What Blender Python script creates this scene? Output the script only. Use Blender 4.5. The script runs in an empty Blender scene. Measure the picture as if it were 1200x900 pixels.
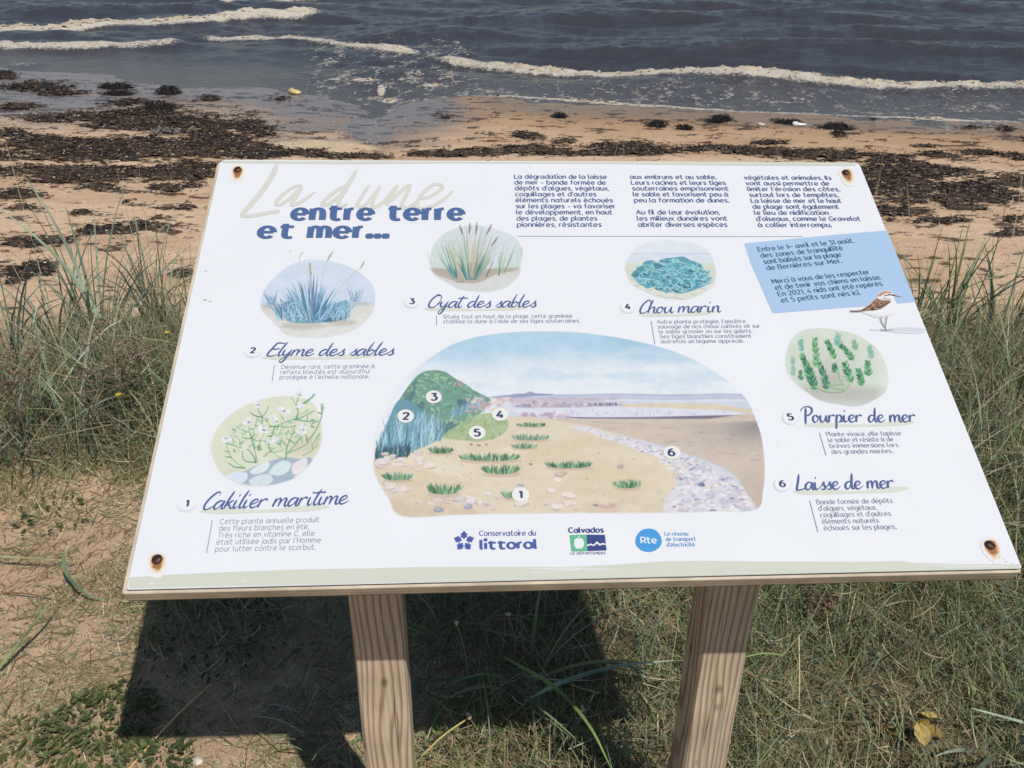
import bpy, math
import numpy as np
from math import radians, sin, cos, pi

rng = np.random.default_rng(7)
scene = bpy.context.scene
C = scene.collection

# ------------------------------------------------------------------ camera, world, sun, exposure
CAM_H = 1.45
F = 1040.0                                     # focal length in pixels of a 1200 x 900 frame
PITCH = math.atan(F / 1900.0)
ROLL = math.atan(22 / 1900.0)
CAM = np.array([0.0, 0.0, CAM_H])
_f = np.array([0, cos(PITCH), -sin(PITCH)])
_u0 = np.array([0, sin(PITCH), cos(PITCH)])
_x0 = np.array([1.0, 0, 0])
CX = _x0 * cos(ROLL) + _u0 * sin(ROLL)
CU = -_x0 * sin(ROLL) + _u0 * cos(ROLL)
CF = _f
cd = bpy.data.cameras.new('camera')
cam = bpy.data.objects.new('camera', cd)
C.objects.link(cam)
from mathutils import Matrix, Vector
cam.matrix_world = Matrix(((CX[0], CU[0], -CF[0], CAM[0]), (CX[1], CU[1], -CF[1], CAM[1]),
                           (CX[2], CU[2], -CF[2], CAM[2]), (0, 0, 0, 1)))
cd.sensor_fit = 'HORIZONTAL'
cd.sensor_width = 36.0
cd.lens = F / 1200.0 * 36.0
cd.clip_start = 0.05
cd.clip_end = 9000
scene.camera = cam

SUN = np.array([0.765, -1.0, 1.74])            # towards the sun
SUN = SUN / np.linalg.norm(SUN)
SUN_EL = math.asin(SUN[2])
SUN_AZ = math.atan2(SUN[0], SUN[1])            # clockwise from +Y
world = bpy.data.worlds.new('World')
scene.world = world
world.use_nodes = True
wn = world.node_tree
bg = wn.nodes['Background']
sky = wn.nodes.new('ShaderNodeTexSky')
sky.sky_type = 'NISHITA'
sky.sun_disc = False
sky.sun_elevation = SUN_EL
sky.sun_rotation = SUN_AZ
sky.air_density = 1.0
sky.dust_density = 0.4
sky.ozone_density = 1.5
wn.links.new(sky.outputs[0], bg.inputs[0])
bg.inputs[1].default_value = 0.07
sl = bpy.data.lights.new('sun', 'SUN')
sl.energy = 3.8
sl.angle = radians(0.53)
sl.color = (1.0, 0.95, 0.88)
so = bpy.data.objects.new('sun', sl)
C.objects.link(so)
so.rotation_euler = Vector(SUN).to_track_quat('Z', 'Y').to_euler()
so.location = (3, -4, 8)
vs = scene.view_settings
vs.view_transform = 'Standard'
vs.look = 'None'
vs.exposure = 0.0
vs.gamma = 1.0
vs.use_curve_mapping = False
scene.cycles.max_bounces = 6
scene.cycles.use_denoising = True

# ------------------------------------------------------------------ geometry of the view
def to_px(P):
    d = np.asarray(P, float) - CAM
    w = d @ CF
    return 600 + F * (d @ CX) / w, 450 - F * (d @ CU) / w

def ray(px, py):
    px = np.asarray(px, float); py = np.asarray(py, float)
    return CF + np.multiply.outer((px - 600) / F, CX) - np.multiply.outer((py - 450) / F, CU)

def at_z(px, py, z):
    d = ray(px, py)
    return CAM + d * ((z - CAM_H) / d[..., 2])[..., None]

# ------------------------------------------------------------------ noise
def _hash(ix, iy, seed):
    n = (ix * 374761393 + iy * 668265263 + seed * 144269) & 0x7fffffff
    n = ((n ^ (n >> 13)) * 1274126177) & 0x7fffffff
    return ((n ^ (n >> 16)) & 0xffff) / 65535.0

def vnoise(x, y, seed=0):
    x = np.asarray(x, float); y = np.asarray(y, float)
    ix = np.floor(x).astype(np.int64); iy = np.floor(y).astype(np.int64)
    fx = x - ix; fy = y - iy
    fx = fx * fx * fx * (fx * (fx * 6 - 15) + 10); fy = fy * fy * fy * (fy * (fy * 6 - 15) + 10)
    a = _hash(ix, iy, seed); b = _hash(ix + 1, iy, seed)
    c = _hash(ix, iy + 1, seed); d = _hash(ix + 1, iy + 1, seed)
    return (a * (1 - fx) + b * fx) * (1 - fy) + (c * (1 - fx) + d * fx) * fy

def fbm(x, y, octaves=4, seed=0, gain=0.5):
    s = 0; a = 1; t = 0
    for k in range(octaves):
        s = s + a * vnoise(x * 2 ** k + 17.3 * k, y * 2 ** k - 9.1 * k, seed + k)
        t += a; a *= gain
    return s / t

def sstep(a, b, x):
    t = np.clip((x - a) / (b - a), 0, 1)
    return t * t * (3 - 2 * t)

def lin(c):
    c = np.asarray(c, float) / 255.0
    return np.where(c <= 0.04045, c / 12.92, ((c + 0.055) / 1.055) ** 2.4)

# ------------------------------------------------------------------ mesh helpers
def mesh_np(name, V, Fc, col=None, smooth=False, extra=None):
    V = np.asarray(V, np.float32).reshape(-1, 3)
    m = bpy.data.meshes.new(name)
    if isinstance(Fc, np.ndarray):
        k = Fc.shape[1]; nf = len(Fc)
        idx = Fc.astype(np.int32).ravel()
        starts = np.arange(nf, dtype=np.int32) * k
    else:
        nf = len(Fc)
        lens = np.array([len(f) for f in Fc], np.int32)
        idx = np.array([i for f in Fc for i in f], np.int32)
        starts = np.concatenate(([0], np.cumsum(lens)[:-1])).astype(np.int32)
    m.vertices.add(len(V)); m.vertices.foreach_set('co', V.ravel())
    m.loops.add(len(idx)); m.loops.foreach_set('vertex_index', idx)
    m.polygons.add(nf); m.polygons.foreach_set('loop_start', starts)
    m.update(calc_edges=True)
    m.validate()
    m.polygons.foreach_set('use_smooth', np.full(len(m.polygons), bool(smooth)))
    if col is not None:
        a = m.attributes.new('col', 'FLOAT_COLOR', 'POINT')
        cc = np.ones((len(V), 4), np.float32); cc[:, :3] = col
        a.data.foreach_set('color', cc.ravel())
    for k, v in (extra or {}).items():
        a = m.attributes.new(k, 'FLOAT', 'POINT')
        a.data.foreach_set('value', np.asarray(v, np.float32))
    m.update()
    return m

def link(name, mesh, mat=None, parent=None, kind=None, label=None, cat=None, group=None):
    o = bpy.data.objects.new(name, mesh)
    C.objects.link(o)
    if mesh is not None and mat is not None:
        mesh.materials.append(mat)
    if parent is not None:
        o.parent = parent
    if kind: o['kind'] = kind
    if label: o['label'] = label
    if cat: o['category'] = cat
    if group: o['group'] = group
    return o

class MB:
    """collects pieces into one mesh"""
    def __init__(s): s.v = []; s.f = []; s.c = []; s.n = 0
    def add(s, V, Fc, col=None):
        V = np.asarray(V, float).reshape(-1, 3)
        s.v.append(V); s.f += [tuple(int(i) + s.n for i in f) for f in Fc]
        s.c.append(np.tile(np.asarray(col if col is not None else (.5, .5, .5), float), (len(V), 1)) if np.ndim(col) < 2 else np.asarray(col))
        s.n += len(V)
    def tube(s, pts, rad, seg=6, col=None, cap=True):
        pts = np.asarray(pts, float); n = len(pts)
        rad = np.broadcast_to(np.asarray(rad, float), (n,))
        T = np.gradient(pts, axis=0); T /= np.linalg.norm(T, axis=1)[:, None] + 1e-12
        ref = np.array([0, 0, 1.0]) if abs(T[0][2]) < .9 else np.array([1.0, 0, 0])
        V = []
        for i in range(n):
            a = np.cross(T[i], ref); a /= np.linalg.norm(a) + 1e-12
            b = np.cross(T[i], a)
            for k in range(seg):
                t = 2 * pi * k / seg
                V.append(pts[i] + rad[i] * (a * cos(t) + b * sin(t)))
        Fc = [(i * seg + k, i * seg + (k + 1) % seg, (i + 1) * seg + (k + 1) % seg, (i + 1) * seg + k)
              for i in range(n - 1) for k in range(seg)]
        if cap:
            Fc += [tuple(range(seg - 1, -1, -1)), tuple((n - 1) * seg + k for k in range(seg))]
        s.add(V, Fc, col)
    def mesh(s, name, smooth=False):
        return mesh_np(name, np.concatenate(s.v), s.f, np.concatenate(s.c), smooth)

def catmull(P, n=8, closed=False):
    P = np.asarray(P, float)
    if len(P) < 3 and not closed:
        t = np.linspace(0, 1, n + 1)[:, None]
        return P[0] * (1 - t) + P[-1] * t
    if closed:
        Q = np.vstack([P[-1], P, P[0], P[1]]); m = len(P)
    else:
        Q = np.vstack([2 * P[0] - P[1], P, 2 * P[-1] - P[-2]]); m = len(P) - 1
    out = []
    t = np.linspace(0, 1, n, endpoint=False)[:, None]
    for i in range(m):
        p0, p1, p2, p3 = Q[i], Q[i + 1], Q[i + 2], Q[i + 3]
        out.append(.5 * (2 * p1 + (p2 - p0) * t + (2 * p0 - 5 * p1 + 4 * p2 - p3) * t ** 2 + (3 * p1 - p0 - 3 * p2 + p3) * t ** 3))
    if not closed:
        out.append(P[-1:])
    return np.vstack(out)

# ------------------------------------------------------------------ materials
def new_mat(name):
    m = bpy.data.materials.new(name); m.use_nodes = True
    nt = m.node_tree
    return m, nt, nt.nodes['Principled BSDF']

def N(nt, t, **kw):
    n = nt.nodes.new(t)
    for k, v in kw.items(): setattr(n, k, v)
    return n

def mat_attr(name, rough=.6, spec=.3, transl=0.0, bump=0.0, bscale=80.0):
    m, nt, p = new_mat(name)
    a = N(nt, 'ShaderNodeAttribute', attribute_name='col')
    nt.links.new(a.outputs['Color'], p.inputs['Base Color'])
    p.inputs['Roughness'].default_value = rough
    p.inputs['Specular IOR Level'].default_value = spec
    if bump:
        no = N(nt, 'ShaderNodeTexNoise'); no.inputs['Scale'].default_value = bscale; no.inputs['Detail'].default_value = 4
        tc = N(nt, 'ShaderNodeTexCoord'); nt.links.new(tc.outputs['Object'], no.inputs['Vector'])
        b = N(nt, 'ShaderNodeBump'); b.inputs['Strength'].default_value = bump; b.inputs['Distance'].default_value = .01
        nt.links.new(no.outputs['Fac'], b.inputs['Height']); nt.links.new(b.outputs['Normal'], p.inputs['Normal'])
    if transl:
        t = N(nt, 'ShaderNodeBsdfTranslucent'); nt.links.new(a.outputs['Color'], t.inputs['Color'])
        mx = N(nt, 'ShaderNodeMixShader'); mx.inputs[0].default_value = transl
        nt.links.new(p.outputs[0], mx.inputs[1]); nt.links.new(t.outputs[0], mx.inputs[2])
        nt.links.new(mx.outputs[0], nt.nodes['Material Output'].inputs['Surface'])
    return m

def mat_flat(name, col, rough=.5, spec=.4, var=0.0, vscale=30.0, metal=0.0):
    m, nt, p = new_mat(name)
    p.inputs['Base Color'].default_value = (*col, 1)
    p.inputs['Roughness'].default_value = rough
    p.inputs['Specular IOR Level'].default_value = spec
    p.inputs['Metallic'].default_value = metal
    if var:
        tc = N(nt, 'ShaderNodeTexCoord'); no = N(nt, 'ShaderNodeTexNoise')
        no.inputs['Scale'].default_value = vscale; no.inputs['Detail'].default_value = 5
        nt.links.new(tc.outputs['Object'], no.inputs['Vector'])
        cr = N(nt, 'ShaderNodeValToRGB')
        cr.color_ramp.elements[0].color = (*[c * (1 - var) for c in col], 1); cr.color_ramp.elements[0].position = .3
        cr.color_ramp.elements[1].color = (*[min(1, c * (1 + var)) for c in col], 1); cr.color_ramp.elements[1].position = .7
        nt.links.new(no.outputs['Fac'], cr.inputs[0]); nt.links.new(cr.outputs[0], p.inputs['Base Color'])
    return m
# ------------------------------------------------------------------ the information board: frame of reference
PSI, TAU, RO = radians(4.68492716), radians(25.83661252), radians(-1.20038068)
BW, BH = 1.0, 0.69268527
_ex = np.array([cos(PSI), sin(PSI), 0]); _ey = np.array([-sin(PSI), cos(PSI), 0])
_up = _ey * cos(TAU) + np.array([0, 0, 1.0]) * sin(TAU)
BN = np.cross(_ex, _up)
BX = _ex * cos(RO) + _up * sin(RO)
BU = np.cross(BN, BX)
BO = np.array([0.06812489, 1.07113728, CAM_H - 0.50993907])

def Bp(px, py):
    """point of the printed sheet seen at a photo pixel, in the sheet's own metres"""
    d = ray(px, py)
    t = ((BO - CAM) @ BN) / (d @ BN)
    P = CAM + d * t[..., None] - BO
    return np.stack([P @ BX, P @ BU], -1)

BASE = np.array([0.065, 0.955, 0.0])
board = link('information_board', None, label='white beach information board on two wooden posts with dune plant pictures and French text', cat='information board')
board.location = BASE
BM = Matrix(((BX[0], BU[0], BN[0], BO[0] - BASE[0]), (BX[1], BU[1], BN[1], BO[1] - BASE[1]),
             (BX[2], BU[2], BN[2], BO[2] - BASE[2]), (0, 0, 0, 1)))

def rrect(x0, y0, x1, y1, r, n=6):
    out = []
    for (cx, cy, a0) in ((x1 - r[0], y1 - r[0], 0), (x0 + r[1], y1 - r[1], 90), (x0 + r[2], y0 + r[2], 180), (x1 - r[3], y0 + r[3], 270)):
        rr = r[{0: 0, 90: 1, 180: 2, 270: 3}[a0]]
        for k in range(n + 1):
            t = radians(a0 + 90 * k / n); out.append((cx + rr * cos(t), cy + rr * sin(t)))
    return np.array(out)

def slab(outline, z0, z1, bev):
    c = outline.mean(0); n = len(outline)
    d = outline - c
    L = np.abs(d).max(0)
    ins = c + d * (1 - bev / L)
    rings = [(ins, z0), (outline, z0 + bev), (outline, z1 - bev), (ins, z1)]
    V = np.vstack([np.column_stack([o, np.full(n, z)]) for o, z in rings])
    Fc = [(i * n + k, i * n + (k + 1) % n, (i + 1) * n + (k + 1) % n, (i + 1) * n + k) for i in range(3) for k in range(n)]
    Fc += [tuple(range(3 * n, 4 * n)), tuple(range(n - 1, -1, -1))]
    return V, Fc

# plywood: pale veneers seen on the edge
def mat_ply():
    m, nt, p = new_mat('weathered_plywood')
    tc = N(nt, 'ShaderNodeTexCoord'); sp = N(nt, 'ShaderNodeSeparateXYZ')
    nt.links.new(tc.outputs['Object'], sp.inputs[0])
    no = N(nt, 'ShaderNodeTexNoise'); no.inputs['Scale'].default_value = 1; no.inputs['Detail'].default_value = 4
    mp = N(nt, 'ShaderNodeMapping'); mp.inputs['Scale'].default_value = (9, 9, 260)
    nt.links.new(tc.outputs['Object'], mp.inputs[0]); nt.links.new(mp.outputs[0], no.inputs['Vector'])
    ad = N(nt, 'ShaderNodeMath', operation='MULTIPLY_ADD'); ad.inputs[1].default_value = .0016
    nt.links.new(no.outputs['Fac'], ad.inputs[0]); nt.links.new(sp.outputs['Z'], ad.inputs[2])
    mr = N(nt, 'ShaderNodeMapRange'); mr.inputs[1].default_value = -.024; mr.inputs[2].default_value = -.003
    nt.links.new(ad.outputs[0], mr.inputs[0])
    cr = N(nt, 'ShaderNodeValToRGB'); e = cr.color_ramp.elements
    e[0].position = 0; e[0].color = (.13, .105, .085, 1); e[1].position = 1; e[1].color = (.60, .52, .40, 1)
    for pos, c in ((.10, (.20, .16, .12)), (.17, (.58, .49, .36)), (.34, (.64, .55, .41)), (.40, (.34, .27, .19)), (.46, (.56, .47, .34)), (.66, (.62, .53, .40)), (.72, (.42, .35, .26)), (.80, (.64, .56, .44))):
        q = e.new(pos); q.color = (*c, 1)
    nt.links.new(mr.outputs[0], cr.inputs[0])
    n2 = N(nt, 'ShaderNodeTexNoise'); n2.inputs['Scale'].default_value = 25; n2.inputs['Detail'].default_value = 6
    nt.links.new(tc.outputs['Object'], n2.inputs['Vector'])
    r2 = N(nt, 'ShaderNodeMapRange'); r2.inputs[1].default_value = .35; r2.inputs[2].default_value = .7; r2.inputs[3].default_value = .72; r2.inputs[4].default_value = 1.08
    nt.links.new(n2.outputs['Fac'], r2.inputs[0])
    mx = N(nt, 'ShaderNodeVectorMath', operation='SCALE'); nt.links.new(cr.outputs[0], mx.inputs[0]); nt.links.new(r2.outputs[0], mx.inputs['Scale'])
    nt.links.new(mx.outputs[0], p.inputs['Base Color'])
    p.inputs['Roughness'].default_value = .85; p.inputs['Specular IOR Level'].default_value = .2
    return m

V, Fc = slab(rrect(-BW / 2 - .0055, -BH / 2 - .003, BW / 2 + .0005, BH / 2 + .0015, (.010, .010, .003, .003)), -.0245, -.0042, .0008)
ply = link('plywood_backing', mesh_np('plywood_backing', V, Fc), mat_ply(), board)
ply.matrix_local = BM

# the printed sheet
WHITE = np.array([.668, .684, .715])
def ink(srgb):
    """ink albedo of a colour measured on the sunlit sheet, relative to its white"""
    return np.clip(lin(srgb) / lin((240, 242, 248)) * WHITE, .004, .9)

def mat_plate():
    m, nt, p = new_mat('printed_white_laminate')
    tc = N(nt, 'ShaderNodeTexCoord'); no = N(nt, 'ShaderNodeTexNoise'); no.inputs['Scale'].default_value = 6; no.inputs['Detail'].default_value = 6
    nt.links.new(tc.outputs['Object'], no.inputs['Vector'])
    cr = N(nt, 'ShaderNodeValToRGB')
    cr.color_ramp.elements[0].position = .3; cr.color_ramp.elements[0].color = (*(WHITE * .975), 1)
    cr.color_ramp.elements[1].position = .6; cr.color_ramp.elements[1].color = (*WHITE, 1)
    nt.links.new(no.outputs['Fac'], cr.inputs[0]); nt.links.new(cr.outputs[0], p.inputs['Base Color'])
    p.inputs['Roughness'].default_value = .62; p.inputs['Specular IOR Level'].default_value = .18
    return m
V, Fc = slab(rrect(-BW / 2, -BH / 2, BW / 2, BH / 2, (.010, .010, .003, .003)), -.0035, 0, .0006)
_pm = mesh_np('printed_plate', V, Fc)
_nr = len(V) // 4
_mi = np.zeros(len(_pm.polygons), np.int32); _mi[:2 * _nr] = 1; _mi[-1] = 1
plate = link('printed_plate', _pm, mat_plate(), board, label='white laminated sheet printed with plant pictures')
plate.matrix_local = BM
_pm.materials.append(mat_flat('laminate_edge_gap_shade', (.16, .15, .14), .7, .2, .3, 120)); _pm.polygons.foreach_set('material_index', _mi)  # dark rim colour stands in for the shadow gap under the sheet
INK = mat_attr('printed_ink', rough=.62, spec=.18)

def on_plate(name, V, Fc, col, label=None):
    return link(name, mesh_np(name, V, Fc, col), INK, plate, label=label)

# ------------------------------------------------------------------ pens: ribbons with a broad nib, rising a hair along their length so that no two lie in one plane
def ribbon(P, wx, wy, z0, dz=2.5e-6):
    P = np.asarray(P, float); n = len(P)
    T = np.gradient(P, axis=0); T /= np.linalg.norm(T, axis=1)[:, None] + 1e-12
    Nn = np.column_stack([-T[:, 1], T[:, 0]])
    wx = np.broadcast_to(wx, (n,)); wy = np.broadcast_to(wy, (n,))
    off = np.column_stack([Nn[:, 0] * wx, Nn[:, 1] * wy])
    # mitre at sharp corners
    z = z0 + dz * np.arange(n)
    V = np.vstack([np.column_stack([P + off, z]), np.column_stack([P - off, z])])
    Fc = [(i, i + n, i + 1 + n, i + 1) for i in range(n - 1)]
    return V, Fc

def mitred(P):
    """resample a polyline with corners: double each corner so that gradient normals stay square to the segments"""
    P = np.asarray(P, float); out = [P[0]]
    for i in range(1, len(P) - 1):
        d0 = P[i] - P[i - 1]; d1 = P[i + 1] - P[i]
        out.append(P[i] - d0 / np.linalg.norm(d0) * .012); out.append(P[i] + d1 / np.linalg.norm(d1) * .012)
    out.append(P[-1]); return np.array(out)

def arc(cx, cy, rx, ry, a0, a1, n=20):
    t = np.radians(np.linspace(a0, a1, n)); return np.column_stack([cx + rx * np.cos(t), cy + ry * np.sin(t)])

def G_(heavy=False):
    S = lambda *p: catmull(p, 5)
    L = lambda *p: mitred(p)
    bowl = arc(.5, .5, .5, .5, 0, 360, 25)
    arch = lambda x: S((x, .5), (x + .1, .86), (x + .42, 1.0), (x + .72, .86), (x + .82, .5), (x + .82, 0))
    dot = lambda x, y: arc(x, y + (.1 if heavy else 0), .055 if heavy else .075, .15 if heavy else .075, 0, 360, 11)
    g = {}
    g['o'] = ([bowl], 1.0)
    g['a'] = ([bowl, L((1, 1), (1, 0))], 1.0) if heavy else ([arc(.47, .5, .47, .5, 0, 360, 25), S((1.02, 1.02), (1.02, .4), (1.04, .1), (1.18, 0))], 1.1)
    g['b'] = ([bowl, L((0, 1.5), (0, 0))], 1.0)
    g['c'] = ([arc(.5, .5, .5, .5, 42, 318)], .87)
    g['d'] = ([bowl, L((1, 1.5), (1, 0))], 1.0)
    g['e'] = ([L((0.03, .5), (1, .5)), arc(.5, .5, .5, .5, 0, 318, 24)], 1.0)
    g['f'] = ([S((.2, 0), (.2, .6), (.2, 1.1), (.28, 1.4), (.5, 1.5), (.62, 1.48)), L((-.12, 1), (.68, 1))], .62)
    g['g'] = ([bowl, S((1, 1), (1, .4), (1, -.08), (.86, -.38), (.5, -.48), (.12, -.36))], 1.0)
    g['h'] = ([L((0, 1.5), (0, 0)), arch(0)], .82)
    g['i'] = ([L((0, 1), (0, 0)), dot(0, 1.4)], 0.0)
    g['j'] = ([S((.1, 1), (.1, .3), (.1, -.2), (.0, -.42), (-.18, -.46)), dot(.1, 1.4)], .1)
    g['k'] = ([L((0, 1.5), (0, 0)), L((.72, 1), (0.02, .4)), L((.27, .6), (.8, 0))], .8)
    g['l'] = ([S((0, 1.5), (0, .8), (0, .25), (.07, .05), (.24, 0))], .24)
    g['m'] = ([L((0, 1), (0, 0)), S((0, .5), (.08, .86), (.36, 1.0), (.62, .86), (.7, .5), (.7, 0)), S((.7, .5), (.78, .86), (1.06, 1.0), (1.32, .86), (1.4, .5), (1.4, 0))], 1.4)
    g['n'] = ([L((0, 1), (0, 0)), arch(0)], .82)
    g['p'] = ([bowl, L((0, 1), (0, -.5))], 1.0)
    g['q'] = ([bowl, L((1, 1), (1, -.5))], 1.0)
    g['r'] = ([L((0, 1), (0, 0)), S((0, .45), (.09, .82), (.3, .98), (.52, .99))], .5)
    g['s'] = ([S((.74, .86), (.5, 1), (.22, .96), (.09, .76), (.25, .57), (.56, .45), (.74, .26), (.63, .06), (.36, 0), (.03, .13))], .76)
    g['t'] = ([S((.2, 1.42), (.2, .8), (.2, .25), (.29, .05), (.48, 0), (.66, .04)), L((-.14, 1), (.70, 1))], .66)
    if heavy: g['t'] = ([S((.34, 1.26), (.34, .8), (.34, .3), (.44, .06), (.66, 0), (.92, .05)), L((-.05, 1), (.98, 1))], .9)
    g['u'] = ([S((0, 1), (0, .45), (.1, .13), (.4, 0), (.72, .13), (.82, .45)), L((.82, 1), (.82, 0))], .82)
    g['v'] = ([L((0, 1), (.43, 0)), L((.43, 0), (.86, 1))], .86)
    g['x'] = ([L((0, 1), (.8, 0)), L((.8, 1), (0, 0))], .8)
    g['y'] = ([L((0, 1), (.44, .02)), S((.88, 1), (.44, .0), (.3, -.32), (.03, -.47))], .88)
    g['z'] = ([L((.03, 1), (.76, 1), (.03, 0), (.8, 0))], .8)
    g["'"] = ([L((.06, 1.5), (0, 1.12))], .06)
    g[','] = ([L((.05, .06), (-.04, -.24))], .06)
    g['.'] = ([dot(.05, .05)], .1)
    g['-'] = ([L((0, .5), (.42, .5))], .42)
    g['–'] = ([L((0, .5), (.75, .5))], .75)
    g['A'] = ([L((0, 0), (.62, 1.4)), L((.62, 1.4), (1.24, 0)), L((.22, .45), (1.02, .45))], 1.24)
    g['B'] = ([L((0, 1.4), (0, 0)), S((0, 1.4), (.6, 1.4), (.88, 1.28), (.92, 1.05), (.82, .82), (.55, .74), (0, .74)), S((.5, .74), (.86, .7), (1.02, .4), (.9, .1), (.6, 0), (0, 0))], 1.0)
    g['C'] = ([arc(.7, .7, .7, .7, 45, 315, 26)], 1.2)
    g['D'] = ([L((0, 1.4), (0, 0)), S((0, 1.4), (.5, 1.4), (.95, 1.22), (1.17, .7), (.95, .18), (.5, 0), (0, 0))], 1.17)
    g['E'] = ([L((1, 1.4), (0, 1.4), (0, 0), (1.02, 0)), L((0, .72), (.9, .72))], 1.0)
    g['G'] = ([arc(.7, .7, .7, .7, 45, 330, 26), L((.75, .68), (1.36, .68), (1.36, .2))], 1.36)
    g['H'] = ([L((0, 1.4), (0, 0)), L((1.1, 1.4), (1.1, 0)), L((0, .72), (1.1, .72))], 1.1)
    g['I'] = ([L((0, 1.4), (0, 0))], 0)
    g['L'] = ([L((0, 1.4), (0, 0), (.85, 0))], .85)
    g['M'] = ([L((0, 0), (0, 1.4)), L((0, 1.4), (.65, .4)), L((.65, .4), (1.3, 1.4)), L((1.3, 1.4), (1.3, 0))], 1.3)
    g['N'] = ([L((0, 0), (0, 1.4)), L((0, 1.4), (1.1, 0)), L((1.1, 0), (1.1, 1.4))], 1.1)
    g['P'] = ([L((0, 1.4), (0, 0)), S((0, 1.4), (.6, 1.4), (.9, 1.25), (.97, .95), (.88, .66), (.58, .5), (0, .5))], .97)
    g['R'] = ([L((0, 1.4), (0, 0)), S((0, 1.4), (.6, 1.4), (.92, 1.25), (.97, .95), (.88, .66), (.58, .52), (0, .52)), L((.62, .5), (1.02, 0))], 1.0)
    g['S'] = ([S((.98, 1.2), (.65, 1.4), (.28, 1.34), (.12, 1.05), (.3, .8), (.7, .66), (.98, .42), (.85, .1), (.5, 0), (.04, .18))], 1.0)
    g['T'] = ([L((0, 1.4), (1.1, 1.4)), L((.55, 1.4), (.55, 0))], 1.1)
    g['0'] = ([arc(.5, .7, .5, .7, 0, 360, 25)], 1.0)
    g['1'] = ([L((0, 1.2), (.35, 1.4), (.35, 0))], .4)
    g['2'] = ([S((.05, 1.12), (.22, 1.34), (.5, 1.4), (.82, 1.28), (.88, .98), (.6, .55), (.05, .0)), L((.03, 0), (.95, 0))], .95)
    g['3'] = ([L((.08, 1.4), (.85, 1.4), (.42, .86)), S((.42, .84), (.75, .78), (.92, .48), (.78, .12), (.45, 0), (.02, .16))], .9)
    g['4'] = ([L((.62, 1.4), (0, .38), (1.02, .38)), L((.74, .75), (.74, 0))], 1.0)
    g['5'] = ([L((.85, 1.4), (.17, 1.4), (.1, .78)), S((.1, .8), (.45, .86), (.82, .72), (.9, .42), (.76, .1), (.42, 0), (.02, .15))], .9)
    g['6'] = ([arc(.46, .45, .44, .45, 0, 360, 22), S((.78, 1.35), (.5, 1.36), (.2, 1.1), (.03, .6), (.03, .4))], .9)
    for base, name, acc in (('e', 'é', [L((.42, 1.2), (.66, 1.46))]), ('e', 'è', [L((.58, 1.2), (.34, 1.46))]), ('a', 'à', [L((.58, 1.2), (.34, 1.46))]),
                            ('o', 'ô', [L((.24, 1.22), (.5, 1.46), (.76, 1.22))]), ('e', 'ê', [L((.24, 1.22), (.5, 1.46), (.76, 1.22))]), ('u', 'û', [L((.16, 1.22), (.41, 1.46), (.66, 1.22))]),
                            ('E', 'É', [L((.45, 1.62), (.7, 1.9))])):
        g[name] = (g[base][0] + acc, g[base][1])
    return g
GLYPH = G_(); GLYPH_HEAVY = G_(True)

def text_line(s, track=.40, space=.72, heavy=False):
    """strokes in x-height units and the line's width"""
    x = 0; out = []
    for i, ch in enumerate(s):
        if ch == ' ': x += space; continue
        st, w = (GLYPH_HEAVY if heavy else GLYPH)[ch]
        for p in st: out.append(p + (x, 0))
        x += w + track
    return out, x - track

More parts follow.
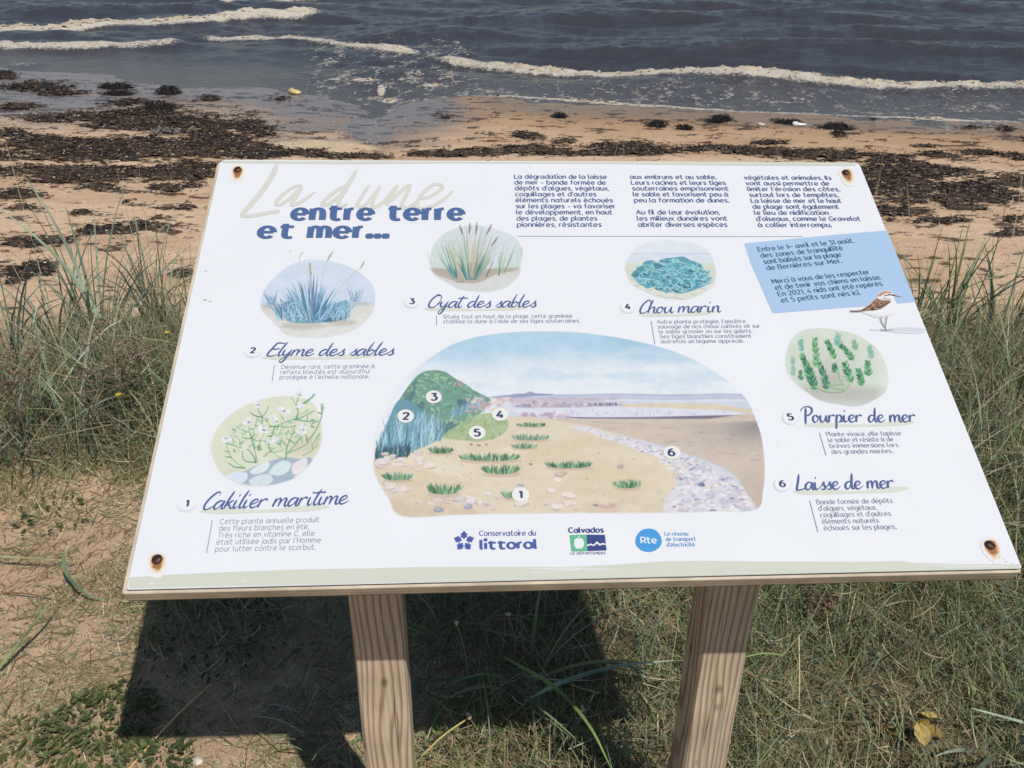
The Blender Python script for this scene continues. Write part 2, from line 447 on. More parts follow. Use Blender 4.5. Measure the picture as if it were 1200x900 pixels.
class Ink:
    def __init__(s): s.v = []; s.f = []; s.c = []; s.n = 0
    def add(s, V, Fc, col):
        s.v.append(V); s.f += [tuple(i + s.n for i in f) for f in Fc]; s.c.append(np.tile(col, (len(V), 1))); s.n += len(V)
    def line(s, text, L, R, xh, col, z, weight=.15, contrast=.85, track=.40, space=.72):
        """text between two pixels, its x-height in metres"""
        a, b = Bp(*L), Bp(*R)
        st, w = text_line(text, track, space, weight > .35 and len(text) > 3)
        ex = (b - a); W = np.linalg.norm(ex); ex /= W; ey = np.array([-ex[1], ex[0]])
        hw = weight * .5
        sx = W / (w + weight); z0 = z; hv = hw * contrast
        for p in st:
            q = p.copy(); q[:, 0] += hw
            # widths in glyph units, horizontals a little thinner
            V, Fc = ribbon(q, hw * xh / sx if sx > 0 else hw, hv, 0)
            X = a + np.outer(V[:, 0] * sx, ex) + np.outer((V[:, 1] + hv) / (1 + 2 * hv) * xh, ey)
            s.add(np.column_stack([X, z0 + V[:, 2]]), Fc, col)
            z0 += 1.3e-6
    def block(s, lines, first, last, col, weight, xh_k=.585, z=.0006, contrast=.85, bslope=None, **kw):
        """paragraph: (text or None, right pixel x); first and last = left end of the first and last baselines"""
        n = len(lines); a, b = np.array(first, float), np.array(last, float)
        A, Bb = Bp(*a), Bp(*b)
        for k, (t, rx) in enumerate(lines):
            if t is None: continue
            q = A + (Bb - A) * (k / max(1, n - 1))
            pit = np.linalg.norm(Bb - A) / max(1, n - 1)
            # back to a pixel
            P = BO + BX * q[0] + BU * q[1]
            u, v = to_px(P)
            # right end on the sheet's own horizontal (or a tilted one)
            d = np.array([1.0, bslope or 0.0]); d /= np.linalg.norm(d)
            lo, hi = 0, 1.2
            for _ in range(40):
                mid = (lo + hi) / 2; Q = q + d * mid
                if to_px(BO + BX * Q[0] + BU * Q[1])[0] < rx: lo = mid
                else: hi = mid
            Q = q + d * lo
            R = to_px(BO + BX * Q[0] + BU * Q[1])
            s.line(t, (u, v), R, pit * xh_k, col, z, weight, contrast, **kw)
    def fan(s, P, col, z):
        """closed outline given in pixels"""
        q = Bp(np.asarray(P)[:, 0], np.asarray(P)[:, 1])
        s.add(np.column_stack([q, np.full(len(q), z)]), [tuple(range(len(q) - 1, -1, -1))], col)
    def bar(s, p0, p1, wid, col, z):
        a, b = Bp(*p0), Bp(*p1); d = b - a; d /= np.linalg.norm(d); nn = np.array([-d[1], d[0]]) * wid / 2
        s.add(np.column_stack([np.array([a + nn, a - nn, b - nn, b + nn]), np.full(4, z)]), [(0, 1, 2, 3)], col)
    def done(s, name, label=None):
        return on_plate(name, np.concatenate(s.v), s.f, np.concatenate(s.c), label)

# orient every face upward is not needed: ink is seen from above and shaded two-sided

# ------------------------------------------------------------------ writing
NAVY = ink((104, 119, 164)); GREY = ink((158, 162, 188)); TITLE = ink((84, 112, 162)); SWASH = ink((222, 225, 213)); HEAD = ink((86, 106, 162)); CALL = ink((76, 98, 142))

k = Ink()
k.block([("La dégradation de la laisse", 711.3), ("de mer – bande formée de", 710.2), ("dépôts d'algues, végétaux,", 714.2), ("coquillages et d'autres", 699.2),
         ("éléments naturels échoués", 718.6), ("sur les plages – va favoriser", 721.5), ("le développement, en haut", 717.9), ("des plages, de plantes", 700.3), ("pionnières, résistantes", 705.4)],
        (602.7, 209.7), (606, 266.2), NAVY, .215)
k.block([("aux embruns et au sable.", 840), ("Leurs racines et leurs tiges", 851), ("souterraines emprisonnent", 854.3), ("le sable et favorisent peu à", 853.9), ("peu la formation de dunes.", 855), (None, 0),
         ("Au fil de leur évolution,", 844), ("les milieux dunaires vont", 852.8), ("abriter diverses espèces", 852.8)], (738.8, 210), (748.3, 266.2), NAVY, .215)
k.block([("végétales et animales. Ils", 975), ("vont aussi permettre de", 972.4), ("limiter l'érosion des côtes,", 984.8), ("surtout lors de tempêtes.", 983), ("La laisse de mer et le haut", 986.7),
         ("de plage sont également", 983.7), ("le lieu de nidification", 971.6), ("d'oiseaux, comme le Gravelot", 1009), ("à collier interrompu.", 975.3)], (872.6, 210.8), (888.8, 266.5), NAVY, .215)
k.bar((606.8, 277.0), (941, 277.4), .0011, ink((170, 175, 192)), .0005)
k.done('introduction_text', 'three columns of small bold blue text')

k = Ink()
k.line("entre terre", (340.5, 259.3), (544.5, 259.3), np.linalg.norm(Bp(440, 243.3) - Bp(440, 259)) * 1.0, TITLE, .0010, weight=.36, contrast=.60, track=.52, space=.85)
k.line("et mer...", (301, 280.3), (455.5, 280.3), np.linalg.norm(Bp(380, 264.5) - Bp(380, 280)) * 1.0, TITLE, .0010, weight=.36, contrast=.60, track=.52, space=.85)
k.done('title_lettering', 'heavy blue title entre terre et mer')

def para(lines, first, last, bar0, bar1, w=.15):
    k.block(lines, first, last, GREY, w)
    k.bar(bar0, bar1, .0011, ink((165, 170, 190)), .0005)
for nm, lines, a, b, c, d in (
    ('sea rocket', [("Cette plante annuelle produit", 373.9), ("des fleurs blanches en été.", 362), ("Très riche en vitamine C, elle", 368.5), ("était utilisée jadis par l'Homme", 375.8), ("pour lutter contre le scorbut.", 369.6)], (257.5, 614.5), (252.1, 646.8), (249, 609.5), (242.2, 648.4)),
    ('lyme grass', [("Devenue rare, cette graminée à", 438.9), ("reflets bleutés est aujourd'hui", 433.1), ("protégée à l'échelle nationale.", 432.8)], (329.5, 432.6), (327.7, 444.7), (321.8, 428.3), (319, 446.6)),
    ('marram', [("Située tout en haut de la plage, cette graminée", 670.9), ("stabilise la dune à l'aide de ses tiges souterraines.", 679.9)], (519.3, 373.5), (519.3, 379.2), (511.6, 369.9), (511.6, 381)),
    ('sea kale', [("Autre plante protégée, l'ancêtre", 874.1), ("sauvage de nos choux cultivés vit sur", 891), ("le sable grossier ou sur les galets.", 881.8), ("Ses tiges blanchies constituaient", 881), ("autrefois un légume apprécié.", 872.2)], (770.3, 379.5), (774.7, 402.6), (763, 376.2), (767.4, 403.7)),
    ('sea sandwort', [("Plante vivace, elle tapisse", 1056.4), ("le sable et résiste à de", 1047.3), ("brèves immersions lors", 1053.2), ("des grandes marées.", 1046.7)], (968.9, 511.7), (975.2, 532.3), (960.2, 507.4), (968, 533.8)),
    ('wrack line', [("Bande formée de dépôts", 1046.6), ("d'algues, végétaux,", 1028.4), ("coquillages et d'autres", 1044.5), ("éléments naturels", 1030.3), ("échoués sur les plages.", 1051)], (957.6, 591.4), (966.1, 622), (948.7, 586.7), (958.5, 623.9))):
    k = Ink(); para(lines, a, b, c, d); k.done('caption_text', 'small grey caption about the ' + nm)

# blue call-out with its tilted text
k = Ink()
k.fan([(872.3, 285.4), (905, 282.2), (960, 277), (1010, 272.6), (1039.5, 270.2), (1048, 291.5), (1060, 322), (1072.6, 354), (1020, 358.6), (960, 363), (906, 367.3), (901, 357), (892, 336), (880, 309)], ink((176, 205, 238)), .00035)
k.block([("Entre le 1   avril et le 31 août,", 1001.5), ("des zones de tranquillité", 988.4), ("sont balisés sur la plage", 986.5), ("de Bernières-sur-Mer.", 987.5)], (889.1, 295.5), (898.9, 317.3), CALL, .215, bslope=.123)
k.block([("Merci à vous de les respecter", 1019.6), ("et de tenir vos chiens en laisse.", 1033.6), ("En 2021, 4 nids ont été repérés", 1034.8), ("et 5 petits sont nés ici.", 1009)], (905.6, 333), (916.2, 355.3), CALL, .215, bslope=.123)
k.line("er", (924.2, 290.4), (930, 289.9), .0026, CALL, .0007, weight=.25)
k.done('notice_box', 'tilted pale blue box of bold text')

# brush-script headings
def SC_():
    S = {}
    S['a'] = ([[(.78, .82), (.5, 1.0), (.16, .75), (.04, .28), (.22, 0), (.5, .22), (.8, .95), (.74, .35), (.84, 0), (1.12, .2)]], 1.0)
    S['d'] = ([[(.74, .8), (.48, .98), (.16, .75), (.04, .28), (.22, 0), (.5, .25), (.78, 1.0), (.92, 2.05)], [(.92, 2.05), (.76, .9), (.74, .3), (.86, 0), (1.12, .2)]], 1.0)
    S['e'] = ([[(.0, .35), (.35, .48), (.66, .75), (.52, 1.0), (.22, .85), (.06, .4), (.24, .02), (.55, .06), (.92, .38)]], .84)
    S['u'] = ([[(.1, 1), (.02, .4), (.16, 0), (.44, .2), (.72, .98)], [(.72, .98), (.66, .35), (.78, 0), (1.05, .2)]], .95)
    S['n'] = ([[(.1, 1), (.04, .5), (.0, 0)], [(.01, .1), (.14, .6), (.4, .98), (.6, .85), (.58, .3), (.7, 0), (.98, .22)]], .88)
    S['m'] = ([[(.1, 1), (.04, .5), (.0, 0)], [(.01, .1), (.14, .6), (.36, .98), (.54, .8), (.5, 0)], [(.51, .1), (.64, .6), (.88, .98), (1.06, .85), (1.04, .3), (1.16, 0), (1.42, .22)]], 1.32)
    S['l'] = ([[(.36, 2.15), (.14, 1.2), (.04, .4), (.14, 0), (.42, .22)]], .4)
    S['y'] = ([[(.1, 1), (.04, .45), (.2, .1), (.48, .3), (.76, 1)], [(.76, 1), (.6, .1), (.44, -.7), (.22, -1.0), (.04, -.75), (.3, -.25), (.98, .3)]], .92)
    S['s'] = ([[(-.05, .15), (.3, .6), (.5, 1.0), (.48, .7), (.6, .3), (.4, 0), (.1, .1)], [(.4, 0), (.7, .2)]], .66)
    S['b'] = ([[(.32, 2.1), (.1, 1.1), (.04, .35), (.2, 0), (.5, .2), (.6, .6), (.4, .9), (.16, .6)], [(.55, .75), (.9, .7)]], .8)
    S['t'] = ([[(.36, 1.9), (.14, 1.0), (.06, .35), (.2, 0), (.5, .22)], [(-.22, 1.45), (.3, 1.55), (.85, 1.5)]], .5)
    S['o'] = ([[(.5, .98), (.2, .85), (.04, .4), (.2, 0), (.5, .15), (.64, .6), (.48, 1.0), (.6, .75), (.92, .8)]], .84)
    S['r'] = ([[(.1, 1), (.04, .5), (0, 0)], [(.02, .2), (.16, .7), (.40, 1.0), (.58, .93), (.6, .8)]], .80)
    S['i'] = ([[(.1, 1), (.03, .4), (.14, 0), (.42, .22)], [(.16, 1.42), (.20, 1.55), (.26, 1.68)]], .52)
    S['p'] = ([[(.14, 1.1), (.0, 0), (-.1, -.95)], [(.0, 0), (.12, .6), (.4, 1.0), (.64, .75), (.55, .2), (.25, .02)], [(.3, .02), (.7, .1), (.9, .3)]], .84)
    S['k'] = ([[(.34, 2.1), (.12, 1.0), (0, 0)], [(.62, 1.0), (.1, .5), (.36, .42), (.6, .02), (.86, .2)]], .78)
    S['h'] = ([[(.36, 2.1), (.12, 1.0), (0, 0)], [(.02, .15), (.18, .65), (.44, .98), (.62, .82), (.6, .3), (.72, 0), (1.0, .22)]], .88)
    S['E'] = ([[(1.3, 1.95), (.8, 2.05), (.42, 1.95), (.2, 1.2), (.0, .4), (.1, .04), (.5, .0), (.95, .25)], [(.22, 1.1), (.6, 1.08), (.95, 1.18)]], 1.05)
    S['O'] = ([[(.95, 1.95), (.5, 1.9), (.1, 1.1), (.06, .35), (.4, 0), (.85, .35), (1.15, 1.2), (1.05, 1.9), (.7, 2.1), (.42, 1.85)], [(1.0, .5), (1.2, .9)]], 1.26)
    S['C'] = ([[(1.1, 1.6), (1.05, 2.0), (.75, 2.0), (.3, 1.3), (.1, .5), (.25, .02), (.6, .08), (1.05, .5)]], .98)
    S['L'] = ([[(.42, 2.1), (.28, 1.2), (.04, .1), (.3, .0), (.7, .12), (1.0, .2)]], .95)
    S['P'] = ([[(.5, 2.0), (.4, 1.0), (.3, -.25)], [(-.1, 1.5), (.1, 1.95), (.6, 2.2), (1.1, 2.0), (1.1, 1.4), (.75, 1.0), (.45, .9)]], 1.1)
    return S
SCRIPT = SC_()

def script(ink_, s, L, R, asc_px, col, w, z, slant=.28, asc=2.1, space=.55, tail=.3):
    x = 0; st = []
    for ch in s:
        if ch == ' ': x += space; continue
        ss, a = SCRIPT[ch]
        for p in ss:
            q = np.array(p, float); q[:, 0] += x + q[:, 1] * slant
            st.append(q)
        x += a
    x0 = min(q[:, 0].min() for q in st); x1 = max(q[:, 0].max() for q in st)
    a, b = Bp(*L), Bp(*R); ex = b - a; W = np.linalg.norm(ex); ex /= W; ey = np.array([-ex[1], ex[0]])
    mid = np.array([(L[0] + R[0]) / 2, (L[1] + R[1]) / 2])
    h = np.linalg.norm(Bp(mid[0], mid[1]) - Bp(mid[0], mid[1] - asc_px))
    sx = W / (x1 - x0); sy = h / asc
    for q in st:
        c = catmull(q, 7)
        c = np.column_stack([(c[:, 0] - x0) * sx, c[:, 1] * sy])
        n = len(c); t = np.linspace(0, 1, n)
        T = np.gradient(c, axis=0); dn = np.clip(-T[:, 1] / (np.linalg.norm(T, axis=1) + 1e-9), -1, 1)
        ww = w * (.78 + .32 * np.convolve(np.pad(dn, 3, 'edge'), np.ones(7) / 7, 'valid')) * np.minimum(1, .45 + 5 * np.minimum(t, 1 - t))
        V, Fc = ribbon(c, ww, ww, 0)
        X = a + np.outer(V[:, 0], ex) + np.outer(V[:, 1], ey)
        ink_.add(np.column_stack([X, z + V[:, 2]]), Fc, col); z += 3e-6

def swash(k, p0, p1, th):
    """brushed beige underline between two pixels"""
    n = 14; t = np.linspace(0, 1, n)
    bow = 1.6 * np.sin(pi * t)
    x = p0[0] + (p1[0] - p0[0]) * t; y = p0[1] + (p1[1] - p0[1]) * t + bow
    up = th * (.35 + .25 * np.sin(t * 9)) * np.minimum(1, .35 + 6 * np.minimum(t, 1 - t)); dn = th * (.5 + .1 * np.cos(t * 7)) * np.minimum(1, .3 + 6 * np.minimum(t, 1 - t))
    k.fan(np.vstack([np.column_stack([x, y - up]), np.column_stack([x, y + dn])[::-1]]), SWASH, .0003)

for s, L, R, asc, p0, p1, th in (
    ("Cakilier maritime", (239.3, 597.5), (408.9, 590.5), 20, (234.5, 599.2), (386, 593.8), 6.5),
    ("Elyme des sables", (313.7, 417.6), (461.6, 416.4), 15.5, (306.7, 419), (440, 416.5), 4.6),
    ("Oyat des sables", (502.6, 360.9), (628.7, 360.1), 15, (496.8, 362), (618.5, 360.5), 4),
    ("Chou marin", (750.9, 367.4), (846, 366), 15.2, (748.6, 369), (839, 365.5), 4.4),
    ("Pourpier de mer", (941.5, 495), (1073.7, 494.8), 16.8, (942.5, 498), (1071.9, 495), 5),
    ("Laisse de mer", (934, 574.6), (1048.3, 572.2), 18, (931, 576.6), (1066, 572.4), 6)):
    k = Ink(); swash(k, p0, p1, th)
    script(k, s, L, R, asc, HEAD, .00112, .0008, slant=.22 if L[0] < 900 else .12)
    k.done('heading_lettering', 'blue brush script heading ' + s)

# "La dune" in wide pale brush strokes, drawn over the pixels of the photograph
k = Ink()
PALE = ink((219, 220, 211))
zz = .0004
def brush(pts, w, cols=None):
    global zz
    p = catmull(np.asarray(pts, float) / 4 + (260, 180), 8)
    q = Bp(p[:, 0], p[:, 1]); n = len(q); t = np.linspace(0, 1, n)
    ww = 1.45 * w * np.minimum(1, .5 + 6 * np.minimum(t, 1 - t)) * (.88 + .2 * fbm(t * 6, t * 0 + w * 999, 3))
    V, Fc = ribbon(q, ww, ww, 0); V[:, 2] += zz; zz += 4e-6
    k.add(V, Fc, PALE)
brush([(258, 52), (240, 95), (200, 160), (140, 235), (88, 290)], .0030)
brush([(88, 290), (120, 294), (180, 286), (230, 276), (275, 270)], .0026)
brush([(378, 150), (350, 152), (305, 178), (265, 215), (256, 238), (275, 240), (320, 210), (372, 160), (350, 200), (328, 236), (345, 240), (390, 215), (438, 180)], .0022)
brush([(590, 158), (560, 162), (510, 195), (474, 232), (480, 244), (510, 232), (560, 190), (600, 130), (632, 76)], .0024)
brush([(632, 76), (598, 140), (560, 205), (545, 245), (560, 252), (590, 235)], .0024)
brush([(690, 150), (660, 195), (636, 240), (650, 252), (690, 225), (742, 152)], .0022)
brush([(742, 152), (715, 205), (705, 245), (725, 250), (770, 215), (810, 160)], .0022)
brush([(822, 148), (800, 190), (770, 245)], .0024)
brush([(772, 240), (810, 205), (860, 160), (880, 152), (870, 185), (846, 235), (855, 256), (890, 245), (940, 205)], .0023)
brush([(925, 215), (980, 200), (1030, 165), (1020, 145), (985, 150), (935, 195), (915, 240), (935, 258), (985, 248), (1040, 215), (1085, 175)], .0022)
k.done('script_lettering', 'pale beige brush lettering La dune')

# number badges
def badge(k, cx, cy, rx, ry, ch, z, halo=True, h=8.5):
    el = lambda a, b, dx=0, dy=0: [(cx + dx + a * cos(t), cy + dy + b * sin(t)) for t in np.linspace(0, 2 * pi, 28, endpoint=False)]
    if halo:
        for j, (e, c) in enumerate(((1.16, (238, 240, 246)), (1.09, (231, 234, 242)), (1.02, (222, 227, 238)))):
            k.fan(el(rx * e, ry * e, .2, .9), ink(c), z - .00018 + j * .00004)
    k.fan(el(rx, ry), ink((240, 242, 247)) if halo else ink((238, 238, 234)), z)
    st, w = text_line(ch)
    wpx = h * (.62 if ch == '1' else .92)
    xh = np.linalg.norm(Bp(cx, cy - h / 2) - Bp(cx, cy + h / 2)) / 1.4
    k.line(ch, (cx - wpx / 2, cy + h / 2 - .2), (cx + wpx / 2, cy + h / 2 - .2), xh, ink((60, 76, 118)), z + .0002, weight=.36, contrast=.75)
for cx, cy, rx, ry, ch in ((218.6, 590.3, 10, 8, '1'), (295.9, 411, 9.2, 7, '2'), (482.5, 353.5, 8.3, 6.2, '3'), (736.1, 359.6, 8.2, 6.4, '4'), (926.8, 489, 9, 7.2, '5'), (917.4, 567.2, 9.6, 7.8, '6')):
    k = Ink(); badge(k, cx, cy, rx, ry, ch, .0007, h=8.8 if cy > 450 else 7.6); k.done('number_badge')
for cx, cy, rx, ry, ch in ((610, 580, 10.3, 8.6, '1'), (475.4, 488, 9.6, 7.8, '2'), (508.2, 465.5, 9.4, 7.6, '3'), (586, 486, 9.4, 7.6, '4'), (559, 507.4, 9.8, 7.9, '5'), (787.2, 530.6, 10, 7.8, '6')):
    k = Ink(); badge(k, cx, cy, rx, ry, ch, .0009, halo=False, h=10); k.done('number_badge')

# logos
k = Ink(); BL = ink((78, 98, 170))
for j in range(5):
    a0 = radians(-90 + 72 * j); P = []
    prof = [(.18, 0), (.34, .13), (.42, .30), (.56, .22), (.62, .36), (.78, .20), (1.0, 0)]
    for r, o in prof: P.append((r, o))
    for r, o in prof[-2:0:-1]: P.append((r, -o))
    rx, ry = 12.6, 12.2
    k.fan([(543.8 + rx * (r * cos(a0) - o * sin(a0)), 634.4 + ry * (r * sin(a0) + o * cos(a0))) for r, o in P], BL, .0005)
k.line("Conservatoire du", (561.7, 628.4), (628, 628), np.linalg.norm(Bp(590, 623.6) - Bp(590, 628.4)), BL, .0006, weight=.19)
k.line("littoral", (562.2, 644.6), (630.7, 643.6), np.linalg.norm(Bp(590, 634.6) - Bp(590, 644.6)) * .92, BL, .0006, weight=.36, contrast=.8)
k.done('coast_agency_logo', 'blue five-leaf star beside the word littoral')
k = Ink(); DB = ink((62, 78, 140))
k.line("Calvados", (666.2, 625), (707.8, 624.6), np.linalg.norm(Bp(690, 619.8) - Bp(690, 625)), DB, .0006, weight=.3)
k.fan([(667.4, 627.2), (687.4, 626.7), (688.3, 646), (669.7, 646.4)], ink((104, 190, 150)), .0005)
k.fan([(687.6, 626.7), (708.8, 626.9), (710.8, 645.2), (688.5, 646)], DB, .0005)
k.fan([(672.6, 637), (673.2, 632.8), (675.6, 630.8), (678, 631.6), (680.6, 630.8), (683.2, 632.6), (684.4, 637), (683.6, 641), (680.6, 643.6), (678.2, 642.8), (675.8, 643.4), (673.4, 640.8)], ink((240, 243, 246)), .00062)
k.fan([(678, 631), (677.2, 628.6), (678.6, 628.4), (679, 631)], ink((240, 243, 246)), .00062)
k.fan([(687.8, 638.6), (692, 637.2), (695.6, 638.6), (699.4, 634.6), (703, 637.6), (706, 636.4), (709.6, 637.4), (709.8, 639), (705.6, 638.4), (702.6, 639.8), (699.6, 637.2), (695.8, 640.4), (692, 639), (687.9, 640.4)], ink((240, 243, 246)), .00062)
k.line("LE DÉPARTEMENT", (669, 650.2), (710.2, 649.8), np.linalg.norm(Bp(690, 647.1) - Bp(690, 650.2)) / 1.4, DB, .0006, weight=.2, track=.5)
k.done('department_logo', 'green and blue square logo with an apple')
k = Ink(); RB = ink((76, 160, 226))
k.fan([(760 + (15.4 + .5 * sin(3 * t)) * cos(t), 633.3 + 13.8 * sin(t)) for t in np.linspace(0, 2 * pi, 40, endpoint=False)], RB, .0005)
k.line("Rte", (751, 637.4), (770, 637.2), np.linalg.norm(Bp(760, 630.4) - Bp(760, 637.4)) * .86, ink((244, 247, 250)), .0007, weight=.24)
for s, a, b in (("Le réseau", (779.2, 628), (806.8, 627.8)), ("de transport", (780.5, 634.4), (815.7, 634)), ("d'électricité", (781.5, 641), (814.4, 640.6))):
    k.line(s, a, b, np.linalg.norm(Bp(800, 624.2) - Bp(800, 628)) * .92, RB, .0006, weight=.17)
k.done('grid_operator_logo', 'round bright blue logo with white letters')

# beige brushed bands along the bottom and top edges of the sheet
k = Ink(); BAND = ink((214, 218, 204))
top = [(151, 677), (200, 673.6), (280, 670), (360, 667.2), (430, 666.2), (500, 664.4), (580, 664.2), (660, 664.6), (720, 662), (770, 658.2), (820, 657.2), (880, 658), (940, 658.2), (1000, 658.6), (1058, 657.6), (1066, 659.4), (1110, 660.6), (1195, 661.6)]
bot = [(x, 690 + (667 - 690) * (x - 148) / (1198.5 - 148) - .5) for x, y in top]
for i in range(len(top) - 1):
    q = Bp(np.array([top[i][0], top[i + 1][0], bot[i + 1][0], bot[i][0]]), np.array([top[i][1], top[i + 1][1], bot[i + 1][1], bot[i][1]]))
    k.add(np.column_stack([q, np.full(4, .0003)]), [(0, 1, 2, 3)], BAND)
k.done('brushed_border', 'pale green brushed band along the lower edge')
k = Ink()
tp = [(262, 188.6), (400, 189), (520, 189.4), (700, 190), (860, 190.4), (1000, 190.6)]
bt = [(260, 191.0), (400, 192.6), (520, 191.4), (700, 192.0), (860, 194.2), (1004, 194.4)]
for i in range(len(tp) - 1):
    q = Bp(np.array([tp[i][0], tp[i + 1][0], bt[i + 1][0], bt[i][0]]), np.array([tp[i][1], tp[i + 1][1], bt[i + 1][1], bt[i][1]]))
    k.add(np.column_stack([q, np.full(4, .0003)]), [(0, 1, 2, 3)], BAND)
k.done('brushed_border', 'thin pale green band along the upper edge')
for x0, x1, y, th in ((608, 724, 666.6, .9), (640, 716, 668.8, .8), (655, 690, 668, 1.2), (622, 640, 671.2, .8), (1066, 1180, 662.6, .8), (1090, 1194, 664.6, .9), (174, 181, 684, 1.2), (282, 288, 681.4, 1)):
    k = Ink(); t = np.linspace(0, 1, 8)
    xx = x0 + (x1 - x0) * t; yy = y - (x1 - x0) * t * .004 + .3 * np.sin(t * 9); h = th * np.minimum(1, .2 + 4 * np.minimum(t, 1 - t)) / 2
    k.fan(np.vstack([np.column_stack([xx, yy - h]), np.column_stack([xx, yy + h])[::-1]]), ink((240, 241, 243)), .0005); k.done('brush_mark')
for (x, y, w, h) in ((212.5, 598.5, 3, 1.0), (216, 596, 2, .7), (240, 351.8, 5, 1), (246, 353.6, 3, .8), (241, 318, 3, .6), (1171, 654, 1.2, 1), (1176, 655.6, 2, .7), (1179, 658.8, 2.6, .8), (1186, 660.6, 2, .5), (911, 522, .9, .9), (340.5, 294.6, .9, 1.6), (620, 195, 1, .6)):
    k = Ink(); k.fan([(x + w * .5 * cos(t) * (1 + .4 * sin(3 * t + x)), y + h * .6 * sin(t) - .4 * cos(t)) for t in np.linspace(0, 2 * pi, 10, endpoint=False)], ink((165, 160, 155)), .00045); k.done('scuff_mark')
# ------------------------------------------------------------------ watercolour pictures, painted in numpy and laid on fine meshes
class Art:
    def __init__(s, x0, y0, x1, y1, res=1.6):
        s.x0, s.y0, s.res = x0, y0, res
        s.w = int((x1 - x0) * res) + 1; s.h = int((y1 - y0) * res) + 1
        s.X, s.Y = np.meshgrid(x0 + np.arange(s.w) / res, y0 + np.arange(s.h) / res)
        s.rgb = np.empty((s.h, s.w, 3)); s.rgb[:] = (240, 242, 248)
        s.a = np.zeros((s.h, s.w))
        s.clip = None
    def win(s, x0, y0, x1, y1):
        i0 = max(0, int((x0 - s.x0) * s.res)); i1 = min(s.w, int((x1 - s.x0) * s.res) + 2)
        j0 = max(0, int((y0 - s.y0) * s.res)); j1 = min(s.h, int((y1 - s.y0) * s.res) + 2)
        return (slice(j0, max(j0, j1)), slice(i0, max(i0, i1)))
    def put(s, w, m, col, free=False):
        if s.clip is not None and not free: m = m * s.clip[w]
        col = np.asarray(col, float)
        s.rgb[w] += (col - s.rgb[w]) * m[..., None]
        s.a[w] = np.maximum(s.a[w], m)
    def poly_mask(s, P, soft=.7, pad=2):
        P = np.asarray(P, float)
        w = s.win(P[:, 0].min() - pad, P[:, 1].min() - pad, P[:, 0].max() + pad, P[:, 1].max() + pad)
        X, Y = s.X[w], s.Y[w]
        ins = np.zeros(X.shape, bool); d2 = np.full(X.shape, 1e9)
        Q = np.roll(P, -1, 0)
        for (xa, ya), (xb, yb) in zip(P, Q):
            dx, dy = xb - xa, yb - ya
            L = dx * dx + dy * dy + 1e-9
            t = np.clip(((X - xa) * dx + (Y - ya) * dy) / L, 0, 1)
            d2 = np.minimum(d2, (X - xa - t * dx) ** 2 + (Y - ya - t * dy) ** 2)
            if ya != yb:
                ins ^= ((ya > Y) != (yb > Y)) & (X < dx * (Y - ya) / dy + xa)
        d = np.sqrt(d2)
        return w, np.clip(np.where(ins, d, -d) / soft + .5, 0, 1)
    def poly(s, P, col, a=1, soft=.7, free=False):
        w, m = s.poly_mask(P, soft); s.put(w, m * a, col, free)
    def stroke(s, P, w0, w1, col, a=1, soft=.6, free=False, n=5, smooth=True, wm=None):
        P = catmull(P, n) if smooth and len(P) > 2 else np.asarray(P, float)
        pad = max(w0, w1, wm or 0) + 1
        w = s.win(P[:, 0].min() - pad, P[:, 1].min() - pad, P[:, 0].max() + pad, P[:, 1].max() + pad)
        X, Y = s.X[w], s.Y[w]
        best = np.full(X.shape, -1e9); k = len(P) - 1
        if X.size == 0: return
        for i in range(k):
            xa, ya = P[i]; xb, yb = P[i + 1]
            dx, dy = xb - xa, yb - ya; L = dx * dx + dy * dy + 1e-9
            t = np.clip(((X - xa) * dx + (Y - ya) * dy) / L, 0, 1)
            d = np.sqrt((X - xa - t * dx) ** 2 + (Y - ya - t * dy) ** 2)
            g = (i + t) / k
            ww = w0 + (w1 - w0) * g
            if wm is not None: ww = np.where(g < .5, w0 + (wm - w0) * g * 2, wm + (w1 - wm) * (g - .5) * 2)
            best = np.maximum(best, ww / 2 - d)
        s.put(w, np.clip(best / soft + .5, 0, 1) * a, col, free)
    def ell(s, cx, cy, rx, ry, col, a=1, soft=.7, rot=0, free=False, wob=0, seed=0):
        t = np.linspace(0, 2 * pi, 22, endpoint=False)
        r = 1 + wob * np.sin(2 * t + seed) + wob * .6 * np.sin(3 * t + 2.3 * seed)
        x = rx * r * np.cos(t); y = ry * r * np.sin(t); c, q = cos(rot), sin(rot)
        s.poly(np.column_stack([cx + x * c - y * q, cy + x * q + y * c]), col, a, soft, free)
    def wash(s, col, fn, a=1):
        w = (slice(None), slice(None)); s.put(w, np.clip(fn, 0, 1) * a, col)
    def grain(s, amp=5, sc=.35, seed=3):
        n = fbm(s.X * sc, s.Y * sc * 1.4, 4, seed) - .5
        n2 = fbm(s.X * sc * .2, s.Y * sc * .3, 3, seed + 9) - .5
        s.rgb += ((n * amp * 2 + n2 * amp * 2.2) * np.minimum(1, s.a * 1.0))[..., None]
    def done(s, name, label, z=.0003, fade=.08):
        q = Bp(s.X.ravel(), s.Y.ravel())
        V = np.column_stack([q, np.full(len(q), z)])
        idx = np.arange(s.w * s.h).reshape(s.h, s.w)
        Fq = np.stack([idx[:-1, :-1], idx[1:, :-1], idx[1:, 1:], idx[:-1, 1:]], -1).reshape(-1, 4)
        keep = s.a.ravel()[Fq].max(1) > .02
        Fq = Fq[keep]
        used = np.unique(Fq); re = np.full(len(V), -1); re[used] = np.arange(len(used))
        g = s.rgb.reshape(-1, 3)[used]; g = g + (g.mean(1, keepdims=True) - g) * fade; g = g + (np.array((240, 242, 248)) - g) * fade
        col = ink(np.clip(g, 0, 255))
        return on_plate(name, V[used], re[Fq], col, label)

